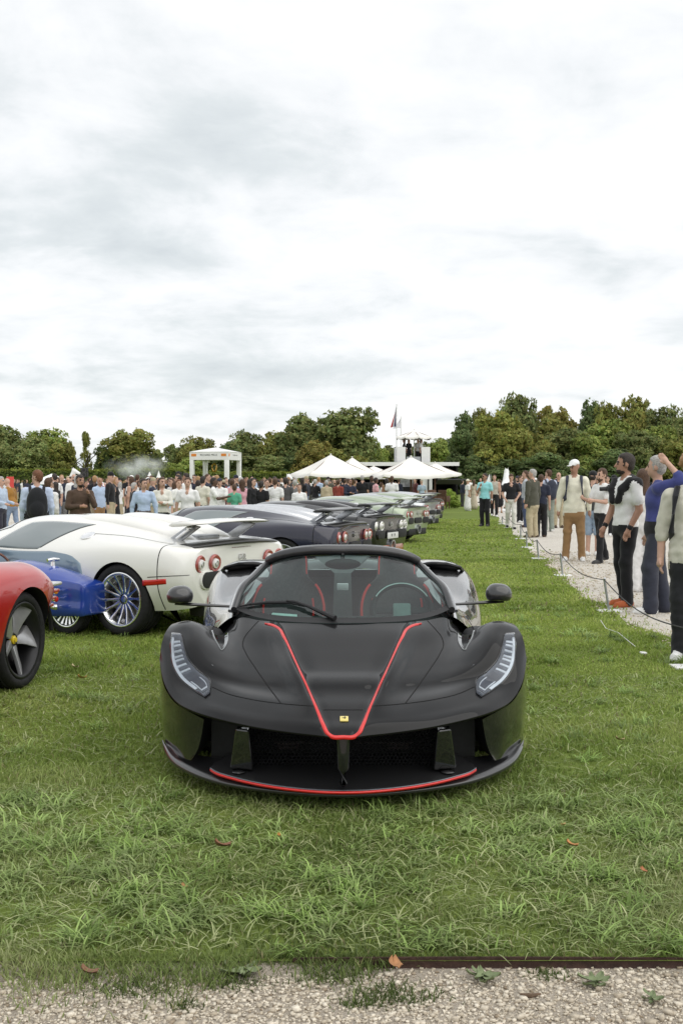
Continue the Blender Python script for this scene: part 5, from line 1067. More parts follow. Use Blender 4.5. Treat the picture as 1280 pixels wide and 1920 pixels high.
for s in (-1, 1): add_wheel(tc_, 'tri', .275, .12, .205, 20, 'multi', (s * .62, 2.25, .273), s, M_CHROME); MB().tube([(s * .28, 2.25, .34), (s * .6, 2.25, .31)], .022, 8).build('axle_beam', M_DARK, tc_)
M_AMB = mat('lamp_amber', (.85, .32, .01), .2, coat=.6); M_LR2 = mat('lamp_red', (.55, .02, .01), .2, coat=.6)
for s in (-1, 1):
    for k, (z, mm) in enumerate(((.445, M_AMB), (.37, M_LR2), (.295, M_LR2 if s > 0 else M_CHROME))):
        lp_ = MB().lathe([(.0005, .07), (.018, .055), (.027, .02), (.03, -.015), (.028, -.02)], 16, 'y').build('bullet_lamp', M_CHROME, tc_, loc=(s * .285, -.10, z)); MB().ball((0, -.018, 0), (.027, .016, .027), 14, 8).build('lens', mm, lp_)
        MB().tube([(s * .17, -.08, z), (s * .27, -.09, z)], .008, 6).build('lamp_bracket', M_CHROME, tc_)
MB().tube([(0, .22, .64), (0, .22, .70)], [.028, .024], 12).tube([(-.075, .22, .715), (0, .22, .722), (.075, .22, .715)], [.016, .02, .016], 10).build('filler_cap', M_CHROME, tc_)
pl = MB().box((0, 0, 0), (.012, .17, .15)).build('number_plate', mat('plate_white', (.7, .7, .7), .5), tc_, loc=(-.31, .27, .36), rot=(0, 0, -.5)); txt('plate_text', '88', .08, M_DARK, pl, (-.0075, -.03, -.03), (math.pi / 2, 0, -math.pi / 2), .001)
swb = empty('steering_wheel', (-.04, .97, .60)); swb.parent = tc_; swb.rotation_euler = (math.radians(65), 0, 0)
MB().tube([(.18 * math.cos(t), .18 * math.sin(t), 0) for t in np.linspace(0, 2 * math.pi, 33)], .013, 8).build('rim', mat('wood_rim', (.16, .06, .035), .4, coat=.5, var=.3), swb)
for k in range(4): MB().box((.09 * math.cos(k * math.pi / 2 + .3), .09 * math.sin(k * math.pi / 2 + .3), 0), (.18, .022, .004), R=Matrix.Rotation(k * math.pi / 2 + .3, 3, 'Z')).build('spoke', M_CHROME, swb)
MB().box((0, .84, .52), (.50, .12, .24)).build('seat', mat('navy_leather', (.01, .014, .05), .5, var=.2), tc_, bevel=.04)
# ---------------------------------------------------------------- field structures
M_CANV = mat('cream_canvas', (.77, .755, .71), .85, var=.05, vscale=2, bump=.1, bscale=3); M_WHITE = mat('white_panel', (.80, .80, .79), .5, var=.04, vscale=3); M_WOOD = mat('brown_wood', (.12, .05, .03), .6, var=.3, vscale=6); M_BLKT = mat('black_fabric', (.012, .012, .013), .85, var=.2, vscale=4)
def zat(v, d): return CAMH + (HORV - v) * d / FPX
def parasol(u, vapex, vedge, halfpx, d, label, yaw=.35, z0=0.0, pole=None, n=4):
    x = (u - 640) / FPX * d; za, ze = zat(vapex, d), zat(vedge, d); R = halfpx * d / FPX; r = empty('parasol', (x, d, z0), yaw); tag(r, label, 'parasol', 'white parasols by the black stand'); za -= z0; ze -= z0
    Rc = R * (1.18 if n == 4 else 1.02)
    for k in range(n):
        a0, a1 = 2 * math.pi * k / n + math.pi / 4, 2 * math.pi * (k + 1) / n + math.pi / 4; V = []; rows, cols = 8, 9
        for i in range(rows):
            t = i / (rows - 1)
            for j in range(cols):
                s = j / (cols - 1); ax, ay = lerp(math.cos(a0), math.cos(a1), s), lerp(math.sin(a0), math.sin(a1), s); sag = .10 * math.sin(math.pi * s) * t + .05 * math.sin(math.pi * t) ; V.append((ax * Rc * (t + .01), ay * Rc * (t + .01), lerp(za, ze, t) - sag))
        b = len(V)
        for j in range(cols): p = V[(rows - 1) * cols + j]; V.append((p[0], p[1], p[2] - .10 - .03 * abs(math.sin(j * 1.57))))
        put('canopy_panel', mesh('canopy_panel', V, gridfaces(rows + 1, cols)), M_CANV, r)
        MB().tube([(0, 0, za - .06), (math.cos(a0) * Rc, math.sin(a0) * Rc, ze - .03)], .018, 6).build('rib', M_WOOD, r)
    MB().tube([(0, 0, 0), (0, 0, za)], .045 if n == 4 else .03, 10).build('pole', pole or M_WOOD, r); MB().lathe([(.0005, .10), (.3, .09), (.42, .02), (.42, 0)], 20).build('base', M_DARK, r); MB().ball((0, 0, za + .02), .05).build('finial', M_CANV, r)
parasol(620, 853, 889, 73, 60, 'large cream parasol beside the brown autumn tree'); parasol(660, 858, 887, 45, 66, 'cream parasol half hidden behind the largest one'); parasol(770, 857, 890, 76, 52, 'cream parasol in front of the white terrace tower', .15)
parasol(815, 868, 888, 44, 62, 'cream parasol on the right of the terrace tower'); parasol(700, 874, 892, 50, 68, 'small low cream parasol between the two large ones')
# black stand with roof terrace
D = 74.; X = lambda u, d=D: (u - 640) / FPX * d
st = empty('stand', (X(750), D, 0)); tag(st, 'black open stand with white roof edge and roof terrace', 'stand'); zr = zat(869, D); x0, x1 = X(640) - X(750), X(858) - X(750)
MB().box(((x0 + x1) / 2, 3, zr - .08), (x1 - x0, 6.4, .14)).build('roof', M_BLKT, st); MB().box(((x0 + x1) / 2, -.26, zr - .04), (x1 - x0 + .1, .1, .24)).build('fascia', M_WHITE, st)
MB().box(((x0 + x1) / 2, 6, zr / 2), (x1 - x0, .12, zr)).build('back_wall', M_BLKT, st)
for xx in (x0 + .06, x1 - .06): MB().box((xx, 3.0, zr / 2 - .08), (.12, 6.0, zr - .16)).build('side_wall', M_BLKT, st)
for xx in np.linspace(x0 + .06, x1 - .06, 5)[1:-1]: MB().box((xx, .1, zr / 2 - .08), (.09, .09, zr - .16)).build('post', M_BLKT, st)
MB().box((.35, 1.2, .6), (2.6, .6, 1.2)).build('counter', M_BLKT, st, bevel=.02); MB().box((.6, 1.6, 1.2), (1.1, .12, 2.3)).build('shelf_wall', mat('pattern_wall', (.5, .5, .5), .5, var=.5, vscale=4), st); MB().box((1.75, .3, 1.25), (.75, .12, 2.4)).build('white_panel', M_WHITE, st)
zt = zat(838, D)
for ua, ub in ((744, 760), (790, 805)):
    a, b = X(ua) - X(750), X(ub) - X(750); MB().box(((a + b) / 2, .2, (zr + zt) / 2), (b - a, .1, zt - zr)).build('balustrade', M_WHITE, st); MB().box(((a if ua < 750 else b), 1.6, (zr + zt) / 2), (.1, 2.7, zt - zr)).build('balustrade', M_WHITE, st)
MB().box(((X(762) + X(788)) / 2 - X(750), .2, zr + .25), (X(788) - X(762), .06, .4)).build('balustrade_rail', M_ALLOY, st)
parasol(776, 806, 819, 34, D + 1.5, 'white round parasol on the roof terrace', .2, zr - .005, M_WHITE, 8)
MB().box((X(845) - X(750), -.8, 1.55), (2.0, 1.2, .06), R=Matrix.Rotation(-.25, 3, 'X')).build('awning', mat('grey_awning', (.06, .06, .065), .8), st)
def flag(u, v0, v1, d, cols, label, w=.55):
    x = (u - 640) / FPX * d; zt_ = zat(v0 - 4, d); r = empty('flag', (x, d, 0)); tag(r, label, 'flag'); MB().tube([(0, 0, 0), (0, 0, zt_)], .035, 8).build('pole', M_WHITE, r)
    h = zat(v0, d) - zat(v1, d); n = 14
    for c, m in enumerate(cols):
        V = []
        for i in range(n):
            t = i / (n - 1)
            for j in range(4):
                s = (c + j / 3) / len(cols); q = s; V.append((-.04 - w * q * (.12 + .5 * t), .12 * math.sin(5 * q + 3 * t), zat(v0, d) - h * (t * (1 - .25 * q) + .30 * q)))
        put('flag_band', mesh('flag_band', V, gridfaces(n, 4)), m, r)
flag(743, 762, 800, 80, [cloth((.03, .03, .09)), cloth((.5, .5, .52)), cloth((.5, .03, .03))], 'limp flag with blue, white and red bands on a tall pole', .65); flag(751, 785, 803, 82, [cloth((.75, .75, .78))], 'pale white flag on a thin pole beside the terrace', .9)
# white pavilion
pd = 85.; pv = empty('pavilion', (X(405, pd), pd, 0), math.radians(-14)); tag(pv, 'white four-post pavilion with lettering and orange patches', 'pavilion')
hw_, zb0, zb1, za = 1.52, zat(863, pd), zat(848, pd), zat(842, pd)
for sx in (-1, 1):
    for sy in (-1, 1): MB().box((sx * (hw_ - .15), sy * (hw_ - .15), zb0 / 2), (.30, .30, zb0)).build('post', M_WHITE, pv, bevel=.02)
for sy in (-1, 1):
    MB().box((0, sy * (hw_ - .04), (zb0 + zb1) / 2), (2 * hw_, .08, zb1 - zb0)).build('beam', M_WHITE, pv); MB().box((sy * (hw_ - .04), 0, (zb0 + zb1) / 2), (.08, 2 * hw_ - .16, zb1 - zb0)).build('beam', M_WHITE, pv)
for k in range(4):
    R4 = Matrix.Rotation(k * math.pi / 2, 3, 'Z'); MB().add([R4 @ Vector(p) for p in ((-hw_ - .03, -hw_ - .03, zb1 + .002), (hw_ + .03, -hw_ - .03, zb1 + .002), (0, 0, za + .12))], [(0, 1, 2)]).build('roof_panel', M_WHITE, pv, smooth=False)
M_OR = mat('orange_patch', (.72, .24, .04), .6, var=.05)
for x in (-1.18, 1.18): MB().box((x, -hw_ - .003, (zb0 + zb1) / 2 + .06), (.40, .012, .20)).build('orange_patch', M_OR, pv)
txt('lettering', 'RICHARD MILLE', .19, M_DARK, pv, (0, -hw_ - .004, (zb0 + zb1) / 2 + .06), (math.pi / 2, 0, 0), .003); txt('lettering', 'RICHARD MILLE', .15, mat('grey_letter', (.35, .35, .35), .6), pv, (hw_ + .004, .1, (zb0 + zb1) / 2 + .06), (math.pi / 2, 0, math.pi / 2), .003)
MB().box((hw_ + .003, -1.25, (zb0 + zb1) / 2 + .06), (.012, .22, .2)).build('orange_patch', M_OR, pv)
for x in (-.9, 1.0): MB().ball((x, .9, zb0 - .10), .08).tube([(x, .9, zb0 - .1), (x, .9, zb0 + .1)], .02, 6).build('lamp', M_WHITE, pv)
rg = empty('gold_ring', (X(402, pd), pd, zat(877, pd))); tag(rg, 'golden oval ring hanging inside the white pavilion', 'ornament')
MB().tube([(.16 * math.cos(t), .05 * math.cos(t), .30 * math.sin(t)) for t in np.linspace(0, 2 * math.pi, 25)], .07, 8).build('ring', mat('gold', (.45, .28, .06), .25, .9, var=.2), rg); MB().tube([(0, 0, .3), (0, 0, zat(863, pd) - zat(877, pd) + .1)], .01, 5).build('cord', M_DARK, rg)
# tents, loudspeakers, signs
def pagoda(u, vtop, d, wpx, label, steep=True):
    x = X(u, d); w = wpx * d / FPX / 2; zt_ = zat(vtop, d); r = empty('tent', (x, d, 0), .3); tag(r, label, 'tent', 'white tents in the field'); ze = zt_ * (.62 if steep else .78)
    for k in range(4):
        R4 = Matrix.Rotation(k * math.pi / 2, 3, 'Z'); rows = []
        for t in (0, .15, .4, .7, 1): q = w * (1 - t) ; z = lerp(ze, zt_, t ** (1.7 if steep else 1)); rows.append([R4 @ Vector((-q, -q, z)), R4 @ Vector((0, -q, z)), R4 @ Vector((q, -q, z))])
        put('roof_panel', mesh('roof_panel', [p for r_ in rows for p in r_], gridfaces(5, 3)), M_WHITE, r)
        MB().box(tuple(R4 @ Vector((-w + .04, -w + .04, ze / 2))), (.07, .07, ze)).build('post', M_WHITE, r); MB().box(tuple(R4 @ Vector((0, -w + .01, ze - .08))), (2 * w, .02, .22), R=R4).build('valance', M_WHITE, r)
pagoda(98, 888, 66, 62, 'low white marquee roof behind the backpack man', False); pagoda(281, 884, 92, 26, 'white pagoda tent peak in the crowd'); pagoda(298, 882, 96, 18, 'small white pagoda tent next to the other peak')
for u, v, d, hh, lab in ((159, 877, 60, .5, 'black loudspeaker stack raised above the crowd'), (335, 885, 70, .3, 'small black loudspeaker on a pole near the pavilion')):
    r = empty('loudspeaker', (X(u, d), d, 0)); tag(r, lab, 'loudspeaker'); zt_ = zat(v, d); MB().tube([(0, 0, 0), (0, 0, zt_ - hh)], .03, 8).build('stand', M_DARK, r)
    for k in range(2): MB().box((0, 0, zt_ - hh * (.25 + .5 * k)), (.36, .32, hh * .48)).build('cabinet', M_DARK, r, bevel=.01)
    for k in range(2): MB().lathe([(.13, -.165), (.12, -.17), (.05, -.15), (.0005, -.16)], 20, 'y', (0, 0, zt_ - hh * (.25 + .5 * k))).build('cone', mat('cone_grey', (.05, .05, .05), .6), r)
r = empty('banner', (X(20, 55), 55, 0)); tag(r, 'narrow red banner standing behind the mustard sweater', 'banner'); MB().box((0, 0, 1.2), (.35, .04, 1.15)).build('cloth', cloth((.55, .07, .06)), r, bevel=.01); MB().tube([(-.16, .03, 0), (-.16, .03, 1.8)], .02, 6).build('pole', M_ALLOY, r)
# white horse statues
def horse(u, vtop, d, label, yaw=0., rear=True):
    S = Solid(); z = 1.0
    S.ell(0, (0, 0, 1.35), (.22, .45, .24), .06, rot=Matrix.Rotation(math.radians(-42 if rear else 0), 3, 'X')).cone(0, (0, -.25, 1.6), (0, -.42, 2.05), .16, .10, k=.06).cone(0, (0, -.42, 2.08), (0, -.72, 1.95), .10, .055, k=.04).cone(0, (.05, -.38, 2.12), (.06, -.36, 2.24), .03, .012).cone(0, (-.05, -.38, 2.12), (-.06, -.36, 2.24), .03, .012)
    for s in (-1, 1): S.cone(0, (s * .12, -.3, 1.55), (s * .13, -.62, 1.5), .075, .05, k=.04).cone(0, (s * .13, -.62, 1.5), (s * .13, -.56, 1.2), .05, .035); S.cone(0, (s * .12, .25, 1.15), (s * .14, .12, .8), .11, .06, k=.05).cone(0, (s * .14, .12, .8), (s * .14, .3, .45), .055, .04)
    S.cone(0, (0, .4, 1.1), (0, .55, .6), .05, .03); S.ell(0, (0, .1, .4), (.32, .42, .1), .04)
    V, F, _ = S.mesh(.04); V[:, 2] -= .35; k = zat(vtop, d) / (V[:, 2].max() + .0); r = empty('statue', (X(u, d), d, 0), yaw); tag(r, label, 'statue', 'white horse statues in the crowd'); put('horse', merge_mesh(mesh('horse', V, F)), M_WHITE, r, scale=(k, k, k)); MB().box((0, .1 * k, .0), (.8 * k, 1.0 * k, .2)).build('plinth', M_WHITE, r)
horse(125, 876, 64, 'white rearing horse statue by the marquee roof', 1.2); horse(198, 884, 66, 'slim white statue between speaker and smoke', 2.6); horse(533, 887, 58, 'white horse statue in front of the clipped hedge', .6); horse(947, 876, 56, 'tall slim white statue behind the black polo shirt', 2.9); r = empty('feather_banner', (X(917, 60), 60, 0)); tag(r, 'white pointed banner behind the turquoise shirt', 'banner'); put('cloth', mesh('cloth', [(-.3 * math.sin(math.pi * t ** .7) * (1 if j else .25) * (1 if j else -1), .04 * math.sin(6 * t) + .004 * j, .35 + (zat(888, 60) - .35) * t) for t in np.linspace(0, 1, 12) for j in (0, 1)], gridfaces(12, 2)), M_WHITE, r); MB().tube([(.08, .02, 0), (.08, .02, zat(890, 60))], .015, 6).build('pole', M_ALLOY, r)
# rope barrier
posts = [((1290, 1253), (1283, 1178)), ((1141, 1147), (1132, 1087)), ((1054, 1080), (1050, 1039)), ((1009, 1048), (1006, 1013)), ((987, 1027), (986, 997)), ((975, 1011), (976, 983)), ((952, 990), (951, 968)), ((941, 983), (941, 969))]
tops = []
for i, (b, t) in enumerate(posts):
    p = ground(*b); q = at_depth(t[0], t[1], p[1] - .02); q[2] = min(q[2], .5); r = empty('rope_post', p)
    tag(r, ['steel rope post beside the white trainer', 'leaning steel rope post before the orange shoes', 'steel rope post in front of the tan trousers', 'steel rope post left of the tan trousers', 'rope post before the beige trousers', 'rope post beside the olive jacket', 'rope post by the white trousers', 'farthest rope post beside the white trousers'][i], 'post', 'rope barrier posts'); k = p[1] / 12
    MB().tube([(0, 0, 0), tuple(q - p)], .013 * max(1, k ** .4), 8).build('rod', mat('galvanised', (.40, .42, .45), .35, .8, var=.1), r); MB().box((0, 0, .012), (.26, .20, .016)).build('base_plate', M_WHITE, r, bevel=.004); MB().tube([tuple(q - p + np.array([0, 0, -.01])), tuple(q - p + np.array([0, -.03, .02]))], .012, 6).build('hook', M_ALLOY, r); tops.append(q)
pts = []
for a, b in zip(tops[:-1], tops[1:]):
    for i in range(10): t = i / 10; p = a * (1 - t) + b * t; p = p - np.array([0, 0, .10 * math.sin(math.pi * t)]); pts.append(p)
pts.append(tops[-1]); a = tops[0] + np.array([.5, -2.5, 0]); pts = [a] + pts
MB().tube(pts, [.006 * max(1, (p[1] / 14) ** .5) for p in pts], 6).build('rope', mat('dark_rope', (.05, .05, .05), .8, var=.3)); tag(bpy.data.objects['rope'], 'dark rope strung between the steel posts along the path', 'rope')
# wicker chairs and potted greens by the stand
def chair(u, v, d, yaw, lab):
    r = empty('wicker_chair', (X(u, d), d, 0), yaw); tag(r, lab, 'chair', 'wicker chairs by the stand'); m = mat('wicker', (.10, .05, .028), .7, var=.4, vscale=40, bump=.5, bscale=80)
    MB().box((0, 0, .42), (.52, .5, .08)).build('seat', m, r, bevel=.02); MB().box((0, .24, .75), (.52, .06, .62)).build('backrest', m, r, bevel=.02)
    for s in (-1, 1): MB().box((s * .25, 0, .58), (.05, .5, .28)).build('arm', m, r, bevel=.015)
    for sx in (-1, 1):
        for sy in (-1, 1): MB().box((sx * .22, sy * .2, .2), (.05, .05, .40)).build('leg', m, r)
chair(832, 940, 64, 2.6, 'brown wicker chair beside the green plants'); chair(822, 940, 60, 1.2, 'brown wicker chair next to the far black car'); chair(812, 940, 66, .4, 'wicker chair deeper under the parasol')
for i, (u, d, h, w, lab) in enumerate(((845, 66, 1.15, .8, 'bright green leafy plant by the black stand'), (852, 65, .75, .9, 'low green shrub by the corner of the black stand'), (838, 68, .9, .7, 'leafy plant behind the wicker chair'))):
    r = empty('plant', (X(u, d), d, 0)); tag(r, lab, 'plant', 'plants by the stand'); o = put('foliage', CROWNS['bushy', i], M_LEAF, r, (0, 0, .05), scale=(w, w, h)); o.color = (1.5, 1.7, 1.0, 1); MB().tube([(0, 0, 0), (0, 0, h * .6)], .03, 6).build('stem', M_BARK, r)
# drifting smoke over the crowd
sm = bpy.data.materials.new('smoke_puff'); sm.use_nodes = True; N_ = sm.node_tree.nodes; L_ = sm.node_tree.links; N_.clear(); oo = N_.new('ShaderNodeOutputMaterial'); pvn = N_.new('ShaderNodeVolumePrincipled'); L_.new(pvn.outputs[0], oo.inputs['Volume']); pvn.inputs['Color'].default_value = (.96, .98, 1.0, 1)
tcn = N_.new('ShaderNodeTexCoord'); nz = N_.new('ShaderNodeTexNoise'); nz.inputs['Scale'].default_value = .8; nz.inputs['Detail'].default_value = 5; L_.new(tcn.outputs['Object'], nz.inputs[0]); ln = N_.new('ShaderNodeVectorMath'); ln.operation = 'LENGTH'
mpn = N_.new('ShaderNodeMapping'); mpn.inputs['Scale'].default_value = (.30, .45, .72); L_.new(tcn.outputs['Object'], mpn.inputs[0]); L_.new(mpn.outputs[0], ln.inputs[0])
def _m(op, a, b):
    n = N_.new('ShaderNodeMath'); n.operation = op
    for i, v in enumerate((a, b)):
        if isinstance(v, (int, float)): n.inputs[i].default_value = v
        else: L_.new(v, n.inputs[i])
    return n.outputs[0]
fall = _m('POWER', _m('MAXIMUM', _m('SUBTRACT', 1.0, ln.outputs['Value']), 0.0), 1.6); dn = _m('MAXIMUM', _m('SUBTRACT', nz.outputs[0], .44), 0.0); L_.new(_m('MULTIPLY', _m('MULTIPLY', fall, dn), 7.0), pvn.inputs['Density'])
c = at_depth(258, 876, 100); MB().box((0, 0, 0), (7.2, 4.4, 3.0)).build('smoke', sm, loc=tuple(c), smooth=False); tag(bpy.data.objects['smoke'], 'thin blue-grey smoke drifting above the crowd', 'smoke', kind='stuff')
# ---------------------------------------------------------------- people
SKIN, HAIR, TOP, BOT, SHOE, EXT, DARKF = range(7)
def nrm3(v): v = np.array(v, float); return v / np.linalg.norm(v)
HANG = ((.13, .03, -1), (.04, -.16, -1))
def figure(h=.014, armL=HANG, armR=HANG, yawh=0., pitch=0., lean=0., stride=0., sleeve=.5, legs='long', fat=1., hair='short', beard=False, fem=False, fit=1., jacket=False, drape=False, spread=.10, fingers=True, seed=0, belt=False, vneck=False, cuff=False, seated=False, wr=.0045):
    S = Solid(); Lm = lambda p: np.array([p[0], p[1] - lean * max(0, p[2] - .95), p[2] - .0])
    sw = (.165 if fem else .19) * (1 + (fat - 1) * .4); hipw = .17 if fem else .16
    # legs and feet
    for s in (-1, 1):
        fy = -stride * s; ax = s * spread; hip = np.array([s * .09, .0, .93]); ank = np.array([ax, fy + .02, .10 + (.05 if fy > .1 else 0)]); kn = (hip + ank) / 2 + np.array([0, -.03 - abs(stride) * .15, .02])
        if legs == 'long': a, b, c, lab2 = .098, .072 * fit, .060 * fit, BOT
        elif legs == 'shorts': a, b, c, lab2 = .10, .082, .044, SKIN
        else: a, b, c, lab2 = .085, .058, .042, SKIN
        S.cone(BOT if legs in ('long', 'shorts') else SKIN, hip, kn, a, b, k=.03); S.cone(lab2, kn, ank, b if lab2 == BOT else .056, c, k=.03)
        if legs == 'shorts': S.cone(BOT, kn + (0, 0, .03), kn + (0, 0, -.04), .084, .086)
        hz = ank[2] - .10
        if lab2 == BOT: S.cone(BOT, ank + (0, 0, .03), ank + (0, -.005, -.03), c, c + .006)
        S.cone(SHOE, (ax, fy + .055, .045 + hz), (ax + s * .02, fy - .13, .036 + hz), .046, .040, sc=(1, 1, .95), k=.02).cone(SHOE, (ax, fy + .05, .022 + hz), (ax + s * .02, fy - .15, .018 + hz), .040, .038, sc=(1, 1, .55), k=.01).cone(SHOE if lab2 == BOT else SKIN, (ax, fy + .03, .06 + hz), ank, .04, .04)
    if legs == 'skirt': S.cone(BOT, (0, 0, .98), (0, .0, .52), .145, .21, sc=(1, .8, 1))
    if legs == 'dress': S.cone(BOT, (0, 0, 1.0), (0, .0, .22), .14, .25, sc=(1, .8, 1))
    # trunk
    S.ell(BOT, (0, .005, .95), (hipw * fat, .125 * fat, .125), .03)
    for z, rx, ry, rz in ((1.10, .150 if not fem else .125, .112, .15), (1.30, .178 if not fem else .15, .122, .19)): S.ell(TOP, Lm((0, 0, z)), (rx * (1 + (fat - 1) * .8), ry * fat, rz), .05)
    if fem: S.ell(TOP, Lm((.065, -.085, 1.29)), (.06, .05, .06), .04).ell(TOP, Lm((-.065, -.085, 1.29)), (.06, .05, .06), .04)
    S.cone(TOP, Lm((-sw * .82, .01, 1.435)), Lm((sw * .82, .01, 1.435)), .068, .068, k=.05); S.cone(TOP, Lm((-.07, .015, 1.485)), Lm((.07, .015, 1.485)), .05, .05, k=.04)
    S.cone(TOP, (0, .005, 1.03), (0, .005, .985), .162 * fat * (.9 if fem else 1), .168 * fat * (.9 if fem else 1), sc=(1, .78, 1), k=.03)
    if jacket: S.cone(TOP, (0, .01, 1.10), (0, .01, .86), .175 * fat, .195 * fat, sc=(1, .80, 1), k=.04)
    if belt: S.cone(EXT, (0, .005, .988), (0, .005, .972), .172 * fat, .172 * fat, sc=(1, .78, 1), k=.005)
    if vneck: S.ell(SKIN, Lm((0, -.095, 1.44)), (.035, .03, .07), .01)
    S.cone(SKIN, Lm((0, .015, 1.47)), Lm((0, .0, 1.60)), .056, .052, k=.02)
    # head
    hc = Lm((0, -.015, 1.675)); R = np.array(Matrix.Rotation(yawh, 3, 'Z') @ Matrix.Rotation(pitch, 3, 'X'))
    hp = lambda x, y, z: hc + R @ np.array([x, y, z])
    S.ell(SKIN, hp(0, .012, .025), (.074, .095, .098), .02, rot=R).ell(SKIN, hp(0, -.025, -.045), (.056, .066, .072), .03, rot=R).cone(SKIN, hp(0, -.085, .015), hp(0, -.108, -.022), .010, .016, k=.012)
    for s in (-1, 1): S.ell(SKIN, hp(s * .074, .012, -.005), (.012, .022, .032), .008, rot=R); S.ell(DARKF, hp(s * .031, -.083, .016), (.013, .010, .007), .002, rot=R); S.cone(HAIR, hp(s * .018, -.090, .036), hp(s * .046, -.078, .038), .006, .005, k=.003)
    S.cone(DARKF, hp(-.02, -.090, -.062), hp(.02, -.090, -.062), .0055, .0055, k=.003)
    if beard: S.ell(HAIR, hp(0, -.036, -.078), (.053, .060, .040), .008, rot=R)
    cutn = R @ np.array([0, .72, .69])
    if hair in ('short', 'curly', 'long', 'bun', 'grey'):
        g = .018 if hair == 'curly' else .006
        S.ell(HAIR, hp(0, .022, .040), (.077 + g, .099 + g, .093 + g), .008, cut=(*cutn, -.016), rot=R); S.ell(HAIR, hp(0, -.002, .096), (.058 + g, .058, .030 + g), .025, rot=R); S.ell(HAIR, hp(0, .055, -.015), (.068, .062, .068), .015, rot=R)
    if hair == 'short' and fingers:
        r = random.Random(seed)
        for i in range(22): a, b = r.uniform(0, 6.28), r.uniform(.05, 1.15); d = np.array([math.cos(a) * math.sin(b) * .070, math.sin(a) * math.sin(b) * .088 + .02, math.cos(b) * .086 + .038]); S.ell(HAIR, hp(*d), (.024, .026, .022), .008)
        for s in (-1, 1): S.cone(HAIR, hp(s * .066, -.012, .045), hp(s * .070, -.010, -.012), .014, .008, k=.006)
    if hair == 'curly':
        r = random.Random(seed)
        for i in range(26): a, b = r.uniform(0, 6.28), r.uniform(.1, 1.35); d = np.array([math.cos(a) * math.sin(b) * .088, math.sin(a) * math.sin(b) * .10 + .02, math.cos(b) * .10 + .035]); S.ell(HAIR, hp(*d), (.030, .030, .028), .006)
    if hair == 'long': S.cone(HAIR, hp(0, .06, .03), hp(0, .085, -.22), .078, .055, sc=(1.1, .7, 1), k=.03); [S.cone(HAIR, hp(s * .07, .02, .03), hp(s * .08, .03, -.16), .028, .02, k=.02) for s in (-1, 1)]
    if hair == 'bun': S.ell(HAIR, hp(0, .10, .08), (.05, .05, .05), .01)
    if hair == 'cap': S.ell(HAIR, hp(0, .05, -.01), (.074, .06, .06), .01, rot=R).ell(EXT, hp(0, .012, .055), (.088, .106, .082), .006, cut=(*(R @ np.array([0, .12, .99])), -.012), rot=R).ell(EXT, hp(0, -.115, .058), (.066, .068, .010), .006, rot=R)
    if hair == 'hat': S.ell(EXT, hp(0, .0, .075), (.16, .17, .014), .006, rot=R).ell(EXT, hp(0, .01, .11), (.085, .095, .07), .01, rot=R)
    # arms and hands
    hands = []
    for s, (u, l) in ((1, armL), (-1, armR)):
        u = nrm3(u) * np.array([s, 1, 1]); l = nrm3(l) * np.array([s, 1, 1]); sh = Lm((s * sw, .01, 1.435)); el = sh + u * .29; wr_ = el + l * .25
        f1 = .058 * (.9 if fem else 1); S.cone(TOP if sleeve > 0 else SKIN, sh, sh + (el - sh) * (.62 if 0 < sleeve < .6 else 1), f1 + .010, f1 + (.004 if sleeve > .6 else .012), k=.03)
        if 0 < sleeve < .6: S.cone(SKIN, sh + (el - sh) * .4, el, .048, .042, k=.01)
        if sleeve >= 1: S.cone(TOP, el, el + (wr_ - el) * .93, .054, .041, k=.02); S.cone(SKIN, el + (wr_ - el) * .8, wr_, .03, .028, k=.008)
        elif sleeve >= .6: S.cone(TOP, el, el + (wr_ - el) * .30, .056, .056, k=.02); S.cone(SKIN, el, wr_, .042, .030, k=.01)
        else: S.cone(SKIN, el, wr_, .043, .030, k=.015)
        if cuff: S.cone(EXT, wr_ - l * .02, wr_ - l * .012, .036, .036, k=.003)
        side = np.cross(l, np.array([s, 0, 0.])); side = nrm3(side if np.linalg.norm(side) > .2 else np.cross(l, [0, 1, 0])); pal = wr_ + l * .05; hands.append(pal + l * .03); nn = nrm3(np.cross(l, side))
        S.cone(SKIN, wr_, pal + l * .02, .030, .036, sc=(.9, .9, .9), k=.012)
        if fingers:
            curl = nn * -s
            for i, (o, ln) in enumerate(((-.028, .060), (-.010, .070), (.009, .066), (.027, .052))): b = pal + l * .035 + side * o; m = b + l * ln * .55 + curl * .008; S.cone(SKIN, b - l * .02, m, .0115, .0105, k=.006).cone(SKIN, m, m + nrm3(l + curl * .7) * ln * .55, .0105, .009, k=.004)
            S.cone(SKIN, pal - side * .03 - l * .01, pal - side * .05 + l * .035 + curl * .012, .013, .0105, k=.008)
        else: S.cone(SKIN, pal, pal + l * .075, .034, .022, k=.015)
    if drape:   # jumper laid over the shoulders, sleeves hanging in front
        S.cone(EXT, Lm((-sw, .03, 1.455)), Lm((sw, .03, 1.455)), .072, .072, k=.03).ell(EXT, Lm((0, .095, 1.30)), (.19, .06, .24), .04).ell(EXT, Lm((0, .06, 1.515)), (.10, .085, .05), .03)
        for s in (-1, 1): S.cone(EXT, Lm((s * .15, -.03, 1.48)), Lm((s * .10, -.125, 1.38)), .055, .045, k=.03).cone(EXT, Lm((s * .10, -.125, 1.38)), Lm((s * .05, -.145, 1.24)), .042, .034, k=.02)
    V, F, lab = S.mesh(h, wr, seed, (TOP, BOT, EXT) if hair not in ('cap', 'hat') else (TOP, BOT)); 
    ce = V[F].mean(1); hem = (.865 if jacket else .955 if not belt else .985) + .012 * np.sin(9 * ce[:, 0] + seed) + .008 * np.sin(23 * ce[:, 0] + 11 * ce[:, 1])
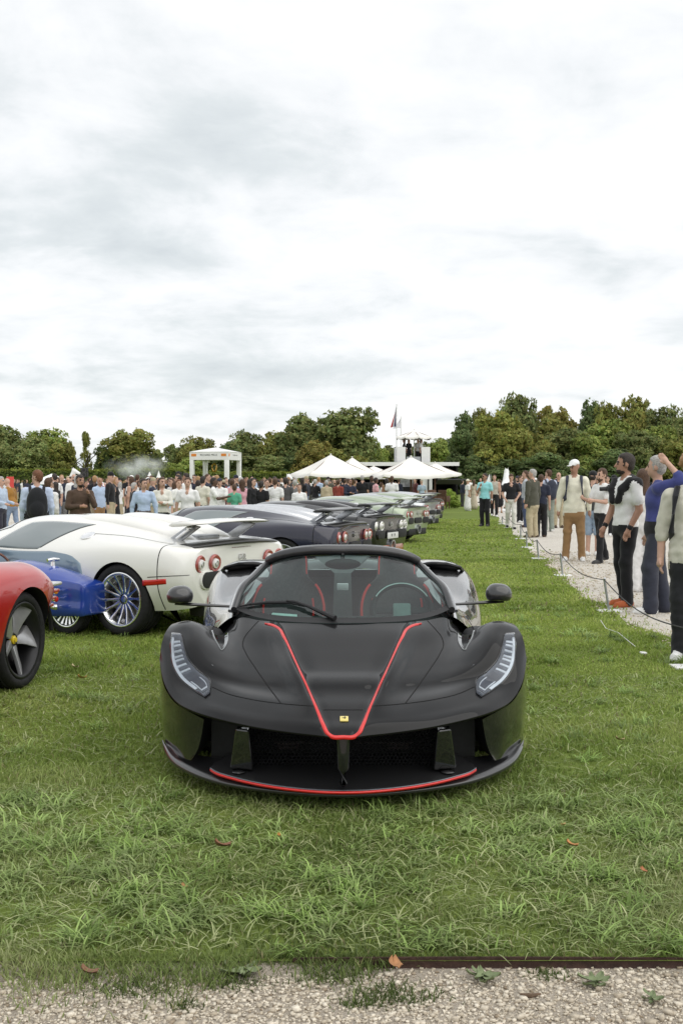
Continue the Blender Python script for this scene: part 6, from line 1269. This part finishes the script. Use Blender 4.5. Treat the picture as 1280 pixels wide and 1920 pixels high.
    trunk = (np.abs(ce[:, 0]) < .205 * max(1, fat)) & (np.abs(ce[:, 1]) < .24) & np.isin(lab, (TOP, BOT)) & (ce[:, 2] > .6) & (ce[:, 2] < 1.2) & ~((np.abs(ce[:, 0]) > .175 * fat) & (lab == TOP))
    lab = lab.copy(); lab[trunk] = np.where(ce[trunk, 2] > hem[trunk], TOP, BOT)
    return V, F, lab, hands, hc
SK = [mat('skin_fair', (.50, .31, .23), .55, var=.08, vscale=12), mat('skin_tan', (.36, .20, .135), .55, var=.08, vscale=12), mat('skin_dark', (.10, .055, .038), .5, var=.1, vscale=12)]
M_FEAT = mat('face_dark', (.06, .03, .025), .6)
HC = {'black': mat('hair_black', (.026, .018, .014), .55, var=.4, vscale=70, bump=.6, bscale=120), 'brown': mat('hair_brown', (.075, .038, .02), .55, var=.4, vscale=70, bump=.6, bscale=120), 'blond': mat('hair_blond', (.34, .20, .09), .55, var=.35, vscale=60, bump=.6, bscale=120), 'grey': mat('hair_grey', (.38, .37, .35), .55, var=.3, vscale=60, bump=.6, bscale=120), 'ginger': mat('hair_ginger', (.16, .065, .03), .55, var=.35, vscale=60, bump=.6, bscale=120)}
WHT, CRM, BLK_, NAVY_, TAN_, KHA, BLU, LBL, GRY, DGR, PNK, RED_, GRN, OLV, BRN, TEA, MUS, JEA, LGR = (.74, .74, .73), (.66, .63, .50), (.014, .014, .016), (.022, .026, .045), (.30, .18, .085), (.42, .36, .24), (.05, .06, .20), (.42, .52, .68), (.18, .18, .18), (.055, .055, .055), (.68, .38, .40), (.26, .05, .045), (.10, .36, .24), (.07, .07, .052), (.075, .048, .033), (.28, .62, .64), (.28, .14, .03), (.20, .26, .36), (.50, .50, .48)
def person(u, vh, vf, label, top, bot, shoe=WHT, hair='short', hc='brown', skin=0, ext=BLK_, yaw=0., d=None, Hs=None, res=None, **kw):
    """u: pixel column, vh and vf: pixel rows of head top and feet; d given when the feet are hidden"""
    if d is None: p = ground(u, vf); d = p[1]
    else: p = np.array([(u - 640) / FPX * d, d, 0.])
    Ht = Hs or zat(vh, d); Ht = min(max(Ht, 1.45), 1.95); res = res or (.0115 if d < 16 else .0195 if d < 32 else .028)
    V, F, lab, hands, hcn = figure(h=res, hair=hair, seed=int(u), fingers=d < 26, **kw)
    k = Ht / (V[:, 2].max()); me = mesh('person', V, F, 7, lab); me.polygons.foreach_set('use_smooth', np.ones(len(me.polygons), bool))
    hm = HC[hc]; o = put('person', me, [SK[skin], hm, cloth(top), cloth(bot), cloth(shoe), cloth(ext), M_FEAT], None, (p[0], p[1], 0), (0, 0, yaw), (k, k, k)); tag(o, label, 'person'); o['_k'] = k; return o, hands, k
def backpack(o, label, m, front=True, lean=0.):
    k = o['_k']; b = empty('backpack', o.location, o.rotation_euler[2]); tag(b, label, 'backpack')
    S = Solid(); S.ell(0, (0, .22, 1.24), (.18, .11, .27), .03).ell(0, (0, .21, 1.10), (.18, .12, .18), .05).ell(0, (0, .31, 1.11), (.12, .05, .14), .03); V, F, _ = S.mesh(.015); put('bag', merge_mesh(mesh('bag', V * k, F)), m, b)
    for s in (-1, 1): MB().tube([np.array(q) * k for q in ((s * .115, .13, 1.42), (s * .12, .06, 1.515), (s * .12, -.03, 1.515), (s * .125, -.115, 1.43), (s * .135, -.15, 1.28), (s * .155, -.12, 1.12), (s * .165, .0, 1.04), (s * .14, .13, 1.02))], .026 * k, 8, flat=.5).build('strap', m, b)
    return b
DG = math.radians
M_BAG = cloth((.016, .017, .02)); M_BAGN = cloth((.035, .04, .06))
o, _, _ = person(1294, 843, 1238, 'person in cream sweatshirt with curly blond hair and dark trousers', (.56, .55, .46), (.02, .021, .024), hair='curly', hc='blond', yaw=DG(-25), pitch=DG(28), yawh=DG(-10), sleeve=.62, armR=((.22, .0, -1), (.02, -.20, -1)), fit=1.1, jacket=True); backpack(o, 'black backpack worn by the curly blond person', M_BAG)
person(1229, 850, 1150, 'person in royal blue pullover and navy trousers touching the back of the head', BLU, (.035, .038, .055), hair='short', hc='grey', yaw=DG(-105), armL=((.30, .85, .30), (-.25, -.45, .55)), armR=((.15, -.1, -1), (.1, -.3, -1)), sleeve=.95, yawh=DG(-10), fat=1.12, fit=1.35, belt=True, stride=.08)
person(1170, 848, 1137, 'person in white T-shirt with black jumper over the shoulders and orange shoes', WHT, BLK_, (.42, .11, .04), hc='black', beard=True, skin=1, yaw=DG(-70), yawh=DG(-25), drape=True, armL=((.12, .10, -1), (-.1, -.42, -.8)), armR=((.10, -.15, -1), (-.15, -.5, -.8)), fit=1.05, cuff=True, stride=.05)
person(1203, 878, 1110, 'person with long brown hair and flowing white clothes', (.70, .68, .66), (.72, .71, .71), (.45, .34, .22), hair='long', hc='brown', yaw=DG(165), fem=True, sleeve=1, fit=1.5)
o, hd_, k_ = person(1127, 877, 1056, 'person in white short-sleeved shirt taking pictures with a camera', WHT, BLK_, DGR, hc='brown', yaw=DG(-62), armL=((.1, -.35, -.85), (-.25, -.9, .12)), armR=((.1, -.35, -.85), (-.3, -.85, .25)), beard=True, stride=.16, belt=False, ext=DGR)
cm = empty('camera_body', tuple(at_depth(1141, 916, o.location[1] - .25))); tag(cm, 'black camera held up by the person in white shirt', 'camera'); MB().box((0, 0, 0), (.08, .13, .09)).build('body', M_DARK, cm, bevel=.012); MB().tube([(-.03, 0, -.005), (-.17, 0, -.01)], [.04, .036], 14).build('lens', M_DARK, cm); MB().box((0, 0, .055), (.05, .06, .03)).build('viewfinder', M_DARK, cm, bevel=.008)
o, _, _ = person(1075, 861, 1052, 'person in white cap, cream quarter-zip and tan trousers', (.70, .68, .56), TAN_, WHT, hair='cap', hc='brown', skin=1, ext=(.78, .78, .78), yaw=DG(-12), yawh=DG(-38), pitch=DG(16), sleeve=1, armL=((.22, .03, -1), (.05, -.10, -1)), armR=((.22, .05, -1), (.08, -.08, -1)), fit=1.05, jacket=True, spread=.14); backpack(o, 'navy backpack worn over the cream quarter-zip', M_BAGN)
person(1110, 882, 1042, 'person in black cap and dark jacket with light denim shorts', DGR, (.28, .36, .46), WHT, hair='cap', hc='black', yaw=DG(150), legs='shorts', sleeve=1)
person(1150, 890, 0, 'person with moustache and dark hat looking between two visitors', DGR, BLK_, hair='hat', hc='black', skin=1, d=31, yaw=DG(-5), beard=True, sleeve=1)
person(997, 879, 1008, 'person in olive jacket and beige trousers seen from behind', OLV, KHA, BRN, hc='grey', yaw=DG(-140), sleeve=1, jacket=True, fit=1.25, yawh=DG(30))
person(1013, 889, 1007, 'person in navy gilet with white sleeves and black trousers', NAVY_, BLK_, BRN, hc='brown', yaw=DG(170), sleeve=.5, fat=1.08, fit=1.2)
o, _, _ = person(1027, 880, 997, 'person in pale blue shirt and sage trousers holding paper', (.5, .55, .68), (.24, .27, .23), WHT, hc='brown', yaw=DG(-165), yawh=DG(30), sleeve=.95, fit=1.2); backpack(o, 'large dark backpack on the pale blue shirt', M_BAGN)
person(1046, 886, 990, 'bald person in navy top facing the lawn behind the rope', NAVY_, KHA, BRN, hair='bald', yaw=DG(10), sleeve=1, armL=((.1, -.2, -1), (-.3, -.7, .1)), armR=((.1, -.2, -1), (-.3, -.7, .1)))
person(957, 888, 992, 'person in black polo and white trousers walking on the path', BLK_, (.64, .63, .58), BLK_, hc='brown', skin=0, yaw=DG(-5), pitch=DG(22), armL=((.35, -.05, -1), (-.45, -.45, -.7)), armR=((.35, -.05, -1), (-.4, -.5, -.7)), stride=.15, vneck=True, fit=1.15, fat=1.06)
person(908, 887, 987, 'person in turquoise T-shirt with hand on chest standing on the lawn', TEA, BLK_, DGR, hc='black', skin=1, yaw=DG(-25), yawh=DG(-35), armR=((.15, -.25, -1), (-.5, -.35, .9)), armL=((.18, .03, -1), (.03, -.1, -1)), cuff=True, ext=WHT, fit=1.15)
person(926, 890, 969, 'person in sleeveless stone top and black trousers', (.40, .38, .32), BLK_, WHT, hc='brown', yaw=DG(-10), sleeve=0, stride=.12)
person(936, 899, 962, 'person in black dress standing behind the stone top', BLK_, BLK_, TAN_, hair='long', hc='brown', yaw=DG(170), fem=True, sleeve=.5, legs='skirt')
person(984, 882, 989, 'person in jeans half hidden behind the olive jacket', (.4, .42, .45), (.06, .08, .14), BRN, hc='brown', yaw=DG(-100), sleeve=1)
person(969, 892, 978, 'person in navy cap walking behind the black polo', NAVY_, BLK_, BLK_, hair='cap', hc='black', ext=NAVY_, yaw=DG(20), sleeve=1, beard=True, stride=.1)
person(876, 898, 958, 'person in long white dress at the edge of the lawn', WHT, WHT, WHT, hair='hat', hc='brown', ext=CRM, yaw=DG(110), fem=True, legs='dress', sleeve=.5)
person(888, 899, 955, 'person in long beige dress beside the white dress', (.52, .46, .36), (.52, .46, .36), TAN_, hair='long', hc='brown', yaw=DG(150), fem=True, legs='dress', sleeve=0)
person(866, 900, 950, 'person in navy jacket next to the long white dress', NAVY_, DGR, BRN, hair='short', hc='black', yaw=DG(120), sleeve=1, armL=((.1, -.3, -1), (-.2, -.9, .1)))
# --- left side
o, _, _ = person(70, 882, 0, 'person in pale blue shirt and khaki trousers seen from behind', (.50, .58, .74), (.34, .29, .20), hc='ginger', yaw=DG(-165), yawh=DG(50), d=18.6, Hs=1.70, sleeve=1, fat=1.22, fit=1.3, belt=True); backpack(o, 'black backpack worn on the pale blue shirt', M_BAG)
person(92, 896, 0, 'person in white patterned shirt and white trousers beside the backpack', (.70, .69, .68), (.70, .68, .68), hc='brown', yaw=DG(150), d=21, Hs=1.58, sleeve=.95, fat=1.1)
person(24, 897, 1008, 'person in mustard jumper and pale jeans bending forward', MUS, JEA, BRN, hair='bald', yaw=DG(-120), lean=.28, sleeve=1, stride=.20, fat=1.1)
person(3, 893, 1022, 'person in pale blue shirt with dark waistcoat at the edge', (.42, .50, .62), (.035, .035, .05), BRN, hc='grey', yaw=DG(75), sleeve=1, armL=((.1, -.1, -1), (0, -.9, -.2)), armR=((.1, -.1, -1), (0, -.9, -.2)), fat=1.1)
person(151, 891, 0, 'person in dark brown jacket talking on a phone', BRN, KHA, hc='black', skin=1, yaw=DG(15), yawh=DG(20), d=20.2, Hs=1.63, sleeve=1, armR=((.15, -.25, -.85), (-.9, -.35, .05)), armL=((.2, -.45, -.7), (-.45, -.15, .95)), jacket=True, beard=True, fat=1.15)
person(270, 900, 0, 'person in light blue shirt and black belted trousers', LBL, BLK_, hc='black', yaw=DG(5), yawh=DG(35), d=23, Hs=1.57, sleeve=1, belt=True, ext=BRN, armL=((.3, .02, -1), (.06, -.05, -1)), armR=((.3, .02, -1), (.06, -.05, -1)))
person(304, 896, 0, 'person in white tied blouse with long brown hair', (.72, .71, .64), BLK_, hair='long', hc='brown', yaw=DG(10), yawh=DG(30), d=24, Hs=1.60, fem=True, sleeve=1, vneck=True, armL=((.2, -.3, -.9), (-.8, -.5, .1)), armR=((.25, -.1, -1), (-.8, -.45, 0)))
person(352, 896, 0, 'person in white T-shirt and khaki shorts walking to the cars', WHT, (.28, .25, .16), hc='brown', yaw=DG(0), d=24, Hs=1.60, legs='shorts', fat=1.1, vneck=True, armL=((.25, .05, -1), (.06, -.1, -1)), armR=((.25, .05, -1), (.06, -.1, -1)))
person(328, 903, 0, 'person in sky blue top and white trousers with long hair', (.32, .48, .66), WHT, hair='long', hc='brown', yaw=DG(190), d=30, Hs=1.52, fem=True)
person(335, 899, 0, 'person in white shirt just behind the khaki shorts', WHT, KHA, hc='ginger', yaw=DG(40), d=29, Hs=1.57)
person(252, 905, 0, 'grey-haired person in black suit beside the light blue shirt', BLK_, BLK_, hc='grey', yaw=DG(120), d=30, Hs=1.49, sleeve=1, jacket=True)
person(381, 894, 0, 'person in cream shirt with crossing bag straps', (.68, .66, .56), BLK_, hc='black', yaw=DG(150), d=30, Hs=1.66)
person(401, 896, 0, 'dark-skinned person in white shirt with light jeans', WHT, (.30, .36, .40), hc='black', skin=2, yaw=DG(90), d=29, Hs=1.62, armL=((.1, -.5, -.8), (0, -.9, .2)), armR=((.1, -.5, -.8), (0, -.9, .2)))
person(412, 897, 0, 'person in white T-shirt and black trousers wearing a cap', WHT, BLK_, hair='cap', hc='black', ext=NAVY_, yaw=DG(-10), d=30, Hs=1.61, armL=((.1, -.3, -.8), (-.4, -.8, .1)))
person(435, 898, 0, 'person in pale pink shirt seen from behind', PNK, KHA, hc='brown', yaw=DG(180), d=31, Hs=1.60)
person(454, 899, 0, 'person with long hair in pink top and white trousers', (.66, .36, .42), WHT, hair='long', hc='brown', yaw=DG(200), d=31, Hs=1.58, fem=True)
person(440, 923, 0, 'child in green dress among the pink shirts', GRN, GRN, hc='brown', yaw=DG(170), d=29, Hs=1.45, legs='dress', fem=True)
person(474, 897, 0, 'person in loose black clothes with long black hair', BLK_, BLK_, hair='long', hc='black', yaw=DG(60), d=30, Hs=1.61, fem=True, sleeve=1, jacket=True, legs='skirt')
person(490, 904, 0, 'person in black T-shirt and grey trousers seen from behind', BLK_, GRY, hc='black', skin=1, yaw=DG(165), d=30, Hs=1.53)
person(500, 900, 0, 'person in white shirt partly behind the black T-shirt', WHT, NAVY_, hc='brown', yaw=DG(20), d=32, Hs=1.57)
person(516, 897, 0, 'person in white T-shirt with shoulder strap and grey trousers', WHT, GRY, hc='brown', yaw=DG(175), d=31, Hs=1.62, armL=((.3, .05, -1), (.05, -.2, -1)))
person(535, 895, 0, 'person in charcoal suit seen from behind', (.07, .07, .072), (.05, .045, .042), hc='black', yaw=DG(180), d=32, Hs=1.64, sleeve=1, jacket=True)
person(553, 900, 0, 'person in grey jacket beside the charcoal suit', GRY, DGR, hc='grey', yaw=DG(160), d=34, Hs=1.58, sleeve=1)
person(561, 914, 0, 'child in white shirt in front of the dark jackets', WHT, GRY, hc='brown', yaw=DG(10), d=31, Hs=1.45)
person(634, 901, 0, 'person in red-brown jacket under the large parasol', (.24, .05, .035), DGR, hc='brown', yaw=DG(160), d=44, Hs=1.60, sleeve=1, jacket=True)
person(612, 902, 0, 'person in sand jacket near the large parasol', KHA, DGR, hc='grey', yaw=DG(200), d=43, Hs=1.58, sleeve=1, jacket=True)
person(747, 901, 0, 'person in navy suit standing before the black stand', NAVY_, BLK_, hc='brown', yaw=DG(150), d=62, Hs=1.70, sleeve=1, jacket=True)
person(778, 901, 0, 'person in maroon jacket before the black stand', (.09, .03, .03), DGR, hc='brown', yaw=DG(-60), d=60, Hs=1.72, sleeve=1)
person(790, 903, 0, 'person in pale blue shirt before the white panel', (.3, .38, .45), DGR, hair='hat', hc='grey', ext=(.4, .36, .28), yaw=DG(200), d=58, Hs=1.66)
zterr = zat(869, 74)
for u, top, hcn, yw, lab in ((766, BLK_, 'brown', 20, 'person in black with long hair on the roof terrace'), (783, LGR, 'blond', -40, 'blonde person in pale top on the roof terrace'), (789, WHT, 'brown', 70, 'person in white leaning at the terrace balustrade'), (757, DGR, 'brown', -90, 'person in dark top at the corner of the terrace')):
    o, _, _ = person(u, 830, 0, lab, top, BLK_, hair='long', hc=hcn, yaw=DG(yw), d=75.5, Hs=1.66, fem=True); o.location.z = zterr - .01
# --- crowd: shared figures, each person an object of its own
CB = []
for i, kw in enumerate((dict(), dict(stride=.16, armL=((.1, .3, -1), (0, .0, -1)), armR=((.1, -.3, -1), (0, -.5, -1))), dict(armL=((.2, -.4, -.8), (-.9, -.4, .1)), armR=((.2, -.4, -.8), (-.9, -.3, .0)), sleeve=1), dict(hair='long', fem=True), dict(hair='long', fem=True, legs='dress', sleeve=0), dict(hair='long', fem=True, legs='skirt'), dict(legs='shorts', fat=1.1), dict(armL=((.2, -.5, -.5), (-.3, -.2, .9)), sleeve=1), dict(jacket=True, sleeve=1, fat=1.1), dict(hair='hat', sleeve=1), dict(hair='cap'), dict(hair='bald', sleeve=1, jacket=True, beard=True))):
    V, F, lab, _, _ = figure(h=.026, fingers=False, seed=i, wr=.004, **kw); V = V / V[:, 2].max(); CB.append((merge_mesh(mesh('person', V, F, 7, lab)) if False else mesh('person', V, F, 7, lab), kw))
CT = [('white', WHT, 27), ('black', BLK_, 30), ('navy', NAVY_, 16), ('pale blue', LBL, 6), ('cream', CRM, 3), ('grey', GRY, 8), ('dark grey', DGR, 8), ('pink', PNK, 4), ('red', RED_, 3), ('olive', OLV, 3), ('tan', TAN_, 4), ('royal blue', BLU, 3), ('green', GRN, 2)]
CBT = [('black', BLK_, 26), ('white', WHT, 12), ('navy', NAVY_, 14), ('beige', KHA, 16), ('denim', JEA, 12), ('grey', GRY, 8), ('tan', TAN_, 5)]
rr_ = random.Random(5)
def crowd_person(x, y, where, z=0):
    i = rr_.randrange(len(CB)); me, kw = CB[i]; tn, tcl, _ = rr_.choices(CT, [c[2] for c in CT])[0]; bn, bcl, _ = rr_.choices(CBT, [c[2] for c in CBT])[0]
    if kw.get('legs') == 'dress': bn, bcl = tn, tcl
    hcn = rr_.choices(['brown', 'black', 'blond', 'grey', 'ginger'], [40, 30, 12, 14, 4])[0]; sk = rr_.choices([0, 1, 2], [64, 28, 8])[0]; H = rr_.uniform(1.56, 1.80) - (.06 if kw.get('fem') else 0)
    what = {'dress': 'dress', 'skirt': 'skirt', 'shorts': 'shorts'}.get(kw.get('legs'), 'trousers'); ex = rr_.choice([WHT, BLK_, KHA, NAVY_])
    hn = {'long': 'long %s hair' % hcn, 'hat': 'brimmed hat', 'cap': 'cap', 'bald': 'bald head'}.get(kw.get('hair'), 'short %s hair' % hcn)
    lab = 'person with %s in %s top and %s %s %s' % (hn, tn, bn, what, where) if what != 'dress' else 'person with %s in %s dress %s' % (hn, tn, where)
    o = put('person', me, [SK[sk], HC[hcn], cloth(tcl), cloth(bcl), cloth(rr_.choice([WHT, BLK_, BRN])), cloth(ex), M_FEAT], None, (x, y, z), (0, 0, rr_.uniform(0, 6.28)), (H, H, H)); tag(o, lab, 'person', lab)
def tail_x(y): return float(np.interp(y, [10, 15.5, 19.3, 26.6, 33, 40], [-1.3, 0, .6, 1.6, 2.6, 3.4]))
pl_ = []; tries = 0
while len(pl_) < 225 and tries < 9000:
    tries += 1; y = rr_.uniform(31, 70) if rr_.random() < .8 else rr_.uniform(33, 44); x = (rr_.uniform(95, 735) - 640) / FPX * y
    if y < 44 and x > tail_x(y) - 6.0: continue
    if y > 50 and x > -1 and rr_.random() < .6: continue
    if any((x - a) ** 2 + (y - b) ** 2 < .42 for a, b in pl_): continue
    pl_.append((x, y)); crowd_person(x, y, 'beyond the cars')
pr_ = []; tries = 0
while len(pr_) < 52 and tries < 4000:
    tries += 1; y = rr_.uniform(36, 110); x = float(path_edge(y)) + rr_.uniform(.2, 6.5)
    if any((x - a) ** 2 + (y - b) ** 2 < .5 for a, b in pr_): continue
    pr_.append((x, y)); crowd_person(x, y, 'on the path')
# far crowd that reads as one mass
me0 = []
for i in (0, 3, 8):
    kw = dict(CB[i][1]); V, F, lab, _, _ = figure(h=.085, fingers=False, seed=i, wr=0, **kw); me0.append((V / V[:, 2].max(), F, lab))
PV, PF, PC = [], [], []; off = 0
for i in range(300):
    V, F, lab = me0[i % 3]; y = rr_.uniform(66, 108); x = (rr_.uniform(-60, 700) - 640) / FPX * y; H = rr_.uniform(1.55, 1.82); a = rr_.uniform(0, 6.28); c, s = math.cos(a), math.sin(a)
    if x > X(640, y) - 1 and y < 82: continue
    P = V * H; P = np.stack([P[:, 0] * c - P[:, 1] * s + x, P[:, 0] * s + P[:, 1] * c + y, P[:, 2]], 1); pal = np.array([(.42, .26, .19), rr_.choice([(.02, .018, .016), (.08, .04, .02), (.3, .2, .1)]), rr_.choices(CT, [q[2] for q in CT])[0][1], rr_.choices(CBT, [q[2] for q in CBT])[0][1], (.05, .05, .05), (.5, .5, .5), (.05, .03, .03)])
    VC = np.zeros((len(V), 3)); VC[F.ravel()] = np.repeat(pal[lab], 4, 0); PV.append(P); PF.append(F + off); PC.append(VC); off += len(V)
me = mesh('far_crowd', np.concatenate(PV), np.concatenate(PF)); tint_mesh(me, np.concatenate(PC)); o = put('crowd', me, mat('crowd_cloth', (.5, .5, .5), .85, attr='tint', var=.05)); tag(o, 'distant mass of visitors in front of the hedge', 'crowd', kind='stuff')
